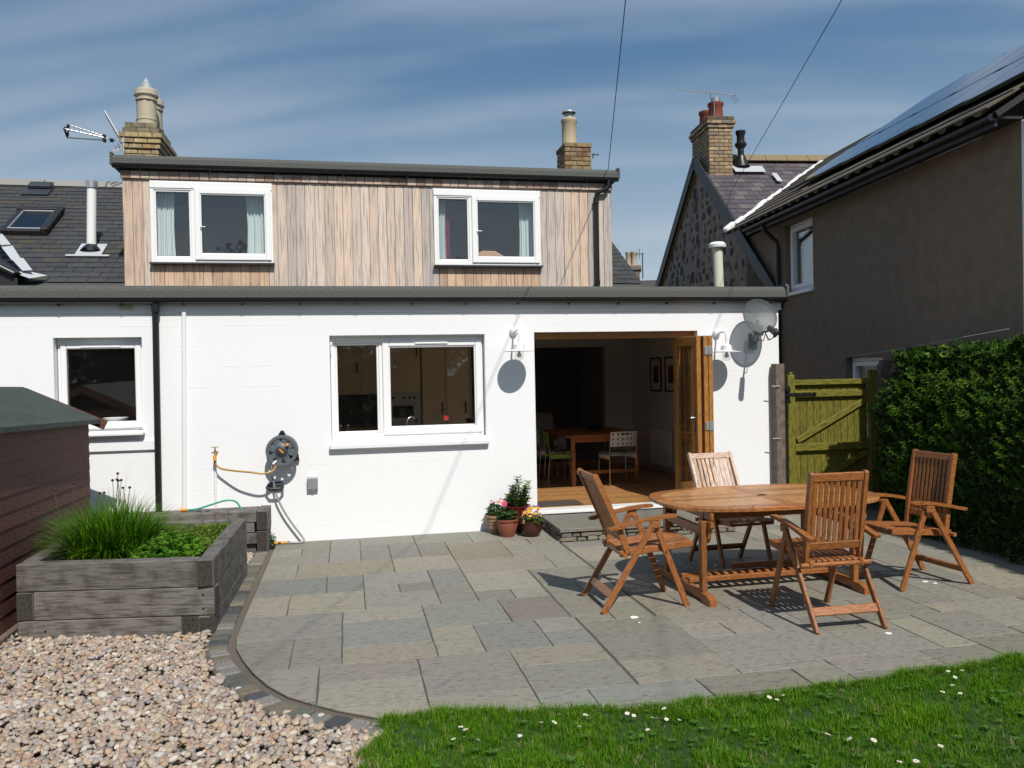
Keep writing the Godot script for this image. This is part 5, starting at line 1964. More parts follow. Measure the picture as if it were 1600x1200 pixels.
func build_bed_plants() -> void:
	# chives: a fountain of fine leaves with a few spent flower heads
	var c := thing("chive_clump", "tall clump of grassy green chives with dark flower heads in the raised bed", "plant", Vector3(-1.88, 0.46, 2.3))
	var s := sh(false)
	for i in 2300:
		var a := rr(0, TAU)
		var r := sqrt(rng.randf())
		var base := Vector3(cos(a) * r * 0.34, 0, sin(a) * r * 0.42)
		var out := Vector3(cos(a), 0, sin(a)) * r * rr(0.12, 0.42) + Vector3(rr(-0.12, 0.12), 0, rr(-0.12, 0.12))
		var t := rng.randf()
		s.col = Color(0.035, 0.12, 0.004).lerp(Color(0.12, 0.25, 0.013), t * t)
		if rng.randf() < 0.015:
			s.col = Color(0.34, 0.3, 0.14)
		s.blade(base, out, rr(0.24, 0.62) * (1.0 - 0.4 * r), rr(0.006, 0.0105), 3)
	for i in 260:
		# the skirt that spills over the edge
		var a := rr(0, TAU)
		s.col = Color(0.07, 0.18, 0.008) * rr(0.7, 1.5)
		s.blade(Vector3(cos(a) * 0.3, 0.02, sin(a) * 0.4), Vector3(cos(a), -0.25, sin(a)) * rr(0.2, 0.38), rr(0.16, 0.3), rr(0.006, 0.01), 4)
	obj("leaves", s, M.grass, c)
	for i in 12:
		var q := Vector3(rr(-0.3, 0.2), 0, rr(-0.35, 0.2))
		var tip := q + Vector3(rr(-0.1, 0.1) + q.x * 0.3, rr(0.46, 0.62), rr(-0.08, 0.08))
		s = sh(false)
		s.col = Color(0.1, 0.12, 0.05)
		s.tube([q, q.lerp(tip, 0.6) + Vector3(0, 0.02, 0), tip], 0.0022, 4)
		s.col = Color(0.06, 0.045, 0.06)
		s.lathe(tip, [Vector2(0.0, -0.012), Vector2(0.012, -0.004), Vector2(0.013, 0.004), Vector2(0.0, 0.013)], 8)
		obj("flower_stem", s, M.grass, c)
	s = sh(false)
	s.col = Color(0.12, 0.13, 0.08)
	for q in [[-0.2, 0.62, -0.18, 0.0], [0.2, 0.66, 0.05, 0.1], [0.02, 0.7, 0.12, -0.2], [0.36, 0.5, 0.3, 0.1], [-0.05, 0.5, 0.3, 0.3], [0.42, 0.42, 0.4, 0.0]]:
		s.blade(Vector3(q[0] * 0.5, 0, q[3]), Vector3(q[2], 0, 0), q[1] * 1.25, 0.007, 5)
	obj("tall_stalks", s, M.grass, c)

	# a bushy leafy herb beside them
	var lf := sh(false)
	for i in 9:
		var a := TAU * i / 9.0 + rr(-0.3, 0.3)
		lf.leaf(Vector3(cos(a), 0.3, sin(a)) * 0.008, Vector3(cos(a), rr(-0.1, 0.6), sin(a)), Vector3(-sin(a), 0, cos(a)), rr(0.03, 0.05), rr(0.014, 0.024))
	var leaf_mesh := lf.mesh()
	var b := thing("leafy_herb", "bushy bright green leafy herb in the right of the raised bed", "plant", Vector3(-1.4, 0.46, 2.55))
	var where := []
	var tints := []
	for i in 900:
		var a := rr(0, TAU)
		var r := sqrt(rng.randf())
		var p := Vector3(cos(a) * r * 0.27, 0.02 + 0.13 * (1.0 - r * r) * rr(0.4, 1.15), sin(a) * r * 0.4)
		where.append(Transform3D(Basis.from_euler(Vector3(rr(-0.6, 0.6), rr(0, TAU), rr(-0.6, 0.6))).scaled(Vector3.ONE * rr(0.45, 0.8)), p))
		tints.append(Color(0.03, 0.11, 0.005).lerp(Color(0.1, 0.24, 0.012), rng.randf()))
	scatter("leaves", leaf_mesh, M.leaf, where, tints, b)
	s = sh(false)
	s.col = Color(0.08, 0.1, 0.03)
	for i in 26:
		var p := Vector3(rr(-0.2, 0.2), 0, rr(-0.3, 0.3))
		s.tube([p * 0.6, p + Vector3(0, rr(0.08, 0.16), 0)], 0.003, 4)
	obj("stems", s, M.grass, b)
	# creeping thyme filling the far corner
	b = thing("thyme_mat", "fine low mat of olive green thyme in the far corner of the raised bed", "plant", Vector3(-1.3, 0.46, 1.78))
	where = []
	tints = []
	for i in 4200:
		var p := Vector3(rr(-0.5, 0.27), 0, rr(-0.24, 0.9))
		p.y = 0.01 + 0.05 * rr(0.2, 1.0) + 0.02 * sin(p.x * 11.0) * cos(p.z * 9.0)
		where.append(Transform3D(Basis.from_euler(Vector3(rr(-0.8, 0.8), rr(0, TAU), rr(-0.8, 0.8))).scaled(Vector3.ONE * rr(0.22, 0.42)), p))
		tints.append(Color(0.06, 0.11, 0.012).lerp(Color(0.13, 0.2, 0.022), rng.randf()))
	scatter("leaves", leaf_mesh, M.leaf, where, tints, b)
	for i in 3:
		s = sh(false)
		s.col = Color(0.2, 0.12, 0.06)
		var q := Vector3(0.2 - i * 0.11, 0.05, -0.26)
		s.tube([q, q + Vector3(0.01, 0.1, 0.0)], 0.003, 4)
		for k in 5:
			s.leaf(q + Vector3(0, 0.05 + k * 0.012, 0), Vector3(rr(-1, 1), 0.5, rr(-1, 1)), Vector3(0.3, 0, 1), 0.025, 0.012)
		obj("sprig", s, M.leaf, b)
	# a weed at the foot of the rear bench
	b = thing("weed", "small green weed at the foot of the white wall beside the rear sleeper bench", "plant", Vector3(-0.82, 0.0, 0.1))
	where = []
	tints = []
	for i in 24:
		where.append(Transform3D(Basis.from_euler(Vector3(rr(-0.6, 0.6), rr(0, TAU), rr(-0.6, 0.6))).scaled(Vector3.ONE * rr(0.5, 0.8)), Vector3(rr(-0.04, 0.04), rr(0.01, 0.12), rr(-0.04, 0.04))))
		tints.append(Color(0.06, 0.16, 0.015) * rr(0.7, 1.2))
	scatter("leaves", leaf_mesh, M.leaf, where, tints, b)


# ---------------------------------------------------------------- things on and against the white wall

func wall_lamp(at: Vector3, label: String) -> void:
	var l := thing("wall_lamp", label, "wall lamp", at, 0.0, "white lamps on the extension wall")
	var s := sh(false)
	s.lathe(Vector3.ZERO, [Vector2(0.052, 0.0), Vector2(0.05, 0.02), Vector2(0.035, 0.045), Vector2(0.0, 0.055)], 18, Basis(Vector3.RIGHT, PI / 2))
	obj("rosette", s, M.lamp_paint, l)
	s = sh(false)
	var pts := [Vector3(0, 0, 0.03), Vector3(0.01, 0.012, 0.12)]
	for i in 6:
		var a := PI / 2 * i / 5.0
		pts.append(Vector3(0.012, 0.012 - 0.06 + 0.06 * cos(a), 0.19 + 0.06 * sin(a)))
	pts.append(Vector3(0.012, -0.15, 0.25))
	s.tube(pts, 0.011, 10)
	obj("arm", s, M.lamp_paint, l)
	s = sh(false)
	s.lathe(Vector3(0.012, -0.2, 0.25), [Vector2(0.0, 0.07), Vector2(0.03, 0.065), Vector2(0.055, 0.045), Vector2(0.062, 0.04), Vector2(0.062, 0.02), Vector2(0.068, 0.018), Vector2(0.068, -0.01), Vector2(0.05, -0.012)], 20)
	obj("cap", s, M.lamp_paint, l)
	s = sh(false)
	s.lathe(Vector3(0.012, -0.2, 0.25), [Vector2(0.06, -0.008), Vector2(0.11, -0.024), Vector2(0.172, -0.032), Vector2(0.172, -0.037), Vector2(0.11, -0.03), Vector2(0.05, -0.014)], 28)
	obj("shade", s, M.lamp_paint, l)
	s = sh(false)
	s.lathe(Vector3(0.012, -0.2, 0.25), [Vector2(0.055, -0.02), Vector2(0.055, -0.1), Vector2(0.045, -0.13), Vector2(0.02, -0.145), Vector2(0.0, -0.147)], 18)
	obj("glass_jar", s, M.bulb_glass, l)
	s = sh(false)
	s.lathe(Vector3(0.012, -0.2, 0.25), [Vector2(0.014, -0.02), Vector2(0.014, -0.05), Vector2(0.028, -0.075), Vector2(0.026, -0.1), Vector2(0.0, -0.11)], 12)
	obj("bulb", s, M.white_plastic, l)


func build_wall_things() -> void:
	wall_lamp(Vector3(1.961, 2.335, 0.0), "white wall lamp between the kitchen window and the open doorway")
	wall_lamp(Vector3(4.541, 2.29, 0.0), "white wall lamp between the folded doors and the satellite dish")

	var d := thing("satellite_dish", "grey mesh satellite dish at the right end of the white wall", "satellite dish", Vector3(5.03, 2.2, 0.0))
	var s := sh(false)
	s.cube(-0.06, 0.06, -0.11, 0.09, 0.001, 0.02, 0.004)
	s.tube([Vector3(0, 0.0, 0.01), Vector3(0, 0.01, 0.12), Vector3(-0.01, 0.14, 0.15), Vector3(-0.02, 0.24, 0.17)], 0.02, 10)
	s.cube(-0.09, 0.05, 0.05, 0.18, 0.15, 0.2, 0.01)
	obj("bracket", s, M.galvanised, d)
	var tilt := Basis(Vector3.RIGHT, PI / 2 - 0.32) * Basis.IDENTITY
	s = sh(false)
	s.lathe(Vector3(-0.045, 0.27, 0.235), [Vector2(0.0, 0.0), Vector2(0.08, 0.007), Vector2(0.15, 0.024), Vector2(0.2, 0.042), Vector2(0.224, 0.053), Vector2(0.224, 0.058), Vector2(0.2, 0.047)], 36, tilt)
	obj("dish", s, M.dish_mesh, d)
	s = sh(false)
	s.tube([Vector3(-0.045, 0.1, 0.25), Vector3(-0.05, 0.08, 0.34), Vector3(-0.055, 0.1, 0.6)], 0.012, 8)
	obj("arm", s, M.dark_grey_plastic, d)
	s = sh(false)
	s.tube([Vector3(-0.055, 0.08, 0.62), Vector3(-0.055, 0.13, 0.52)], [0.038, 0.032], 12)
	s.box(Vector3(-0.055, 0.07, 0.66), Vector3(0.07, 0.08, 0.08), 0.015, Basis(Vector3.RIGHT, 0.5))
	s.tube([Vector3(-0.055, 0.01, 0.64), Vector3(-0.055, 0.07, 0.64)], 0.018, 8)
	obj("receiver_head", s, M.dark_grey_plastic, d)
	s = sh(false)
	for k in 2:
		s.tube([Vector3(-0.05 + k * 0.02, 0.02, 0.64), Vector3(-0.07 - k * 0.02, -0.02, 0.55), Vector3(-0.05, 0.07, 0.42), Vector3(-0.03, -0.02, 0.33), Vector3(-0.02, 0.0, 0.22), Vector3(0.0, -0.05, 0.03)], 0.005, 5)
	obj("cable", s, M.black_plastic, d)
	s = sh(false)
	s.tube([Vector3(0.02, -0.05, 0.012), Vector3(0.03, -0.14, 0.012), Vector3(0.015, -0.2, 0.01)], 0.005, 5)
	obj("cable_tail", s, M.white_plastic, d)

	# hose reel on its bracket
	d = thing("hose_reel", "round grey wall mounted hose reel with a ring of oval holes", "hose reel", Vector3(-0.7, 1.045, 0.0))
	d.scale = Vector3(0.93, 0.93, 1.0)
	s = sh(false)
	s.prism(PackedVector2Array([Vector2(-0.075, 0.13), Vector2(0.065, 0.13), Vector2(0.012, 0.23), Vector2(-0.02, 0.23)]), 0.07, 0.015, Transform3D(Basis.IDENTITY, Vector3(0, 0, 0.0)))
	s.cube(-0.06, 0.06, -0.12, 0.15, 0.0, 0.03, 0.004)
	s.prism(PackedVector2Array([Vector2(0.08, -0.15), Vector2(0.19, -0.13), Vector2(0.18, -0.06), Vector2(0.1, -0.06)]), 0.06, 0.01)
	obj("bracket", s, M.black_plastic, d)
	for side in 2:
		s = sh(false)
		var z := 0.05 if side == 0 else 0.19
		s.lathe(Vector3(0, 0, z), [Vector2(0.143, 0.012), Vector2(0.15, 0.02), Vector2(0.178, 0.02), Vector2(0.184, 0.012), Vector2(0.184, -0.008), Vector2(0.143, -0.008), Vector2(0.143, 0.012)], 36, Basis(Vector3.RIGHT, PI / 2))
		s.lathe(Vector3(0, 0, z), [Vector2(0.0, 0.014), Vector2(0.088, 0.014), Vector2(0.094, 0.008), Vector2(0.094, -0.008), Vector2(0.0, -0.008)], 28, Basis(Vector3.RIGHT, PI / 2))
		for k in 8:
			var a := TAU * (k + 0.5) / 8.0 + 0.15
			s.box(Vector3(cos(a) * 0.118, sin(a) * 0.118, z + 0.002), Vector3(0.075, 0.064, 0.018), 0.006, Basis(Vector3.BACK, a))
		obj("side_plate", s, M.mid_grey_plastic, d)
	s = sh(false)
	s.lathe(Vector3(0, 0, 0.206), [Vector2(0.0, 0.004), Vector2(0.066, 0.004), Vector2(0.07, 0.0)], 28, Basis(Vector3.RIGHT, PI / 2))
	s.lathe(Vector3(0, 0, 0.06), [Vector2(0.075, 0.0), Vector2(0.075, 0.12)], 20, Basis(Vector3.RIGHT, PI / 2))
	obj("hub", s, M.dark_grey_plastic, d)
	s = sh(false)
	for k in 4:
		var ringp := []
		for i in 25:
			var a := TAU * i / 24.0
			ringp.append(Vector3(cos(a) * 0.09, sin(a) * 0.09, 0.08 + k * 0.028))
		s.tube(ringp, 0.013, 6, false)
	obj("wound_hose", s, M.hose_grey, d)
	s = sh(false)
	s.box(Vector3(-0.004, 0.0, 0.213), Vector3(0.065, 0.018, 0.006), 0.006, Basis(Vector3.BACK, -0.75))
	obj("badge", s, M.orange_plastic, d)
	s = sh(false)
	s.lathe(Vector3(0.07, 0.075, 0.2), [Vector2(0.014, 0.0), Vector2(0.018, 0.04), Vector2(0.0, 0.045)], 14, Basis(Vector3.RIGHT, PI / 2))
	obj("crank_knob", s, M.orange_plastic, d)
	s = sh(false)
	s.tube([Vector3(-0.06, -0.11, 0.21), Vector3(-0.1, -0.15, 0.215)], 0.014, 10)
	obj("inlet", s, M.white_plastic, d)

	d = thing("hose_guide", "small dark grey hose guide on the wall below the hose reel", "hose guide", Vector3(-0.79, 0.635, 0.0))
	s = sh(false)
	s.cube(-0.075, 0.075, -0.05, 0.05, 0.0, 0.015, 0.006)
	s.tube([Vector3(-0.075, 0.02, 0.01), Vector3(-0.085, 0.0, 0.1), Vector3(-0.05, -0.01, 0.13), Vector3(0.05, -0.01, 0.13), Vector3(0.085, 0.0, 0.1), Vector3(0.075, 0.02, 0.01)], 0.016, 8)
	s.tube([Vector3(-0.08, 0.03, 0.08), Vector3(0.08, 0.03, 0.08)], 0.01, 8)
	obj("guide_body", s, M.dark_grey_plastic, d)
	s = sh(false)
	for x in [-0.05, 0.05]:
		s.lathe(Vector3(x, -0.035, 0.015), [Vector2(0.008, 0.0), Vector2(0.0, 0.006)], 8, Basis(Vector3.RIGHT, PI / 2))
	obj("screw", s, M.steel, d)

	s = sh(false)
	s.tube(smooth([Vector3(-0.79, 0.92, 0.2), Vector3(-0.815, 0.82, 0.17), Vector3(-0.8, 0.68, 0.1), Vector3(-0.775, 0.55, 0.1), Vector3(-0.7, 0.37, 0.09), Vector3(-0.6, 0.2, 0.08), Vector3(-0.51, 0.07, 0.08), Vector3(-0.49, 0.03, 0.1), Vector3(-0.53, 0.013, 0.12), Vector3(-0.62, 0.013, 0.11), Vector3(-0.7, 0.018, 0.1)]), 0.011, 8)
	tag(obj("grey_hose", s, M.hose_grey), "grey hose hanging from the reel down to the paving", "hose")
	d = thing("hose_connector", "orange hose connector lying on the paving below the hose reel", "hose connector", Vector3(-0.74, 0.018, 0.095))
	s = sh(false)
	s.tube([Vector3(0.0, 0, 0), Vector3(0.07, 0, 0)], 0.017, 12)
	s.tube([Vector3(-0.1, 0, 0), Vector3(-0.03, 0, 0)], [0.013, 0.018], 12)
	obj("collar", s, M.orange_plastic, d)
	s = sh(false)
	s.tube([Vector3(-0.035, 0, 0), Vector3(0.01, 0, 0)], 0.014, 12)
	s.tube([Vector3(0.065, 0, 0), Vector3(0.1, 0, 0)], 0.014, 12)
	obj("ring", s, M.dark_grey_plastic, d)

	d = thing("garden_tap", "small brass garden tap with an orange hose fitting on the wall", "tap", Vector3(-1.415, 1.0, 0.0))
	s = sh(false)
	s.lathe(Vector3(0, 0.04, 0), [Vector2(0.022, 0.0), Vector2(0.02, 0.01), Vector2(0.012, 0.03)], 12, Basis(Vector3.RIGHT, PI / 2))
	s.tube([Vector3(0, 0.04, 0.0), Vector3(0, 0.04, 0.06), Vector3(0, 0.0, 0.085)], 0.012, 8)
	s.tube([Vector3(0, 0.03, 0.055), Vector3(0, 0.095, 0.055)], [0.013, 0.007], 8)
	s.tube([Vector3(-0.035, 0.1, 0.055), Vector3(0.035, 0.105, 0.055)], 0.006, 6)
	obj("body", s, M.brass, d)
	s = sh(false)
	s.tube([Vector3(0, 0.012, 0.083), Vector3(0, -0.045, 0.09)], [0.017, 0.02], 10)
	obj("hose_fitting", s, M.orange_plastic, d)
	s = sh(false)
	s.tube([Vector3(0, -0.04, 0.09), Vector3(0.004, -0.075, 0.09)], 0.014, 10)
	obj("hose_end", s, M.dark_grey_plastic, d)
	s = sh(false)
	s.tube(smooth([Vector3(-1.41, 0.94, 0.09), Vector3(-1.39, 0.9, 0.1), Vector3(-1.33, 0.865, 0.12), Vector3(-1.17, 0.845, 0.2), Vector3(-1.02, 0.83, 0.24), Vector3(-0.9, 0.81, 0.24), Vector3(-0.8, 0.83, 0.22), Vector3(-0.76, 0.89, 0.21)]), 0.011, 8)
	tag(obj("yellow_hose", s, M.hose_yellow), "yellow hose looping from the tap across to the reel", "hose")
	d = thing("green_hose", "short turquoise green hose with orange end lying on the rear sleeper bench", "hose", Vector3(-1.74, 0.445, 0.16))
	s = sh(false)
	s.tube(smooth([Vector3(0.05, 0.0, 0), Vector3(0.15, 0.006, 0.01), Vector3(0.3, 0.05, 0.03), Vector3(0.44, 0.085, 0.03), Vector3(0.54, 0.07, 0.02), Vector3(0.59, 0.0, 0.02), Vector3(0.6, -0.02, 0.03)]), 0.01, 8)
	obj("hose", s, M.hose_green, d)
	s = sh(false)
	s.tube([Vector3(-0.03, 0, 0), Vector3(0.04, 0, 0)], [0.02, 0.015], 10)
	obj("connector", s, M.orange_plastic, d)
	d = thing("downlight", "small grey box light on the wall right of the hose reel", "wall light", Vector3(-0.385, 0.64, 0.0))
	s = sh(false)
	var o := PackedVector2Array([Vector2(0, -0.05), Vector2(0, 0.085), Vector2(0.05, 0.085), Vector2(0.065, 0.07), Vector2(0.065, -0.045), Vector2(0.04, -0.06)])
	s.prism(o, 0.115, 0.004, Transform3D(Basis(Vector3.BACK, Vector3.UP, Vector3.LEFT), Vector3(0.057, 0, 0)))
	obj("housing", s, M.galvanised, d)
	s = sh(false)
	s.lathe(Vector3(0.0, -0.055, 0.035), [Vector2(0.025, 0.0), Vector2(0.022, -0.008), Vector2(0.0, -0.008)], 12)
	obj("lens", s, M.white_plastic, d)


func smooth(points: Array, per := 5) -> Array:
	var c := Curve3D.new()
	for i in points.size():
		var t: Vector3 = (points[mini(i + 1, points.size() - 1)] - points[maxi(i - 1, 0)]) / 6.0
		c.add_point(points[i], -t, t)
	var out := []
	for i in (points.size() - 1) * per + 1:
		out.append(c.samplef(float(i) / per))
	return out


func build_step() -> void:
	var d := thing("doorstep", "low stone doorstep with paved top and rubble sides below the doorway", "step", Vector3(2.26, 0, 0))
	var s := sh(false)
	s.col = Color(0.05, 0.045, 0.04)
	s.cube(0.04, 2.04, -0.03, 0.105, 0.002, 0.855)
	obj("core", s, M.stone, d)
	var x := -0.015
	var widths := [0.62, 0.46, 0.5, 0.49]
	for i in 4:
		var z := [0.0, 0.2, 0.915]
		for k in 2:
			s = sh(false)
			s.col = [Color(0.2, 0.198, 0.178), Color(0.22, 0.21, 0.18), Color(0.19, 0.19, 0.178)][(i + k) % 3] * rr(0.92, 1.08)
			var o := PackedVector2Array()
			var x0: float = x + 0.003
			var x1: float = x + widths[i] - 0.003
			for p in [[x0, z[k] + 0.004], [(x0 + x1) * 0.5, z[k] + 0.004], [x1, z[k] + 0.004], [x1, z[k + 1] - 0.003], [x0 * 0.3 + x1 * 0.7, z[k + 1] + rr(-0.008, 0.004)], [x0 * 0.7 + x1 * 0.3, z[k + 1] + rr(-0.008, 0.004)], [x0, z[k + 1] - 0.003]]:
				o.append(Vector2(p[0], p[1]))
			prism_up(o, 0.108, 0.146, 0.006, s)
			obj("top_slab", s, M.paving, d)
		x += widths[i]
	# rubble front and left side, two rough courses
	var tones := [Color(0.27, 0.235, 0.175), Color(0.22, 0.19, 0.155), Color(0.31, 0.25, 0.2), Color(0.18, 0.165, 0.15), Color(0.25, 0.24, 0.18)]
	for side in 2:
		for row in 2:
			var run := rr(-0.01, 0.01)
			var length := 2.06 if side == 0 else 0.86
			while run < length - 0.03:
				var w := minf(rr(0.07, 0.26), length - run)
				var o := PackedVector2Array()
				var h0 := row * 0.053 + (rr(-0.012, 0.012) if row else 0.0)
				var h1 := minf(row * 0.053 + 0.049 + rr(-0.014, 0.006), 0.106)
				for p in [[0.02, 0.0], [0.5, -0.003], [0.97, 0.004], [1.0, 0.5], [0.96, 0.97], [0.5, 1.04], [0.06, 0.96], [0.0, 0.5]]:
					o.append(Vector2(run + 0.004 + p[0] * (w - 0.01) + rr(-0.004, 0.004), h0 + p[1] * (h1 - h0) + rr(-0.003, 0.003)))
				s = sh(false)
				s.col = tones[rng.randi_range(0, 4)] * rr(0.8, 1.2)
				if side == 0:
					s.prism(o, 0.04, 0.012, Transform3D(Basis.IDENTITY, Vector3(0, 0, 0.85 + rr(0, 0.012))))
				else:
					s.prism(o, 0.04, 0.012, Transform3D(Basis(Vector3.BACK, Vector3.UP, Vector3.LEFT), Vector3(0.045 - rr(0, 0.012), 0, 0.0)))
				obj("stone", s, M.stone, d)
				run += w


func flower_pot(called: String, label: String, at: Vector3, profile: Array, color: Color, glazed := false) -> Node3D:
	var p := thing(called, label, "flower pot", at, rr(0, TAU), "pots beside the doorstep")
	var s := sh(false)
	s.col = color
	s.lathe(Vector3.ZERO, profile, 28)
	obj("pot", s, M.glazed_pot if glazed else M.clay_pot, p)
	var top: Vector2 = profile[profile.size() - 1]
	s = sh(false)
	s.lathe(Vector3(0, top.y, 0), [Vector2(0.0, 0.012), Vector2(top.x * 0.6, 0.008), Vector2(top.x, 0.0)], 16)
	obj("soil", s, M.soil, p)
	return p


func leaf_sprig(count: int, l: float, w: float, rise: float) -> ArrayMesh:
	var s := sh(false)
	for i in count:
		var a := TAU * i / count + rr(-0.35, 0.35)
		s.leaf(Vector3(cos(a), 0.2, sin(a)) * l * 0.15, Vector3(cos(a), rr(rise - 0.3, rise + 0.3), sin(a)), Vector3(-sin(a), rr(-0.2, 0.2), cos(a)), l * rr(0.8, 1.2), w * rr(0.8, 1.2))
	return s.mesh()


func foliage(parent: Node, m: Mesh, count: int, r: float, y0: float, y1: float, k0: float, k1: float, a: Color, b: Color) -> void:
	var where := []
	var tints := []
	for i in count:
		var t := rr(0, TAU)
		var q := sqrt(rng.randf()) * r
		var y := lerpf(y0, y1, rng.randf() * (1.0 - 0.5 * q / r))
		where.append(Transform3D(Basis.from_euler(Vector3(rr(-0.7, 0.7), rr(0, TAU), rr(-0.7, 0.7))).scaled(Vector3.ONE * rr(k0, k1)), Vector3(cos(t) * q, y, sin(t) * q)))
		tints.append(a.lerp(b, rng.randf()))
	scatter("foliage", m, M.leaf, where, tints, parent)


func blossom(parent: Node, called: String, at: Vector3, face_to: Vector3, r: float, colors: Array) -> void:
	var s := sh(false)
	var z := face_to.normalized()
	var x := Vector3.UP.cross(z).normalized()
	s.xf = Transform3D(Basis(x, z.cross(x), z), at)
	for i in 5:
		var a := TAU * i / 5.0 + PI / 2
		s.col = colors[0] if i in [0, 1, 4] else colors[1]
		s.leaf(Vector3(cos(a), sin(a), 0) * r * 0.12, Vector3(cos(a), sin(a), 0.2), Vector3(-sin(a), cos(a), 0), r * 0.95, r * 0.95, 0.12)
	s.col = colors[2]
	s.lathe(Vector3.ZERO, [Vector2(r * 0.2, 0.0), Vector2(0.0, r * 0.12)], 8, Basis(Vector3.RIGHT, PI / 2))
	obj(called, s, M.petal, parent)


func build_pots() -> void:
	var small := leaf_sprig(6, 0.03, 0.02, 0.3)
	var p := flower_pot("terracotta_pot", "plain terracotta pot of dark green geranium with one pink bloom, front of the group", Vector3(1.765, 0, 0.4), [Vector2(0.0, 0.0), Vector2(0.075, 0.0), Vector2(0.1, 0.06), Vector2(0.118, 0.14), Vector2(0.112, 0.17), Vector2(0.126, 0.178), Vector2(0.126, 0.2), Vector2(0.112, 0.2), Vector2(0.106, 0.175)], Color(0.33, 0.105, 0.058))
	foliage(p, small, 130, 0.12, 0.18, 0.34, 0.7, 1.2, Color(0.018, 0.05, 0.012), Color(0.045, 0.1, 0.02))
	blossom(p, "flower", Vector3(-0.02, 0.36, -0.06).rotated(Vector3.UP, -p.rotation.y), Vector3(0, 0.5, 1).rotated(Vector3.UP, -p.rotation.y), 0.04, [Color(0.6, 0.03, 0.12), Color(0.5, 0.02, 0.09), Color(0.5, 0.1, 0.1)])
	p = flower_pot("glazed_pot", "dark brown glazed pot overflowing with yellow and purple pansies", Vector3(2.03, 0, 0.47), [Vector2(0.0, 0.0), Vector2(0.078, 0.0), Vector2(0.108, 0.05), Vector2(0.117, 0.1), Vector2(0.112, 0.15), Vector2(0.12, 0.165), Vector2(0.12, 0.178), Vector2(0.108, 0.178), Vector2(0.1, 0.155)], Color(0.085, 0.028, 0.02), true)
	foliage(p, small, 120, 0.125, 0.155, 0.27, 0.6, 1.0, Color(0.03, 0.08, 0.015), Color(0.09, 0.17, 0.025))
	for i in 26:
		var a := rr(0, TAU)
		var q := sqrt(rng.randf()) * 0.12
		var at := Vector3(cos(a) * q, rr(0.22, 0.36) - q * 0.4, sin(a) * q)
		var out := (Vector3(0.1, 0.5, 1.0) + Vector3(rr(-0.5, 0.5), rr(-0.2, 0.4), 0)).rotated(Vector3.UP, -p.rotation.y)
		var yellow := Color(0.72, 0.38, 0.02)
		var purple := Color(0.1, 0.04, 0.2)
		blossom(p, "pansy", at, out, rr(0.024, 0.032), [[purple, yellow, yellow], [yellow, yellow, Color(0.15, 0.05, 0.02)], [Color(0.16, 0.1, 0.28), Color(0.6, 0.25, 0.02), yellow]][i % 3])
	p = flower_pot("striped_pot", "pale buff ribbed pot with red and green foliage against the white wall", Vector3(1.67, 0, 0.17), [Vector2(0.0, 0.0), Vector2(0.075, 0.0), Vector2(0.09, 0.06), Vector2(0.096, 0.065), Vector2(0.098, 0.1), Vector2(0.104, 0.105), Vector2(0.106, 0.14), Vector2(0.112, 0.145), Vector2(0.113, 0.18), Vector2(0.125, 0.19), Vector2(0.125, 0.215), Vector2(0.11, 0.215), Vector2(0.105, 0.195)], Color(0.42, 0.27, 0.16))
	foliage(p, small, 110, 0.1, 0.2, 0.38, 0.7, 1.1, Color(0.03, 0.07, 0.02), Color(0.06, 0.11, 0.03))
	for i in 3:
		blossom(p, "flower", Vector3([0.03, -0.05, 0.06][i], 0.36 + 0.015 * i, 0.05).rotated(Vector3.UP, -p.rotation.y), Vector3(0, 0.5, 1).rotated(Vector3.UP, -p.rotation.y), 0.026, [Color(0.6, 0.3, 0.3), Color(0.6, 0.4, 0.35), Color(0.5, 0.1, 0.1)])
	p = flower_pot("maroon_pot", "tall maroon glazed pot holding an upright glossy leaved shrub, back of the group", Vector3(1.93, 0, 0.16), [Vector2(0.0, 0.0), Vector2(0.085, 0.0), Vector2(0.12, 0.12), Vector2(0.14, 0.23), Vector2(0.15, 0.29), Vector2(0.16, 0.295), Vector2(0.16, 0.31), Vector2(0.143, 0.31), Vector2(0.132, 0.27)], Color(0.16, 0.02, 0.018), true)
	p.rotation.y = 0.0
	var s := sh(false)
	s.col = Color(0.12, 0.09, 0.04)
	var big := leaf_sprig(5, 0.06, 0.026, 0.7)
	var where := []
	var tints := []
	for st in [[0.0, 0.0, 0.02, 0.62], [0.05, 0.02, 0.09, 0.5], [-0.05, 0.01, -0.1, 0.42], [0.02, -0.03, 0.14, 0.36], [0.06, 0.0, 0.13, 0.56], [-0.03, 0.0, -0.04, 0.52], [0.0, 0.03, 0.05, 0.36]]:
		var a := Vector3(st[0], 0.27, st[1])
		var b := Vector3(st[2], st[3], st[1] * 2.0)
		s.tube([a, a.lerp(b, 0.5) + Vector3(0.005, 0, 0), b], 0.004, 5)
		for k in 9:
			var t := 0.25 + 0.75 * k / 8.0
			where.append(Transform3D(Basis(Vector3.UP, k * 2.4 + st[0] * 40.0).scaled(Vector3.ONE * (1.45 - 0.4 * t)), a.lerp(b, t)))
			tints.append(Color(0.06, 0.11, 0.018).lerp(Color(0.17, 0.25, 0.05), rng.randf()))
	obj("stems", s, M.bark, p)
	scatter("foliage", big, M.leaf, where, tints, p)
	s = sh(false)
	s.col = Color(0.06, 0.07, 0.04)
	s.tube([Vector3(0.06, 0.27, 0.06), Vector3(0.13, 0.42, 0.06), Vector3(0.15, 0.5, 0.06)], 0.003, 4)
	obj("twig", s, M.bark, p)


# ---------------------------------------------------------------- gate, posts, hedge

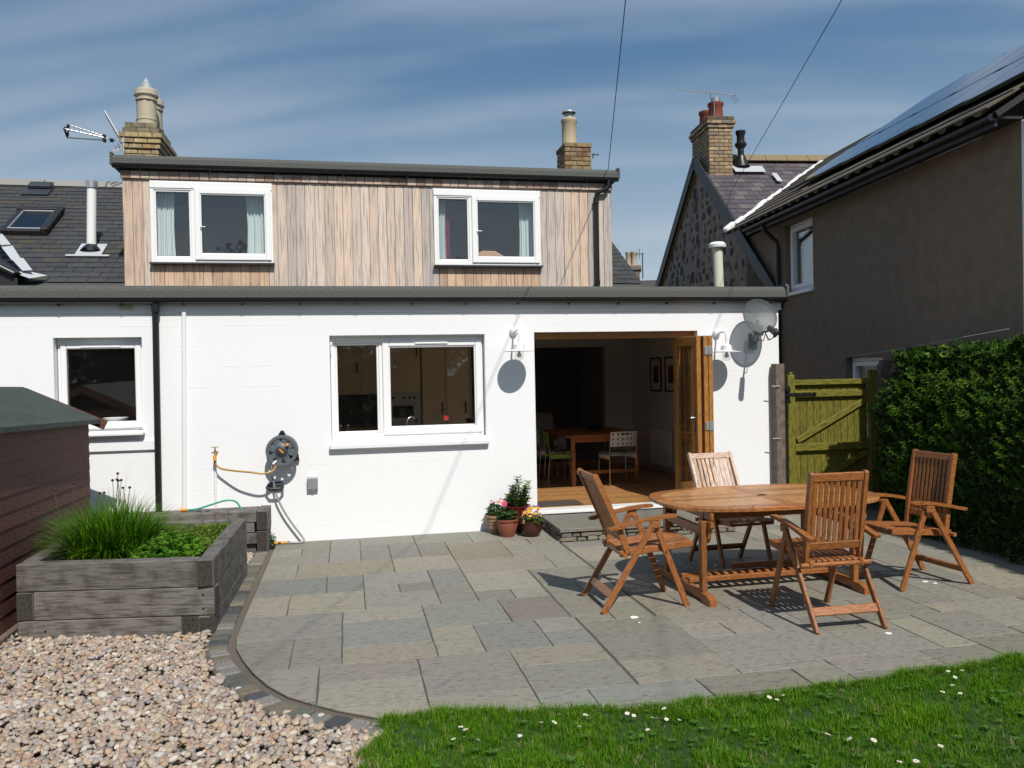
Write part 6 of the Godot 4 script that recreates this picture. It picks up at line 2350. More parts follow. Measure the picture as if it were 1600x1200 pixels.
func build_gate() -> void:
	var g := thing("garden_gate", "olive green braced timber gate at the side of the house", "gate", Vector3(5.49, 0, -0.02))
	var s := sh()
	# stiles, rails, braces stand in front of the boards
	for b in [[0.0, 0.1], [1.16, 1.27]]:
		s = sh()
		s.cube(b[0], b[1], 0.05, 1.755 if b[0] < 0.5 else 1.8, 0.0, 0.055, 0.006)
		obj("stile", s, M.gate_paint, g)
	s = sh()
	s.cube(0.03, 0.075, 1.75, 1.79, 0.005, 0.05, 0.008)
	obj("stile_cap", s, M.gate_paint, g)
	for r in [[1.62, 1.69], [1.465, 1.545], [0.78, 0.875], [0.1, 0.22]]:
		s = sh()
		s.cube(0.1, 1.16, r[0], r[1], 0.004, 0.05, 0.006)
		obj("rail", s, M.gate_paint, g)
	for r in [[0.875, 1.465], [0.22, 0.78]]:
		s = sh()
		s.bar(Vector3(0.13, r[0] + 0.04, 0.026), Vector3(1.14, r[1] - 0.035, 0.026), 0.035, 0.075, 0.005, Vector3(-0.5, 1, 0))
		obj("brace", s, M.gate_paint, g)
	for i in 11:
		s = sh()
		s.col = Color(1, 1, 1) * rr(0.85, 1.05)
		s.cube(0.1 + i * 0.0965, 0.1935 + i * 0.0965, 0.06, 1.655 if i != 99 else 1.6, -0.022, -0.002, 0.005)
		obj("board", s, M.gate_paint, g)
	s = sh(false)
	s.cube(-0.03, 0.37, 1.485, 1.525, 0.056, 0.062, 0.002)
	s.lathe(Vector3(0.37, 1.505, 0.056), [Vector2(0.026, 0.0), Vector2(0.024, 0.006), Vector2(0.0, 0.006)], 12, Basis(Vector3.RIGHT, PI / 2))
	s.tube([Vector3(-0.04, 1.4, 0.07), Vector3(-0.04, 1.6, 0.07)], 0.016, 10)
	obj("strap_hinge", s, M.black_plastic, g)
	s = sh(false)
	for x in [0.02, 0.18, 0.33]:
		s.lathe(Vector3(x, 1.505, 0.062), [Vector2(0.01, 0.0), Vector2(0.008, 0.005), Vector2(0.0, 0.006)], 8, Basis(Vector3.RIGHT, PI / 2))
	obj("bolt_head", s, M.steel, g)
	g = thing("gate_post", "weathered half round timber post between the white wall and the gate", "post", Vector3(5.33, 0, 0.09))
	s = sh()
	var o := PackedVector2Array()
	for i in 13:
		var a := PI + PI * 0.62 * i / 12.0 - 0.35
		o.append(Vector2(cos(a) * 0.072, -sin(a) * 0.072))
	o.append(Vector2(0.068, 0.06))
	o.append(Vector2(0.068, -0.06))
	o.append(Vector2(-0.05, -0.07))
	s.prism(o, 1.92, 0.006, Transform3D(Basis(Vector3.RIGHT, Vector3.FORWARD, Vector3.UP) * Basis(Vector3.BACK, PI), Vector3(0, -0.02, 0)))
	obj("timber", s, M.post_round, g)
	for y in [1.5, 0.85]:
		s = sh(false)
		s.tube([Vector3(-0.03, y + 0.12, 0.085), Vector3(-0.13, y + 0.12, 0.07)], 0.006, 6)
		obj("wall_tie", s, M.galvanised, g)
	s = sh(false)
	for k in 3:
		s.lathe(Vector3(0.085, 1.43 + k * 0.07, 0.075), [Vector2(0.0, -0.04), Vector2(0.028, -0.025), Vector2(0.03, 0.02), Vector2(0.0, 0.035)], 10)
	s.cube(0.055, 0.115, 1.4, 1.62, 0.055, 0.07, 0.004)
	obj("hinge_cup", s, M.black_plastic, g)
	g = thing("fence_post", "square timber post with moulded cap rising from the hedge behind the gate", "post", Vector3(6.95, 0, -0.1))
	s = sh()
	s.cube(-0.07, 0.07, 0.0, 1.87, -0.05, 0.05, 0.008)
	obj("timber", s, M.post_wood, g)
	s = sh()
	s.cube(-0.04, 0.1, 1.82, 1.925, -0.055, 0.055, 0.012)
	obj("cap", s, M.post_wood, g)


func lean_back(y: float, top: float) -> float:
	return 0.42 * pow(clampf((y - top + 0.95) / 0.95, 0.0, 1.0), 2.2)


func build_hedge() -> void:
	var h := thing("hedge", "dense dark green clipped hedge along the right of the patio", "hedge", Vector3(6.45, 0, 0))
	var sprig := leaf_sprig(7, 0.036, 0.021, 0.45)
	var f := noise(61, 0.9, 3)
	var bump := func(z: float, y: float) -> float:
		return f.get_noise_2d(z, y * 1.3) * 0.12
	var where := []
	var tints := []
	var shell := 24000
	for i in shell:
		var z := rr(0.95, 6.8)
		var y := rr(0.02, 2.12)
		var x := 0.0
		var top := 2.03 + f.get_noise_2d(z * 1.6, 7.0) * 0.13 + f.get_noise_2d(z * 6.0, 2.0) * 0.12
		var kind := rng.randf()
		if kind < 0.5:
			x = -0.42 + bump.call(z, y) + rr(0.0, 0.2) * rng.randf()   # the face beside the patio
			x += lean_back(y, top)
		elif kind < 0.74:
			x = rr(-0.2, 0.42)
			y = top - 0.14 * rng.randf() * rng.randf() - 0.12 * maxf(0.0, 0.15 - x)
		elif kind < 0.86:
			z = 1.1 + bump.call(y, 3.0) + rr(0.0, 0.18) + (0.25 if y > 1.9 else 0.0)     # the far end, by the gate
			x = rr(-0.42, 0.42)
			if x < -0.42 + lean_back(y, top):
				continue
			z += 0.3 * pow(clampf((y - 1.1) / 0.9, 0.0, 1.0), 2.0)
		else:
			x = rr(-0.36 + lean_back(y, top), 0.4)
		if y > top + 0.02:
			continue
		var k := rr(0.7, 1.35)
		where.append(Transform3D(Basis.from_euler(Vector3(rr(-1.2, 1.2), rr(0, TAU), rr(-1.2, 1.2))).scaled(Vector3.ONE * k), Vector3(x, y, z)))
		var t := rng.randf()
		var c := Color(0.009, 0.03, 0.003).lerp(Color(0.027, 0.068, 0.005), t)
		if rng.randf() < 0.06:
			c = Color(0.11, 0.2, 0.02)
		tints.append(c)
	scatter("foliage", sprig, M.leaf, where, tints, h)
	# this year's shoots; their paler tint, thickest high up, also stands in for sun
	var shoot := sh(false)
	shoot.tube([Vector3.ZERO, Vector3(0.01, 0.08, 0), Vector3(0.0, 0.16, 0.01)], [0.003, 0.0025, 0.0015], 4)
	for k in 9:
		var a := k * 2.4
		shoot.leaf(Vector3(0, 0.02 + k * 0.016, 0), Vector3(cos(a), 0.6, sin(a)), Vector3(-sin(a), 0, cos(a)), 0.034, 0.018)
	where = []
	tints = []
	for i in 2600:
		var z := rr(1.25, 6.8)
		var top := 2.03 + f.get_noise_2d(z * 1.6, 7.0) * 0.13 + f.get_noise_2d(z * 6.0, 2.0) * 0.12
		var at := Vector3(rr(-0.12, 0.4), top - 0.1, z)
		var b := Basis.from_euler(Vector3(rr(-0.4, 0.4), rr(0, TAU), rr(-0.4, 0.4)))
		if i % 3:
			var y := top - 1.5 * pow(rng.randf(), 1.6)
			at = Vector3(-0.42 + bump.call(z, y) + lean_back(y, top), y - 0.04, z)
			b = Basis.from_euler(Vector3(rr(-0.5, 0.5), 0, rr(0.1, 1.2)))
		where.append(Transform3D(b.scaled(Vector3.ONE * rr(0.5, 1.1)), at))
		tints.append(Color(0.03, 0.09, 0.005).lerp(Color(0.1, 0.19, 0.01), rng.randf()))
	scatter("shoots", shoot.mesh(), M.leaf, where, tints, h)
	var s := sh(false)
	s.col = Color(0.8, 0.75, 0.7)
	for i in 70:
		var z := rr(0.9, 6.7)
		var p := Vector3(rr(-0.15, 0.15), 0, z)
		var q := p + Vector3(rr(-0.15, 0.15), rr(0.6, 1.0), rr(-0.15, 0.15))
		var r := q + Vector3(rr(-0.2, 0.2), rr(0.5, 0.85), rr(-0.25, 0.25))
		s.tube([p, q, r], [0.014, 0.009, 0.004], 5)
	obj("stems", s, M.bark, h)


# ---------------------------------------------------------------- garden furniture

func teak(called: String, parent: Node, a: Vector3, b: Vector3, w: float, t: float, m: Material, up := Vector3.UP, bev := 0.004) -> void:
	var s := sh()
	s.col = Color(1, 1, 1) * rr(0.68, 1.2)
	s.bar(a, b, w, t, bev, up)
	obj(called, s, m, parent)


# a folding armchair that looks along +z; RECLINE is how far its top lies behind the pivot
func garden_chair(label: String, at: Vector3, turn: float, recline: float, m: Material, seat: Material, legs: Material, back_wood: Material) -> void:
	var c := thing("garden_chair", label, "garden chair", at, turn, "folding teak chairs round the patio table")
	var brass := sh(false)
	for sx in [-1.0, 1.0]:
		var x: float = sx * 0.262
		teak("leg", c, Vector3(x, 0.0, -0.36), Vector3(x, 0.655, 0.05), 0.026, 0.046, legs, Vector3.RIGHT.cross(Vector3(0, 0.65, 0.41)))
		teak("leg", c, Vector3(x - sx * 0.03, 0.0, 0.335), Vector3(x - sx * 0.03, 0.655, 0.085), 0.026, 0.046, m, Vector3.RIGHT.cross(Vector3(0, 0.65, -0.25)))
		var arm := sh()
		arm.col = Color(1, 1, 1) * rr(0.9, 1.1)
		var o := PackedVector2Array()
		for p in [[-0.3, 0.628], [-0.27, 0.628], [-0.12, 0.662], [0.03, 0.69], [0.16, 0.703], [0.24, 0.706], [0.255, 0.718], [0.245, 0.73], [0.16, 0.729], [0.03, 0.716], [-0.12, 0.689], [-0.27, 0.656], [-0.31, 0.648]]:
			o.append(Vector2(p[0], p[1]))
		arm.prism(o, 0.05, 0.004, Transform3D(Basis(Vector3.BACK, Vector3.UP, Vector3.LEFT), Vector3(x + 0.025 - sx * 0.008, 0, 0)))
		obj("armrest", arm, m, c)
		var blk := sh()
		blk.cube(x - 0.014, x + 0.014, 0.63, 0.69, 0.03, 0.11, 0.006)
		obj("arm_block", blk, m, c)
		teak("seat_rail", c, Vector3(x - sx * 0.062, 0.434, -0.2), Vector3(x - sx * 0.062, 0.487, 0.405), 0.024, 0.05, m)
		for q in [[0.64, 0.045], [0.64, 0.09], [0.47, 0.17], [0.44, -0.09]]:
			brass.lathe(Vector3(x + sx * 0.013, q[0], q[1]), [Vector2(0.008, 0.0), Vector2(0.006, 0.004), Vector2(0.0, 0.004)], 8, Basis(Vector3.BACK, -sx * PI / 2))
	obj("bolt_head", brass, M.brass, c)
	teak("stretcher", c, Vector3(-0.25, 0.13, -0.283), Vector3(0.25, 0.13, -0.283), 0.022, 0.062, legs, Vector3(0, 0.65, 0.41))
	# seat slats run front to back over three cross bars
	for q in [[0.425, -0.155], [0.44, 0.1], [0.467, 0.375]]:
		teak("cross_bar", c, Vector3(-0.19, q[0], q[1]), Vector3(0.19, q[0], q[1]), 0.04, 0.02, m)
	var dowel := sh()
	dowel.tube([Vector3(-0.275, 0.432, -0.175), Vector3(0.275, 0.432, -0.175)], 0.018, 10)
	obj("dowel", dowel, m, c)
	for i in 8:
		var x := -0.168 + i * 0.048
		teak("seat_slat", c, Vector3(x, 0.453, -0.165), Vector3(x, 0.502, 0.4), 0.036, 0.016, seat)
	# backrest
	var piv := Vector3(0, 0.455, -0.14)
	var top := Vector3(0, 0.455 + sqrt(0.655 * 0.655 - recline * recline), -0.14 - recline)
	var d := (top - piv).normalized()
	var back := d.cross(Vector3.RIGHT)
	for sx in [-1.0, 1.0]:
		var x: float = sx * 0.212
		var s := sh()
		s.col = Color(1, 1, 1) * rr(0.88, 1.1)
		var o := PackedVector2Array()
		var l := 0.655
		for p in [[-0.02, -0.02], [0.022, -0.02], [0.03, 0.2], [0.026, 0.45], [0.018, l - 0.01], [0.008, l], [-0.014, l], [-0.024, l - 0.012], [-0.018, 0.45], [-0.014, 0.2]]:
			o.append(Vector2(p[0], p[1]))
		s.prism(o, 0.03, 0.004, Transform3D(Basis(-back, d, Vector3.RIGHT if (-back).cross(d).x > 0.0 else Vector3.LEFT), piv + Vector3(x - (0.015 if (-back).cross(d).x > 0.0 else -0.015), 0, 0)))
		obj("back_stile", s, back_wood, c)
	teak("top_rail", c, piv + d * 0.615 + Vector3(-0.2, 0, 0), piv + d * 0.615 + Vector3(0.2, 0, 0), 0.024, 0.06, back_wood, d)
	teak("bottom_rail", c, piv + d * 0.11 + Vector3(-0.2, 0, 0), piv + d * 0.11 + Vector3(0.2, 0, 0), 0.022, 0.055, back_wood, d)
	for i in 9:
		var x := -0.172 + i * 0.043
		teak("back_slat", c, piv + d * 0.13 + Vector3(x, 0, 0), piv + d * 0.6 + Vector3(x, 0, 0), 0.031, 0.012, seat, back)


func table_outline(inset: float) -> PackedVector2Array:
	var o := PackedVector2Array()
	for i in 64:
		var a := TAU * i / 64.0
		var c := cos(a)
		var s := sin(a)
		o.append(Vector2(signf(c) * pow(absf(c), 0.74) * (0.965 - inset), signf(s) * pow(absf(s), 0.62) * (0.6 - inset)))
	return o


func build_furniture() -> void:
	var t := thing("patio_table", "oval slatted teak patio table with trestle legs on the paving", "table", Vector3(3.52, 0, 2.98))
	var y0 := 0.718
	var outer := table_outline(0.0)
	var inner := table_outline(0.095)
	# rim: short curved pieces joined end to end
	var cuts := [0, 6, 13, 19, 26, 32, 38, 45, 51, 58, 64]
	for k in 10:
		var p := PackedVector2Array()
		for i in range(cuts[k], cuts[k + 1] + 1):
			p.append(outer[i % 64])
		for i in range(cuts[k + 1], cuts[k] - 1, -1):
			p.append(inner[i % 64])
		var mid := Vector2.ZERO
		for q in p:
			mid += q / p.size()
		var s := sh()
		s.col = [Color(0.62, 0.5, 0.42), Color(0.95, 0.82, 0.74), Color(0.8, 0.56, 0.43)][k % 3] * rr(0.9, 1.05)
		prism_up(p, y0, y0 + 0.032, 0.007, s)
		obj("rim_piece", s, M.table_wood, t)
	var field := table_outline(0.099)
	var bands := [[-0.9, -0.052, "x"], [0.052, 0.9, "x"]]
	for b in bands:
		var z := -0.513
		while z < 0.5:
			var strip := PackedVector2Array([Vector2(b[0], z + 0.004), Vector2(b[1], z + 0.004), Vector2(b[1], z + 0.0815), Vector2(b[0], z + 0.0815)])
			for poly in Geometry2D.intersect_polygons(strip, field):
				var s := sh()
				s.col = [Color(1.0, 0.98, 0.96), Color(0.72, 0.63, 0.55), Color(1.25, 1.27, 1.25), Color(0.86, 0.78, 0.7)][rng.randi_range(0, 3)] * rr(0.9, 1.08)
				prism_up(poly, y0 + 0.006, y0 + 0.0295 + rr(-0.0008, 0.0008), 0.002, s)
				obj("top_slat", s, M.table_wood, t)
			z += 0.0855
	for b in [[-0.05, -0.002], [0.002, 0.05]]:
		var s := sh()
		s.col = Color(0.85, 0.66, 0.55)
		for seg in [[-0.502, -0.025], [0.025, 0.502]]:
			s.cube(b[0], b[1], y0 + 0.004, y0 + 0.031, seg[0], seg[1], 0.002)
		obj("centre_batten", s, M.table_wood, t)
	var s := sh(false)
	s.lathe(Vector3(0, y0 + 0.004, 0), [Vector2(0.024, 0.0), Vector2(0.024, 0.028), Vector2(0.03, 0.029), Vector2(0.03, 0.0)], 20)
	s.lathe(Vector3(0, y0 + 0.004, 0), [Vector2(0.0, 0.018), Vector2(0.024, 0.018)], 16)
	obj("parasol_hole_cap", s, M.black_plastic, t)
	var dk: Material = M.teak
	# apron under the top
	for z in [-0.36, 0.36]:
		teak("apron", t, Vector3(-0.72, 0.675, z), Vector3(0.72, 0.675, z), 0.025, 0.08, dk)
	for x in [-0.7, 0.6]:
		teak("apron", t, Vector3(x, 0.68, -0.5), Vector3(x, 0.68, 0.5), 0.03, 0.07, dk)
	for x in [-0.76, 0.58]:
		# trestle: foot, two uprights with curved brackets, a middle rail
		var foot := sh()
		var o := PackedVector2Array([Vector2(-0.57, 0.0), Vector2(-0.46, 0.0), Vector2(-0.44, 0.02), Vector2(0.46, 0.02), Vector2(0.48, 0.0), Vector2(0.62, 0.0), Vector2(0.62, 0.05), Vector2(0.55, 0.075), Vector2(-0.52, 0.075), Vector2(-0.57, 0.05)])
		foot.prism(o, 0.06, 0.006, Transform3D(Basis(Vector3.BACK, Vector3.UP, Vector3.LEFT), Vector3(x + 0.03, 0, 0)))
		obj("foot", foot, M.teak, t)
		for z in [-0.3, 0.44]:
			teak("leg", t, Vector3(x, 0.07, z), Vector3(x, 0.64, z), 0.045, 0.065, M.teak, Vector3.BACK)
			var br := sh()
			br.prism(PackedVector2Array([Vector2(-0.1, 0.64), Vector2(0.1, 0.64), Vector2(0.1, 0.6), Vector2(0.06, 0.57), Vector2(0.04, 0.5), Vector2(0.0, 0.46), Vector2(-0.04, 0.47), Vector2(-0.045, 0.56), Vector2(-0.1, 0.6)]), 0.03, 0.004, Transform3D(Basis(Vector3.BACK, Vector3.UP, Vector3.LEFT), Vector3(x + 0.055, 0, z)))
			obj("bracket", br, M.teak, t)
		teak("trestle_rail", t, Vector3(x, 0.56, -0.3), Vector3(x, 0.56, 0.44), 0.028, 0.075, dk)
	for z in [0.0, 0.16]:
		teak("stretcher", t, Vector3(-0.76, 0.1, z), Vector3(0.58, 0.1, z), 0.04, 0.04, M.teak)
	for i in 14:
		teak("notched_block", t, Vector3(-0.55 + i * 0.075, 0.1, 0.03), Vector3(-0.55 + i * 0.075, 0.1, 0.13), 0.035, 0.055, dk)
	teak("leaf_holder", t, Vector3(-0.3, 0.15, 0.0), Vector3(0.5, 0.15, 0.0), 0.03, 0.05, M.teak)

	garden_chair("reclined teak chair at the left end of the table, its back to the pots", Vector3(2.245, 0, 3.28), PI / 2, 0.25, M.teak, M.teak, M.teak, M.teak)
	garden_chair("teak chair in front of the table with its back to the lawn", Vector3(3.425, 0, 4.035), PI - 0.02, 0.09, M.teak, M.teak, M.teak, M.teak)
	garden_chair("teak chair at the right end of the table beside the hedge", Vector3(4.735, 0, 3.32), -PI / 2 + 0.1, 0.1, M.teak, M.teak, M.teak, M.teak)
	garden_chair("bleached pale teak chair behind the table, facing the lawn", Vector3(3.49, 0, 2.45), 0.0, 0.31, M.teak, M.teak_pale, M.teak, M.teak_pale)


# ---------------------------------------------------------------- indoors

# a stacking chair of bent rod with a perforated shell; looks along +z
func indoor_chair(label: String, at: Vector3, turn: float, m: Material) -> void:
	var c := thing("dining_chair", label, "dining chair", at, turn, "perforated chairs round the dining table")
	var s := sh(false)
	# back shell: a panel with a grid of round-ish holes and a hand slot
	var cols := 6
	var rows := 3
	var w := 0.42
	var hh := 0.21
	var cw := w / cols
	var ch := hh / rows
	var bend := func(x: float, y: float, z: float) -> Vector3:
		return Vector3(x, 0.56 + y + 0.012 * cos(x * 6.0), -0.2 - 0.1 * y - 0.05 * (1.0 - (x / 0.21) * (x / 0.21)) + z)
	for i in cols:
		for j in rows:
			var slot := j == 2 and (i == 2 or i == 3)
			var hw := cw * 0.5 if slot else 0.016
			var hv := 0.018 if slot else 0.016
			var cx := -w / 2 + (i + 0.5) * cw
			var cy := (j + 0.5) * ch
			var outer := [[-cw / 2, -ch / 2], [0, -ch / 2], [cw / 2, -ch / 2], [cw / 2, 0], [cw / 2, ch / 2], [0, ch / 2], [-cw / 2, ch / 2], [-cw / 2, 0]]
			for k in 8:
				var p: Array = outer[k]
				var q: Array = outer[(k + 1) % 8]
				var a0 := atan2(p[1], p[0])
				var a1 := atan2(q[1], q[0])
				for z in [0.0, 0.006]:
					s.face(bend.call(cx + p[0], cy + p[1], z), bend.call(cx + q[0], cy + q[1], z), bend.call(cx + cos(a1) * hw, cy + sin(a1) * hv, z), bend.call(cx + cos(a0) * hw, cy + sin(a0) * hv, z), Vector3(0, 0, 1.0 if z > 0.001 else -1.0))
	obj("back_shell", s, m, c)
	s = sh(false)
	s.box(Vector3(0, 0.44, 0.0), Vector3(0.42, 0.012, 0.4), 0.005)
	s.box(Vector3(0, 0.425, 0.2), Vector3(0.42, 0.035, 0.012), 0.005, Basis(Vector3.RIGHT, 0.3))
	for sx in [-1.0, 1.0]:
		s.box(Vector3(sx * 0.213, 0.41, 0.0), Vector3(0.01, 0.06, 0.36), 0.004)
	obj("seat", s, m, c)
	s = sh(false)
	s.box(Vector3(0, 0.462, 0.0), Vector3(0.39, 0.035, 0.38), 0.014)
	obj("cushion", s, M.cushion_print, c)
	for sx in [-1.0, 1.0]:
		s = sh(false)
		s.tube([Vector3(sx * 0.205, 0.75, -0.215), Vector3(sx * 0.21, 0.44, -0.18), Vector3(sx * 0.23, 0.01, -0.22), Vector3(sx * 0.23, 0.008, 0.2), Vector3(sx * 0.21, 0.43, 0.17)], 0.007, 8)
		obj("leg_rod", s, M.steel, c)


func build_indoors() -> void:
	var t := thing("dining_table", "brown wooden dining table inside the open doorway", "dining table", Vector3(3.66, 0.2, -2.52))
	var s := sh()
	s.cube(-0.58, 0.6, 0.705, 0.74, -0.72, 0.72, 0.005)
	obj("top", s, M.indoor_wood, t)
	for x in [-0.47, 0.49]:
		for z in [-0.62, 0.64]:
			s = sh()
			s.cube(x - 0.03, x + 0.03, 0.0, 0.705, z - 0.03, z + 0.03, 0.004)
			obj("leg", s, M.indoor_wood, t)
	for z in [-0.62, 0.64]:
		s = sh()
		s.cube(-0.44, 0.46, 0.63, 0.704, z - 0.012, z + 0.012)
		obj("apron", s, M.indoor_wood, t)
		s = sh()
		s.cube(-0.44, 0.46, 0.17, 0.22, z - 0.015, z + 0.015)
		obj("stretcher", s, M.indoor_wood, t)
	indoor_chair("white perforated chair at the near end of the dining table", Vector3(3.88, 0.2, -1.93), PI + 0.12, M.chair_white)
	indoor_chair("green perforated chair on the left side of the dining table", Vector3(3.12, 0.2, -2.35), PI / 2 - 0.1, M.chair_green)
	indoor_chair("white perforated chair farther back on the left side of the dining table", Vector3(3.1, 0.2, -2.95), PI / 2, M.chair_white)
	s = sh(false)
	s.lathe(Vector3(3.75, 0.94, -2.7), [Vector2(0.06, 0.0), Vector2(0.14, 0.05), Vector2(0.17, 0.09), Vector2(0.16, 0.09), Vector2(0.1, 0.03), Vector2(0.0, 0.02)], 20)
	tag(obj("bowl", s, M.dark_grey_plastic), "dark bowl standing on the dining table", "bowl")
	var r := thing("radiator", "white panel radiator on the right wall of the dining room", "radiator", Vector3(5.045, 0.0, -3.05))
	for i in 16:
		s = sh(false)
		s.cube(-0.08, -0.05, 0.3, 0.88, -0.4 + i * 0.05, -0.4 + i * 0.05 + 0.046, 0.01)
		obj("panel_rib", s, M.radiator_white, r)
	s = sh(false)
	s.cube(-0.05, -0.006, 0.32, 0.86, -0.38, 0.38)
	obj("body", s, M.radiator_white, r)
	for i in 2:
		var z0: float = [-3.57, -2.93][i]
		var p := thing("picture", ["framed picture nearer the back corner of the dining room wall", "framed picture half hidden by the folded door leaf"][i], "picture", Vector3(5.058, 1.5, z0))
		s = sh(false)
		s.xf = Transform3D(Basis(Vector3.BACK, Vector3.UP, Vector3.LEFT), Vector3.ZERO)
		ring(s, 0.0, 0.48, 0.0, 0.56, [0.025, 0.025, 0.025, 0.025], 0.0, 0.025, 0.003)
		obj("frame", s, M.barge_paint, p)
		s = sh(false)
		s.xf = Transform3D(Basis(Vector3.BACK, Vector3.UP, Vector3.LEFT), Vector3.ZERO)
		s.cube(0.02, 0.46, 0.02, 0.54, 0.004, 0.01)
		obj("mount", s, M.paper, p)
		s = sh(false)
		s.xf = Transform3D(Basis(Vector3.BACK, Vector3.UP, Vector3.LEFT), Vector3.ZERO)
		s.cube(0.13, 0.35, 0.14, 0.42, 0.01, 0.012)
		obj("print", s, M.print_dark, p)
	s = sh(false)
	s.cube(2.26, 2.86, 0.202, 0.214, -0.62, -0.26, 0.004)
	tag(obj("doormat", s, M.door_mat), "brown doormat on the wooden floor just inside the threshold", "doormat")
	# an armchair in the dark room beyond, only its pale back showing
	var a := thing("armchair", "pale armchair in the gloom of the room beyond the dining table", "armchair", Vector3(3.5, 0.17, -5.4))
	s = sh(false)
	s.cube(-0.4, 0.4, 0.1, 0.42, -0.35, 0.4, 0.06)
	obj("seat", s, M.plaster, a)
	s = sh(false)
	s.box(Vector3(0, 0.62, -0.32), Vector3(0.8, 0.6, 0.18), 0.07, Basis(Vector3.RIGHT, -0.15))
	obj("backrest", s, M.plaster, a)
	for sx in [-1.0, 1.0]:
		s = sh(false)
		s.cube(sx * 0.4 - 0.07, sx * 0.4 + 0.07, 0.1, 0.6, -0.35, 0.38, 0.05)
		obj("armrest", s, M.plaster, a)

	# kitchen behind the wide window
	var k := thing("kitchen_units", "cream kitchen units seen through the kitchen window", "kitchen units", Vector3(0, 0.17, -3.6))
	for x in [[1.14, 1.86]]:
		s = sh(false)
		s.cube(x[0], x[1], 0.0, 2.3, 0.0, 0.6, 0.004)
		obj("carcass", s, M.cream_unit, k)
	for d in [[0.66, 1.12, 0.0, 0.86], [0.66, 1.12, 1.79, 2.3], [1.145, 1.5, 0.05, 2.29], [1.505, 1.86, 0.05, 2.29], [-0.55, -0.16, 1.41, 2.2], [-0.155, 0.235, 1.41, 2.2], [0.24, 0.65, 1.41, 2.2]]:
		s = sh(false)
		var shallow: bool = d[2] > 1.0 and d[1] < 0.66
		var zf := 0.36 if shallow else 0.62
		s.cube(d[0] + 0.003, d[1] - 0.003, d[2], d[3], zf - 0.022, zf, 0.003)
		obj("door", s, M.cream_unit, k)
		s = sh(false)
		s.cube(d[1] - 0.06, d[1] - 0.045, (d[2] + d[3]) * 0.5 - 0.09, (d[2] + d[3]) * 0.5 + 0.09, zf, zf + 0.03, 0.003)
		obj("handle", s, M.black_plastic, k)
	s = sh(false)
	s.cube(0.66, 1.12, 0.0, 2.3, 0.0, 0.597)
	s.cube(-0.9, 0.65, 1.4, 2.21, 0.0, 0.337)
	s.cube(-0.9, 0.65, 0.0, 0.87, 0.0, 0.58)
	obj("carcass", s, M.cream_unit, k)
	s = sh(false)
	s.cube(-0.9, 0.655, 0.872, 0.91, 0.0, 0.61, 0.004)
	obj("worktop", s, M.worktop, k)
	for j in 6:
		for i in 8:
			s = sh(false)
			var x := -0.88 + i * 0.19 + (0.095 if j % 2 else 0.0)
			s.cube(x + 0.003, minf(x + 0.187, 0.65), 0.915 + j * 0.08, 0.99 + j * 0.08, 0.001, 0.012, 0.003)
			obj("tile", s, M.red_brick_tile, k)
	var ov := thing("oven", "built in steel oven in the kitchen units behind the window", "oven", Vector3(0.89, 1.31, -2.98))
	s = sh(false)
	s.cube(-0.225, 0.225, -0.26, 0.26, -0.04, 0.012, 0.004)
	obj("front", s, M.oven_steel, ov)
	s = sh(false)
	s.cube(-0.2, 0.12, -0.1, 0.08, 0.012, 0.016)
	obj("glass_door", s, M.dark_glass, ov)
	s = sh(false)
	s.tube([Vector3(-0.2, 0.11, 0.04), Vector3(0.2, 0.11, 0.04)], 0.008, 8)
	obj("handle", s, M.steel, ov)
	for i in 4:
		s = sh(false)
		s.lathe(Vector3([-0.19, -0.02, 0.06, 0.13][i], 0.2, 0.012), [Vector2(0.022, 0.0), Vector2(0.018, 0.02), Vector2(0.0, 0.02)], 12, Basis(Vector3.RIGHT, PI / 2))
		obj("knob", s, M.black_plastic, ov)
	s = sh(false)
	s.cube(-0.84, 1.87, 1.02, 1.06, -0.92, -0.29, 0.004)
	tag(obj("window_worktop", s, M.worktop), "dark worktop running under the kitchen window inside", "worktop")
	t = thing("kitchen_tap", "curved chrome tap behind the kitchen window", "tap", Vector3(0.72, 1.06, -0.5))
	s = sh(false)
	s.tube(smooth([Vector3(0, 0, 0), Vector3(0, 0.15, 0), Vector3(0.01, 0.24, -0.01), Vector3(0.06, 0.28, -0.03), Vector3(0.12, 0.25, -0.05)]), 0.012, 8)
	obj("spout", s, M.steel, t)
	s = sh(false)
	s.lathe(Vector3(0.12, 0.23, -0.05), [Vector2(0.02, -0.02), Vector2(0.022, 0.03), Vector2(0.0, 0.03)], 10)
	obj("spray_head", s, M.black_plastic, t)
	for i in 2:
		var j := thing("glass_jar", ["left of two small glass jars on the kitchen windowsill", "right of two small glass jars on the kitchen windowsill"][i], "jar", Vector3([-0.07, 0.02][i], 1.061, -0.45))
		s = sh(false)
		s.lathe(Vector3.ZERO, [Vector2(0.0, 0.0), Vector2(0.034, 0.0), Vector2(0.036, 0.12), Vector2(0.02, 0.16), Vector2(0.02, 0.19)], 16)
		obj("glass", s, M.jar_glass, j)
		s = sh(false)
		s.lathe(Vector3(0, 0.185, 0), [Vector2(0.024, 0.0), Vector2(0.024, 0.03), Vector2(0.0, 0.03)], 14)
		obj("lid", s, M.steel, j)
		s = sh(false)
		s.lathe(Vector3(0, 0.002, 0), [Vector2(0.0, 0.0), Vector2(0.03, 0.0), Vector2(0.03, 0.06), Vector2(0.0, 0.06)], 12)
		obj("contents", s, M.white_plastic, j)
	var fl := thing("windowsill_flower", "small red flower in a pale pot on the kitchen windowsill", "plant", Vector3(1.22, 1.061, -0.42))
	s = sh(false)
	s.col = Color(0.5, 0.45, 0.36)
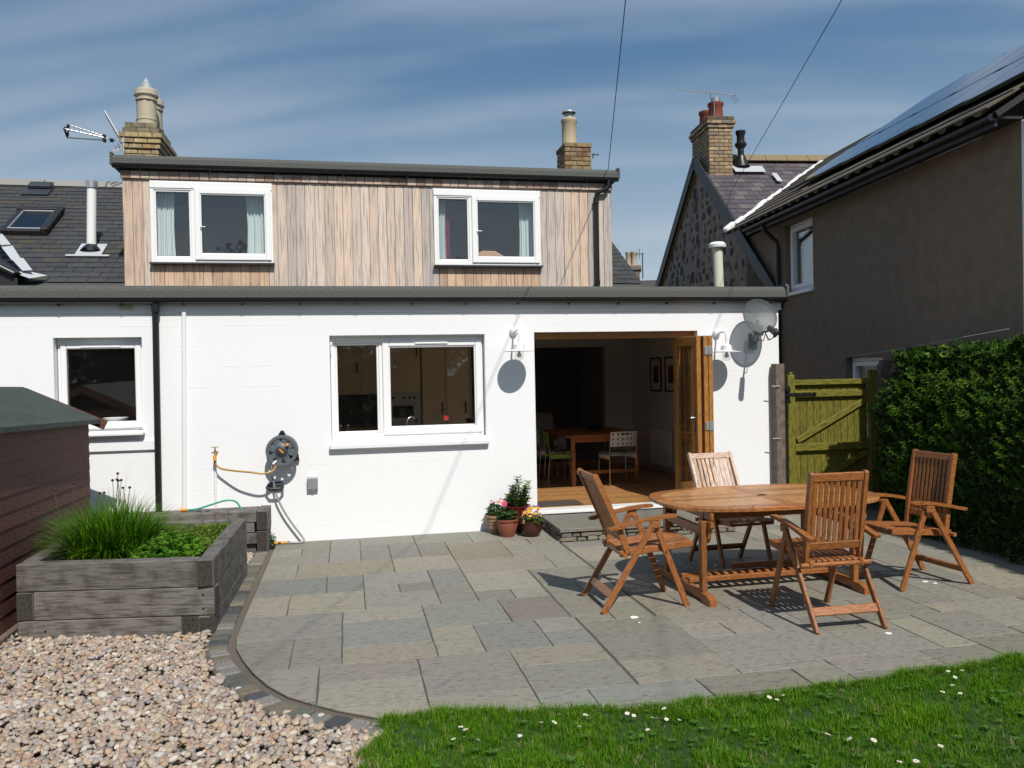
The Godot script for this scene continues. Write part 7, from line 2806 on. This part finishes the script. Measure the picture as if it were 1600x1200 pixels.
	s.lathe(Vector3(0.02, 0, 0), [Vector2(0.0, 0.0), Vector2(0.04, 0.0), Vector2(0.055, 0.1), Vector2(0.048, 0.1), Vector2(0.04, 0.09)], 16)
	obj("pot", s, M.clay_pot, fl)
	s = sh(false)
	s.col = Color(0.06, 0.12, 0.03)
	s.tube([Vector3(0.02, 0.09, 0), Vector3(0.0, 0.17, 0.01), Vector3(-0.03, 0.25, 0.02)], 0.005, 5)
	for i in 5:
		s.leaf(Vector3(0.02, 0.1, 0), Vector3(cos(i * 1.3), 0.8, sin(i * 1.3)), Vector3(-sin(i * 1.3), 0, cos(i * 1.3)), 0.09, 0.04)
	obj("leaves", s, M.leaf, fl)
	blossom(fl, "flower", Vector3(-0.03, 0.26, 0.03), Vector3(0, 0.2, 1), 0.035, [Color(0.6, 0.02, 0.03), Color(0.5, 0.02, 0.03), Color(0.4, 0.1, 0.05)])
	var bx := thing("utensil_box", "grey utensil box at the right of the kitchen windowsill", "box", Vector3(1.52, 1.061, -0.5))
	s = sh(false)
	s.cube(-0.06, 0.08, 0.0, 0.2, -0.05, 0.05, 0.006)
	obj("body", s, M.mid_grey_plastic, bx)
	s = sh(false)
	s.cube(-0.07, 0.1, 0.2, 0.24, -0.055, 0.055, 0.006)
	obj("lid", s, M.black_plastic, bx)

	# a white basin rim behind the small left window
	s = sh(false)
	s.lathe(Vector3(-2.5, 1.315, -0.26), [Vector2(0.03, 0.0), Vector2(0.05, 0.04), Vector2(0.13, 0.12), Vector2(0.13, 0.13), Vector2(0.04, 0.06)], 20)
	tag(obj("white_dish", s, M.white_plastic), "pale dish standing behind the small left window", "dish")

	# curtains and a chair back behind the dormer windows
	var n := 0
	for c in [[-2.53, -2.27, 3.46, 4.5, M.curtain, "pale curtain at the left of the left dormer window", -2.66], [-1.33, -0.99, 3.46, 4.5, M.curtain, "pale curtain at the right of the left dormer window", -2.66], [1.36, 1.52, 3.45, 4.5, M.curtain, "pale curtain at the left of the right dormer window", -2.66], [2.62, 2.89, 3.45, 4.5, M.curtain, "pale curtain at the right of the right dormer window", -2.66], [1.5, 1.58, 3.45, 4.4, M.red_cloth, "strip of red curtain inside the right dormer window", -2.72]]:
		s = sh(false)
		var steps := 36
		for i in steps:
			var t0 := float(i) / steps
			var t1 := float(i + 1) / steps
			var zf := func(u: float, y: float) -> float:
				return c[6] + sin(u * 40.0 + n) * 0.014 + sin(u * 17.0 + n * 2.0) * 0.012 * (1.3 - y)
			var taper: float = 0.16 * (c[1] - c[0])
			for j in 4:
				var y0 := j / 4.0
				var y1 := (j + 1) / 4.0
				var px := func(u: float, y: float) -> float:
					return lerpf(c[0], c[1], u) + (taper * sin(y * PI) * (0.5 - u) if c[4] == M.curtain else 0.0)
				s.face(Vector3(px.call(t0, y0), lerpf(c[2], c[3], y0), zf.call(t0, y0)), Vector3(px.call(t1, y0), lerpf(c[2], c[3], y0), zf.call(t1, y0)), Vector3(px.call(t1, y1), lerpf(c[2], c[3], y1), zf.call(t1, y1)), Vector3(px.call(t0, y1), lerpf(c[2], c[3], y1), zf.call(t0, y1)), Vector3.BACK)
		tag(obj("curtain", s, c[4]), c[5], "curtain")
		n += 1
	var hb := thing("chair_back", "rounded tan chair back inside the right dormer window", "chair", Vector3(2.2, 2.95, -2.95))
	s = sh(false)
	var o := PackedVector2Array([Vector2(-0.28, 0.4), Vector2(-0.28, 0.6), Vector2(-0.24, 0.7), Vector2(-0.1, 0.78), Vector2(0.1, 0.78), Vector2(0.24, 0.7), Vector2(0.28, 0.6), Vector2(0.28, 0.4)])
	s.prism(o, 0.06, 0.015)
	obj("backrest", s, M.pink_cloth, hb)
	s = sh(false)
	s.cube(-0.28, 0.28, 0.36, 0.42, -0.45, 0.05, 0.02)
	obj("seat", s, M.pink_cloth, hb)
	for x in [-0.25, 0.25]:
		for z in [-0.4, 0.02]:
			s = sh(false)
			s.cube(x - 0.02, x + 0.02, 0.0, 0.36, z - 0.02, z + 0.02)
			obj("leg", s, M.indoor_wood, hb)


# ---------------------------------------------------------------- small and far things

func build_small() -> void:
	# overhead cables
	for c in [[Vector3(4.02, 4.92, -2.55), Vector3(-0.78, 8.04, 14.6), "thin overhead cable rising from the right end of the dormer roof", 0.08], [Vector3(8.13, 5.63, -6.68), Vector3(2.3, 8.7, 14.8), "thin overhead cable rising from the stone cottage's slate roof", 0.1]]:
		var s := sh(false)
		var pts := []
		for i in 25:
			var t := i / 24.0
			pts.append((c[0] as Vector3).lerp(c[1], t) - Vector3(0, c[3] * 4.0 * t * (1.0 - t), 0))
		s.tube(pts, 0.0055, 5)
		tag(obj("overhead_cable", s, M.cable), c[2], "cable")
	# a wire along the pebbledash
	var w := sh(false)
	w.tube([Vector3(7.05, 1.99, -0.9), Vector3(6.95, 2.05, 0.1), Vector3(6.7, 2.2, 2.25)], 0.004, 4)
	tag(obj("wall_wire", w, M.lead), "thin pale wire stretched along the pebbledash wall above the hedge", "wire")

	# television aerial by the left chimney
	var a := thing("roof_aerial", "triple boom television aerial beside the buff brick chimney", "aerial", Vector3(-3.7, 6.0, -5.75))
	var s := sh(false)
	s.tube([Vector3(0.04, -0.5, 0.02), Vector3(0.04, 0.05, 0.02)], 0.015, 6)
	obj("mast", s, M.aluminium, a)
	for e in [Vector3(-0.83, 0.24, 0.0), Vector3(-0.87, 0.14, 0.1), Vector3(-0.85, 0.02, 0.0)]:
		var e0: Vector3 = Vector3(-0.26, 0.03, 0.0) + (e - Vector3(-0.86, 0.13, 0.0)) * 0.28
		s = sh(false)
		s.tube([e0, e], 0.013, 6)
		obj("boom", s, M.aluminium, a)
		for i in 9:
			s = sh(false)
			var p := e0.lerp(e, (i + 0.5) / 9.0)
			s.tube([p - Vector3(0, 0, 0.06), p + Vector3(0, 0, 0.06)], 0.006, 4)
			obj("director", s, M.aluminium, a)
	s = sh(false)
	s.tube([Vector3(-0.83, 0.24, 0.0), Vector3(-0.87, 0.14, 0.1), Vector3(-0.85, 0.02, 0.0), Vector3(-0.83, 0.24, 0.0)], 0.02, 6)
	s.box(Vector3(-0.27, 0.03, 0.0), Vector3(0.05, 0.13, 0.08), 0.01)
	s.box(Vector3(-0.15, 0.0, 0.0), Vector3(0.06, 0.06, 0.05), 0.01)
	obj("clamp", s, M.black_plastic, a)
	s = sh(false)
	s.tube([Vector3(-0.26, 0.035, 0.0), Vector3(0.05, -0.02, 0.0)], 0.011, 6)
	obj("main_boom", s, M.aluminium, a)
	for r in [[Vector3(-0.22, 0.4, 0.02), Vector3(-0.01, 0.0, 0.02), Vector3(0.04, 0.015, 0.26)], [Vector3(-0.23, -0.31, 0.06), Vector3(-0.02, -0.05, 0.02), Vector3(0.1, -0.085, 0.14)]]:
		s = sh(false)
		var p0: Vector3 = r[0]
		var p1: Vector3 = r[1]
		var across: Vector3 = r[2]
		for k in 3:
			s.tube([p0 + across * k * 0.5, p1 + across * k * 0.5], 0.013, 5)
		for k in 7:
			var q := p0.lerp(p1, k / 6.0)
			s.tube([q, q + across], 0.007, 4)
		obj("reflector", s, M.aluminium, a)

	# daisies in the lawn
	var proto: Node3D = null
	for p in [[0.53, 5.41], [0.53, 5.52], [0.56, 5.46], [0.49, 5.53], [0.58, 5.54], [0.81, 5.56], [0.94, 5.44], [0.98, 5.46], [1.17, 5.42], [1.12, 5.54], [1.41, 5.43], [1.43, 5.46], [1.49, 5.55], [1.45, 5.64], [1.62, 5.46], [1.58, 5.54], [1.63, 5.57], [2.21, 5.42], [2.24, 5.46], [2.32, 5.42], [2.23, 5.93], [2.36, 6.0], [2.42, 6.02], [2.69, 6.15], [2.4, 6.25], [2.48, 6.27], [3.41, 5.34], [3.38, 5.41], [3.29, 5.52], [3.14, 5.61], [3.24, 5.64], [3.49, 5.37]]:
		var d: Node3D
		if proto == null:
			d = thing("daisy", "small white daisy with a yellow eye growing in the lawn", "daisy", Vector3.ZERO, 0.0, "daisies scattered in the lawn")
			d.set_meta("base_name", "daisy")
			var m := sh(false)
			m.col = Color(0.78, 0.78, 0.76)
			for i in 14:
				var b := TAU * i / 14.0
				m.leaf(Vector3(cos(b) * 0.003, 0.055, sin(b) * 0.003), Vector3(cos(b), rr(0.1, 0.35), sin(b)), Vector3(-sin(b), 0, cos(b)), 0.0115, 0.006, 0.1)
			obj("petals", m, M.petal, d)
			m = sh(false)
			m.col = Color(0.6, 0.4, 0.02)
			m.lathe(Vector3(0, 0.056, 0), [Vector2(0.0045, 0.0), Vector2(0.003, 0.003), Vector2(0.0, 0.004)], 8)
			obj("eye", m, M.petal, d)
			m = sh(false)
			m.col = Color(0.08, 0.14, 0.03)
			m.tube([Vector3(0.004, 0.0, 0.0), Vector3(0, 0.054, 0)], 0.0013, 4)
			obj("stem", m, M.grass, d)
			proto = d
		else:
			d = copy(proto)
		d.position = Vector3(p[0], 0.008, p[1])
		d.rotation = Vector3(rr(0.0, 0.5), rr(0, TAU), rr(-0.2, 0.2))
		d.scale = Vector3.ONE * rr(0.8, 1.2)

	# bird droppings on the paving
	var i := 0
	for p in [[2.08, 3.69, 0.028, "white bird dropping beside the left chair's near foot"], [2.07, 3.82, 0.008, "tiny white bird dropping in front of the left chair"], [3.63, 4.5, 0.022, "white bird dropping behind the front chair's right foot"], [4.8, 3.38, 0.026, "larger white bird dropping under the right chair"], [4.84, 3.45, 0.018, "smaller white bird dropping under the right chair"], [2.92, 2.03, 0.022, "white bird dropping on the paving left of the pale chair"]]:
		s = sh(false)
		var o := PackedVector2Array()
		for k in 11:
			var b := TAU * k / 11.0
			o.append(Vector2(p[0] + cos(b) * p[2] * rr(0.8, 1.5), p[1] + sin(b) * p[2] * rr(0.6, 1.1)))
		prism_up(o, 0.001, 0.0045, 0.001, s)
		tag(obj("bird_dropping", s, M.dropping), p[3], "bird dropping", "bird droppings on the paving")
		i += 1


func tree(label: String, at: Vector3, height: float, spread: float, leaves: int, col: Color, seed_: int) -> void:
	var t := thing("garden_tree", label, "tree", at, 0.0, "trees at the far end of the garden")
	var g := RandomNumberGenerator.new()
	g.seed = seed_
	var s := sh(false)
	s.tube([Vector3.ZERO, Vector3(0.1, height * 0.3, 0), Vector3(0.0, height * 0.6, 0.1), Vector3(0.1, height * 0.95, 0)], [0.22, 0.17, 0.1, 0.02], 8)
	obj("trunk", s, M.bark, t)
	var tips := []
	s = sh(false)
	for i in 34:
		var y := height * g.randf_range(0.22, 0.85)
		var a := g.randf() * TAU
		var r := spread * g.randf_range(0.5, 1.0) * sin(clampf((y / height - 0.1) / 0.95, 0.0, 1.0) * PI) ** 0.5
		var p := Vector3(0, y, 0)
		var q := Vector3(cos(a) * r, y + r * g.randf_range(0.3, 0.8), sin(a) * r)
		var mid := p.lerp(q, 0.5) + Vector3(0, 0.15, 0)
		s.tube([p, mid, q], [0.06, 0.035, 0.01], 5)
		for k in 7:
			var e := mid.lerp(q, g.randf()) + Vector3(g.randf_range(-1, 1), g.randf_range(0, 1.2), g.randf_range(-1, 1)) * 0.8
			s.tube([mid.lerp(q, g.randf()), e], [0.016, 0.004], 4, false)
			tips.append(e)
	obj("limbs", s, M.bark, t)
	var where := []
	var tints := []
	for i in leaves:
		var p: Vector3 = tips[g.randi_range(0, tips.size() - 1)]
		where.append(Transform3D(Basis.from_euler(Vector3(g.randf() * 6.0, g.randf() * 6.0, g.randf() * 6.0)).scaled(Vector3.ONE * g.randf_range(2.0, 3.6)), p + Vector3(g.randf_range(-1, 1), g.randf_range(-1, 1), g.randf_range(-1, 1)) * 0.55))
		tints.append(col * g.randf_range(0.7, 1.3))
	scatter("crown", leaf_sprig(6, 0.04, 0.025, 0.3), M.leaf, where, tints, t)


func build_garden_behind() -> void:
	# what the lower windows mirror: the end of the garden, behind the photographer
	var k := 0
	for p in [[-7.5, 22.0, 6.0, 2.6, 4500], [0.4, 23.0, 5.6, 2.3, 900], [3.6, 21.5, 5.8, 2.5, 3000], [6.8, 23.0, 6.0, 2.7, 4500], [-12.5, 23.0, 6.2, 3.0, 4000], [11.0, 23.0, 6.2, 3.0, 4000], [-3.2, 22.0, 5.6, 2.5, 4000]]:
		var words: String = ["broad leafy tree at the end of the garden, mirrored in the windows", "thin almost bare tree at the end of the garden", "leafy tree behind the middle of the lawn", "dense tree behind the right of the lawn", "spreading tree left of the leafy ones behind the lawn", "tall tree behind the hedge's far end", "outermost tree beyond the shed's side of the garden"][k]
		tree(words, Vector3(p[0], 0, p[1]), p[2], p[3], p[4], Color(0.07, 0.075, 0.02) if k != 3 else Color(0.045, 0.08, 0.015), 100 + k)
		k += 1
	var h := thing("garden_end_hedge", "tall hedge across the far end of the garden, mirrored in the lower windows", "hedge", Vector3(0, 0, 17.6))
	var where := []
	var tints := []
	for i in 26000:
		var x := rr(-16.0, 14.0)
		var top := 2.35 + 0.35 * sin(x * 1.3) + 0.3 * sin(x * 3.1 + 1.0)
		var y := rr(0.0, 1.0) * top
		where.append(Transform3D(Basis.from_euler(Vector3(rr(-1.2, 1.2), rr(0, TAU), rr(-1.2, 1.2))).scaled(Vector3.ONE * rr(1.6, 3.0)), Vector3(x, y, rr(-0.5, 0.4))))
		tints.append(Color(0.05, 0.075, 0.018) * rr(0.6, 1.3))
	scatter("foliage", leaf_sprig(6, 0.04, 0.025, 0.3), M.leaf, where, tints, h)
	var s := sh(false)
	for i in 60:
		var x := -15.5 + i * 0.5
		s.tube([Vector3(x, 0, rr(-0.2, 0.2)), Vector3(x + rr(-0.3, 0.3), 1.2, rr(-0.2, 0.2)), Vector3(x + rr(-0.4, 0.4), 2.2, 0)], [0.04, 0.03, 0.01], 5)
	obj("stems", s, M.bark, h)


func _ready() -> void:
	rng.seed = 20240611
	light_and_camera()
	make_materials()
	build_ground()
	build_house()
	build_neighbours()
	build_distance()
	build_shed()
	build_beds()
	build_step()
	build_gate()
	build_hedge()
	build_wall_things()
	build_pots()
	build_furniture()
	build_indoors()
	build_garden_behind()
	build_small()
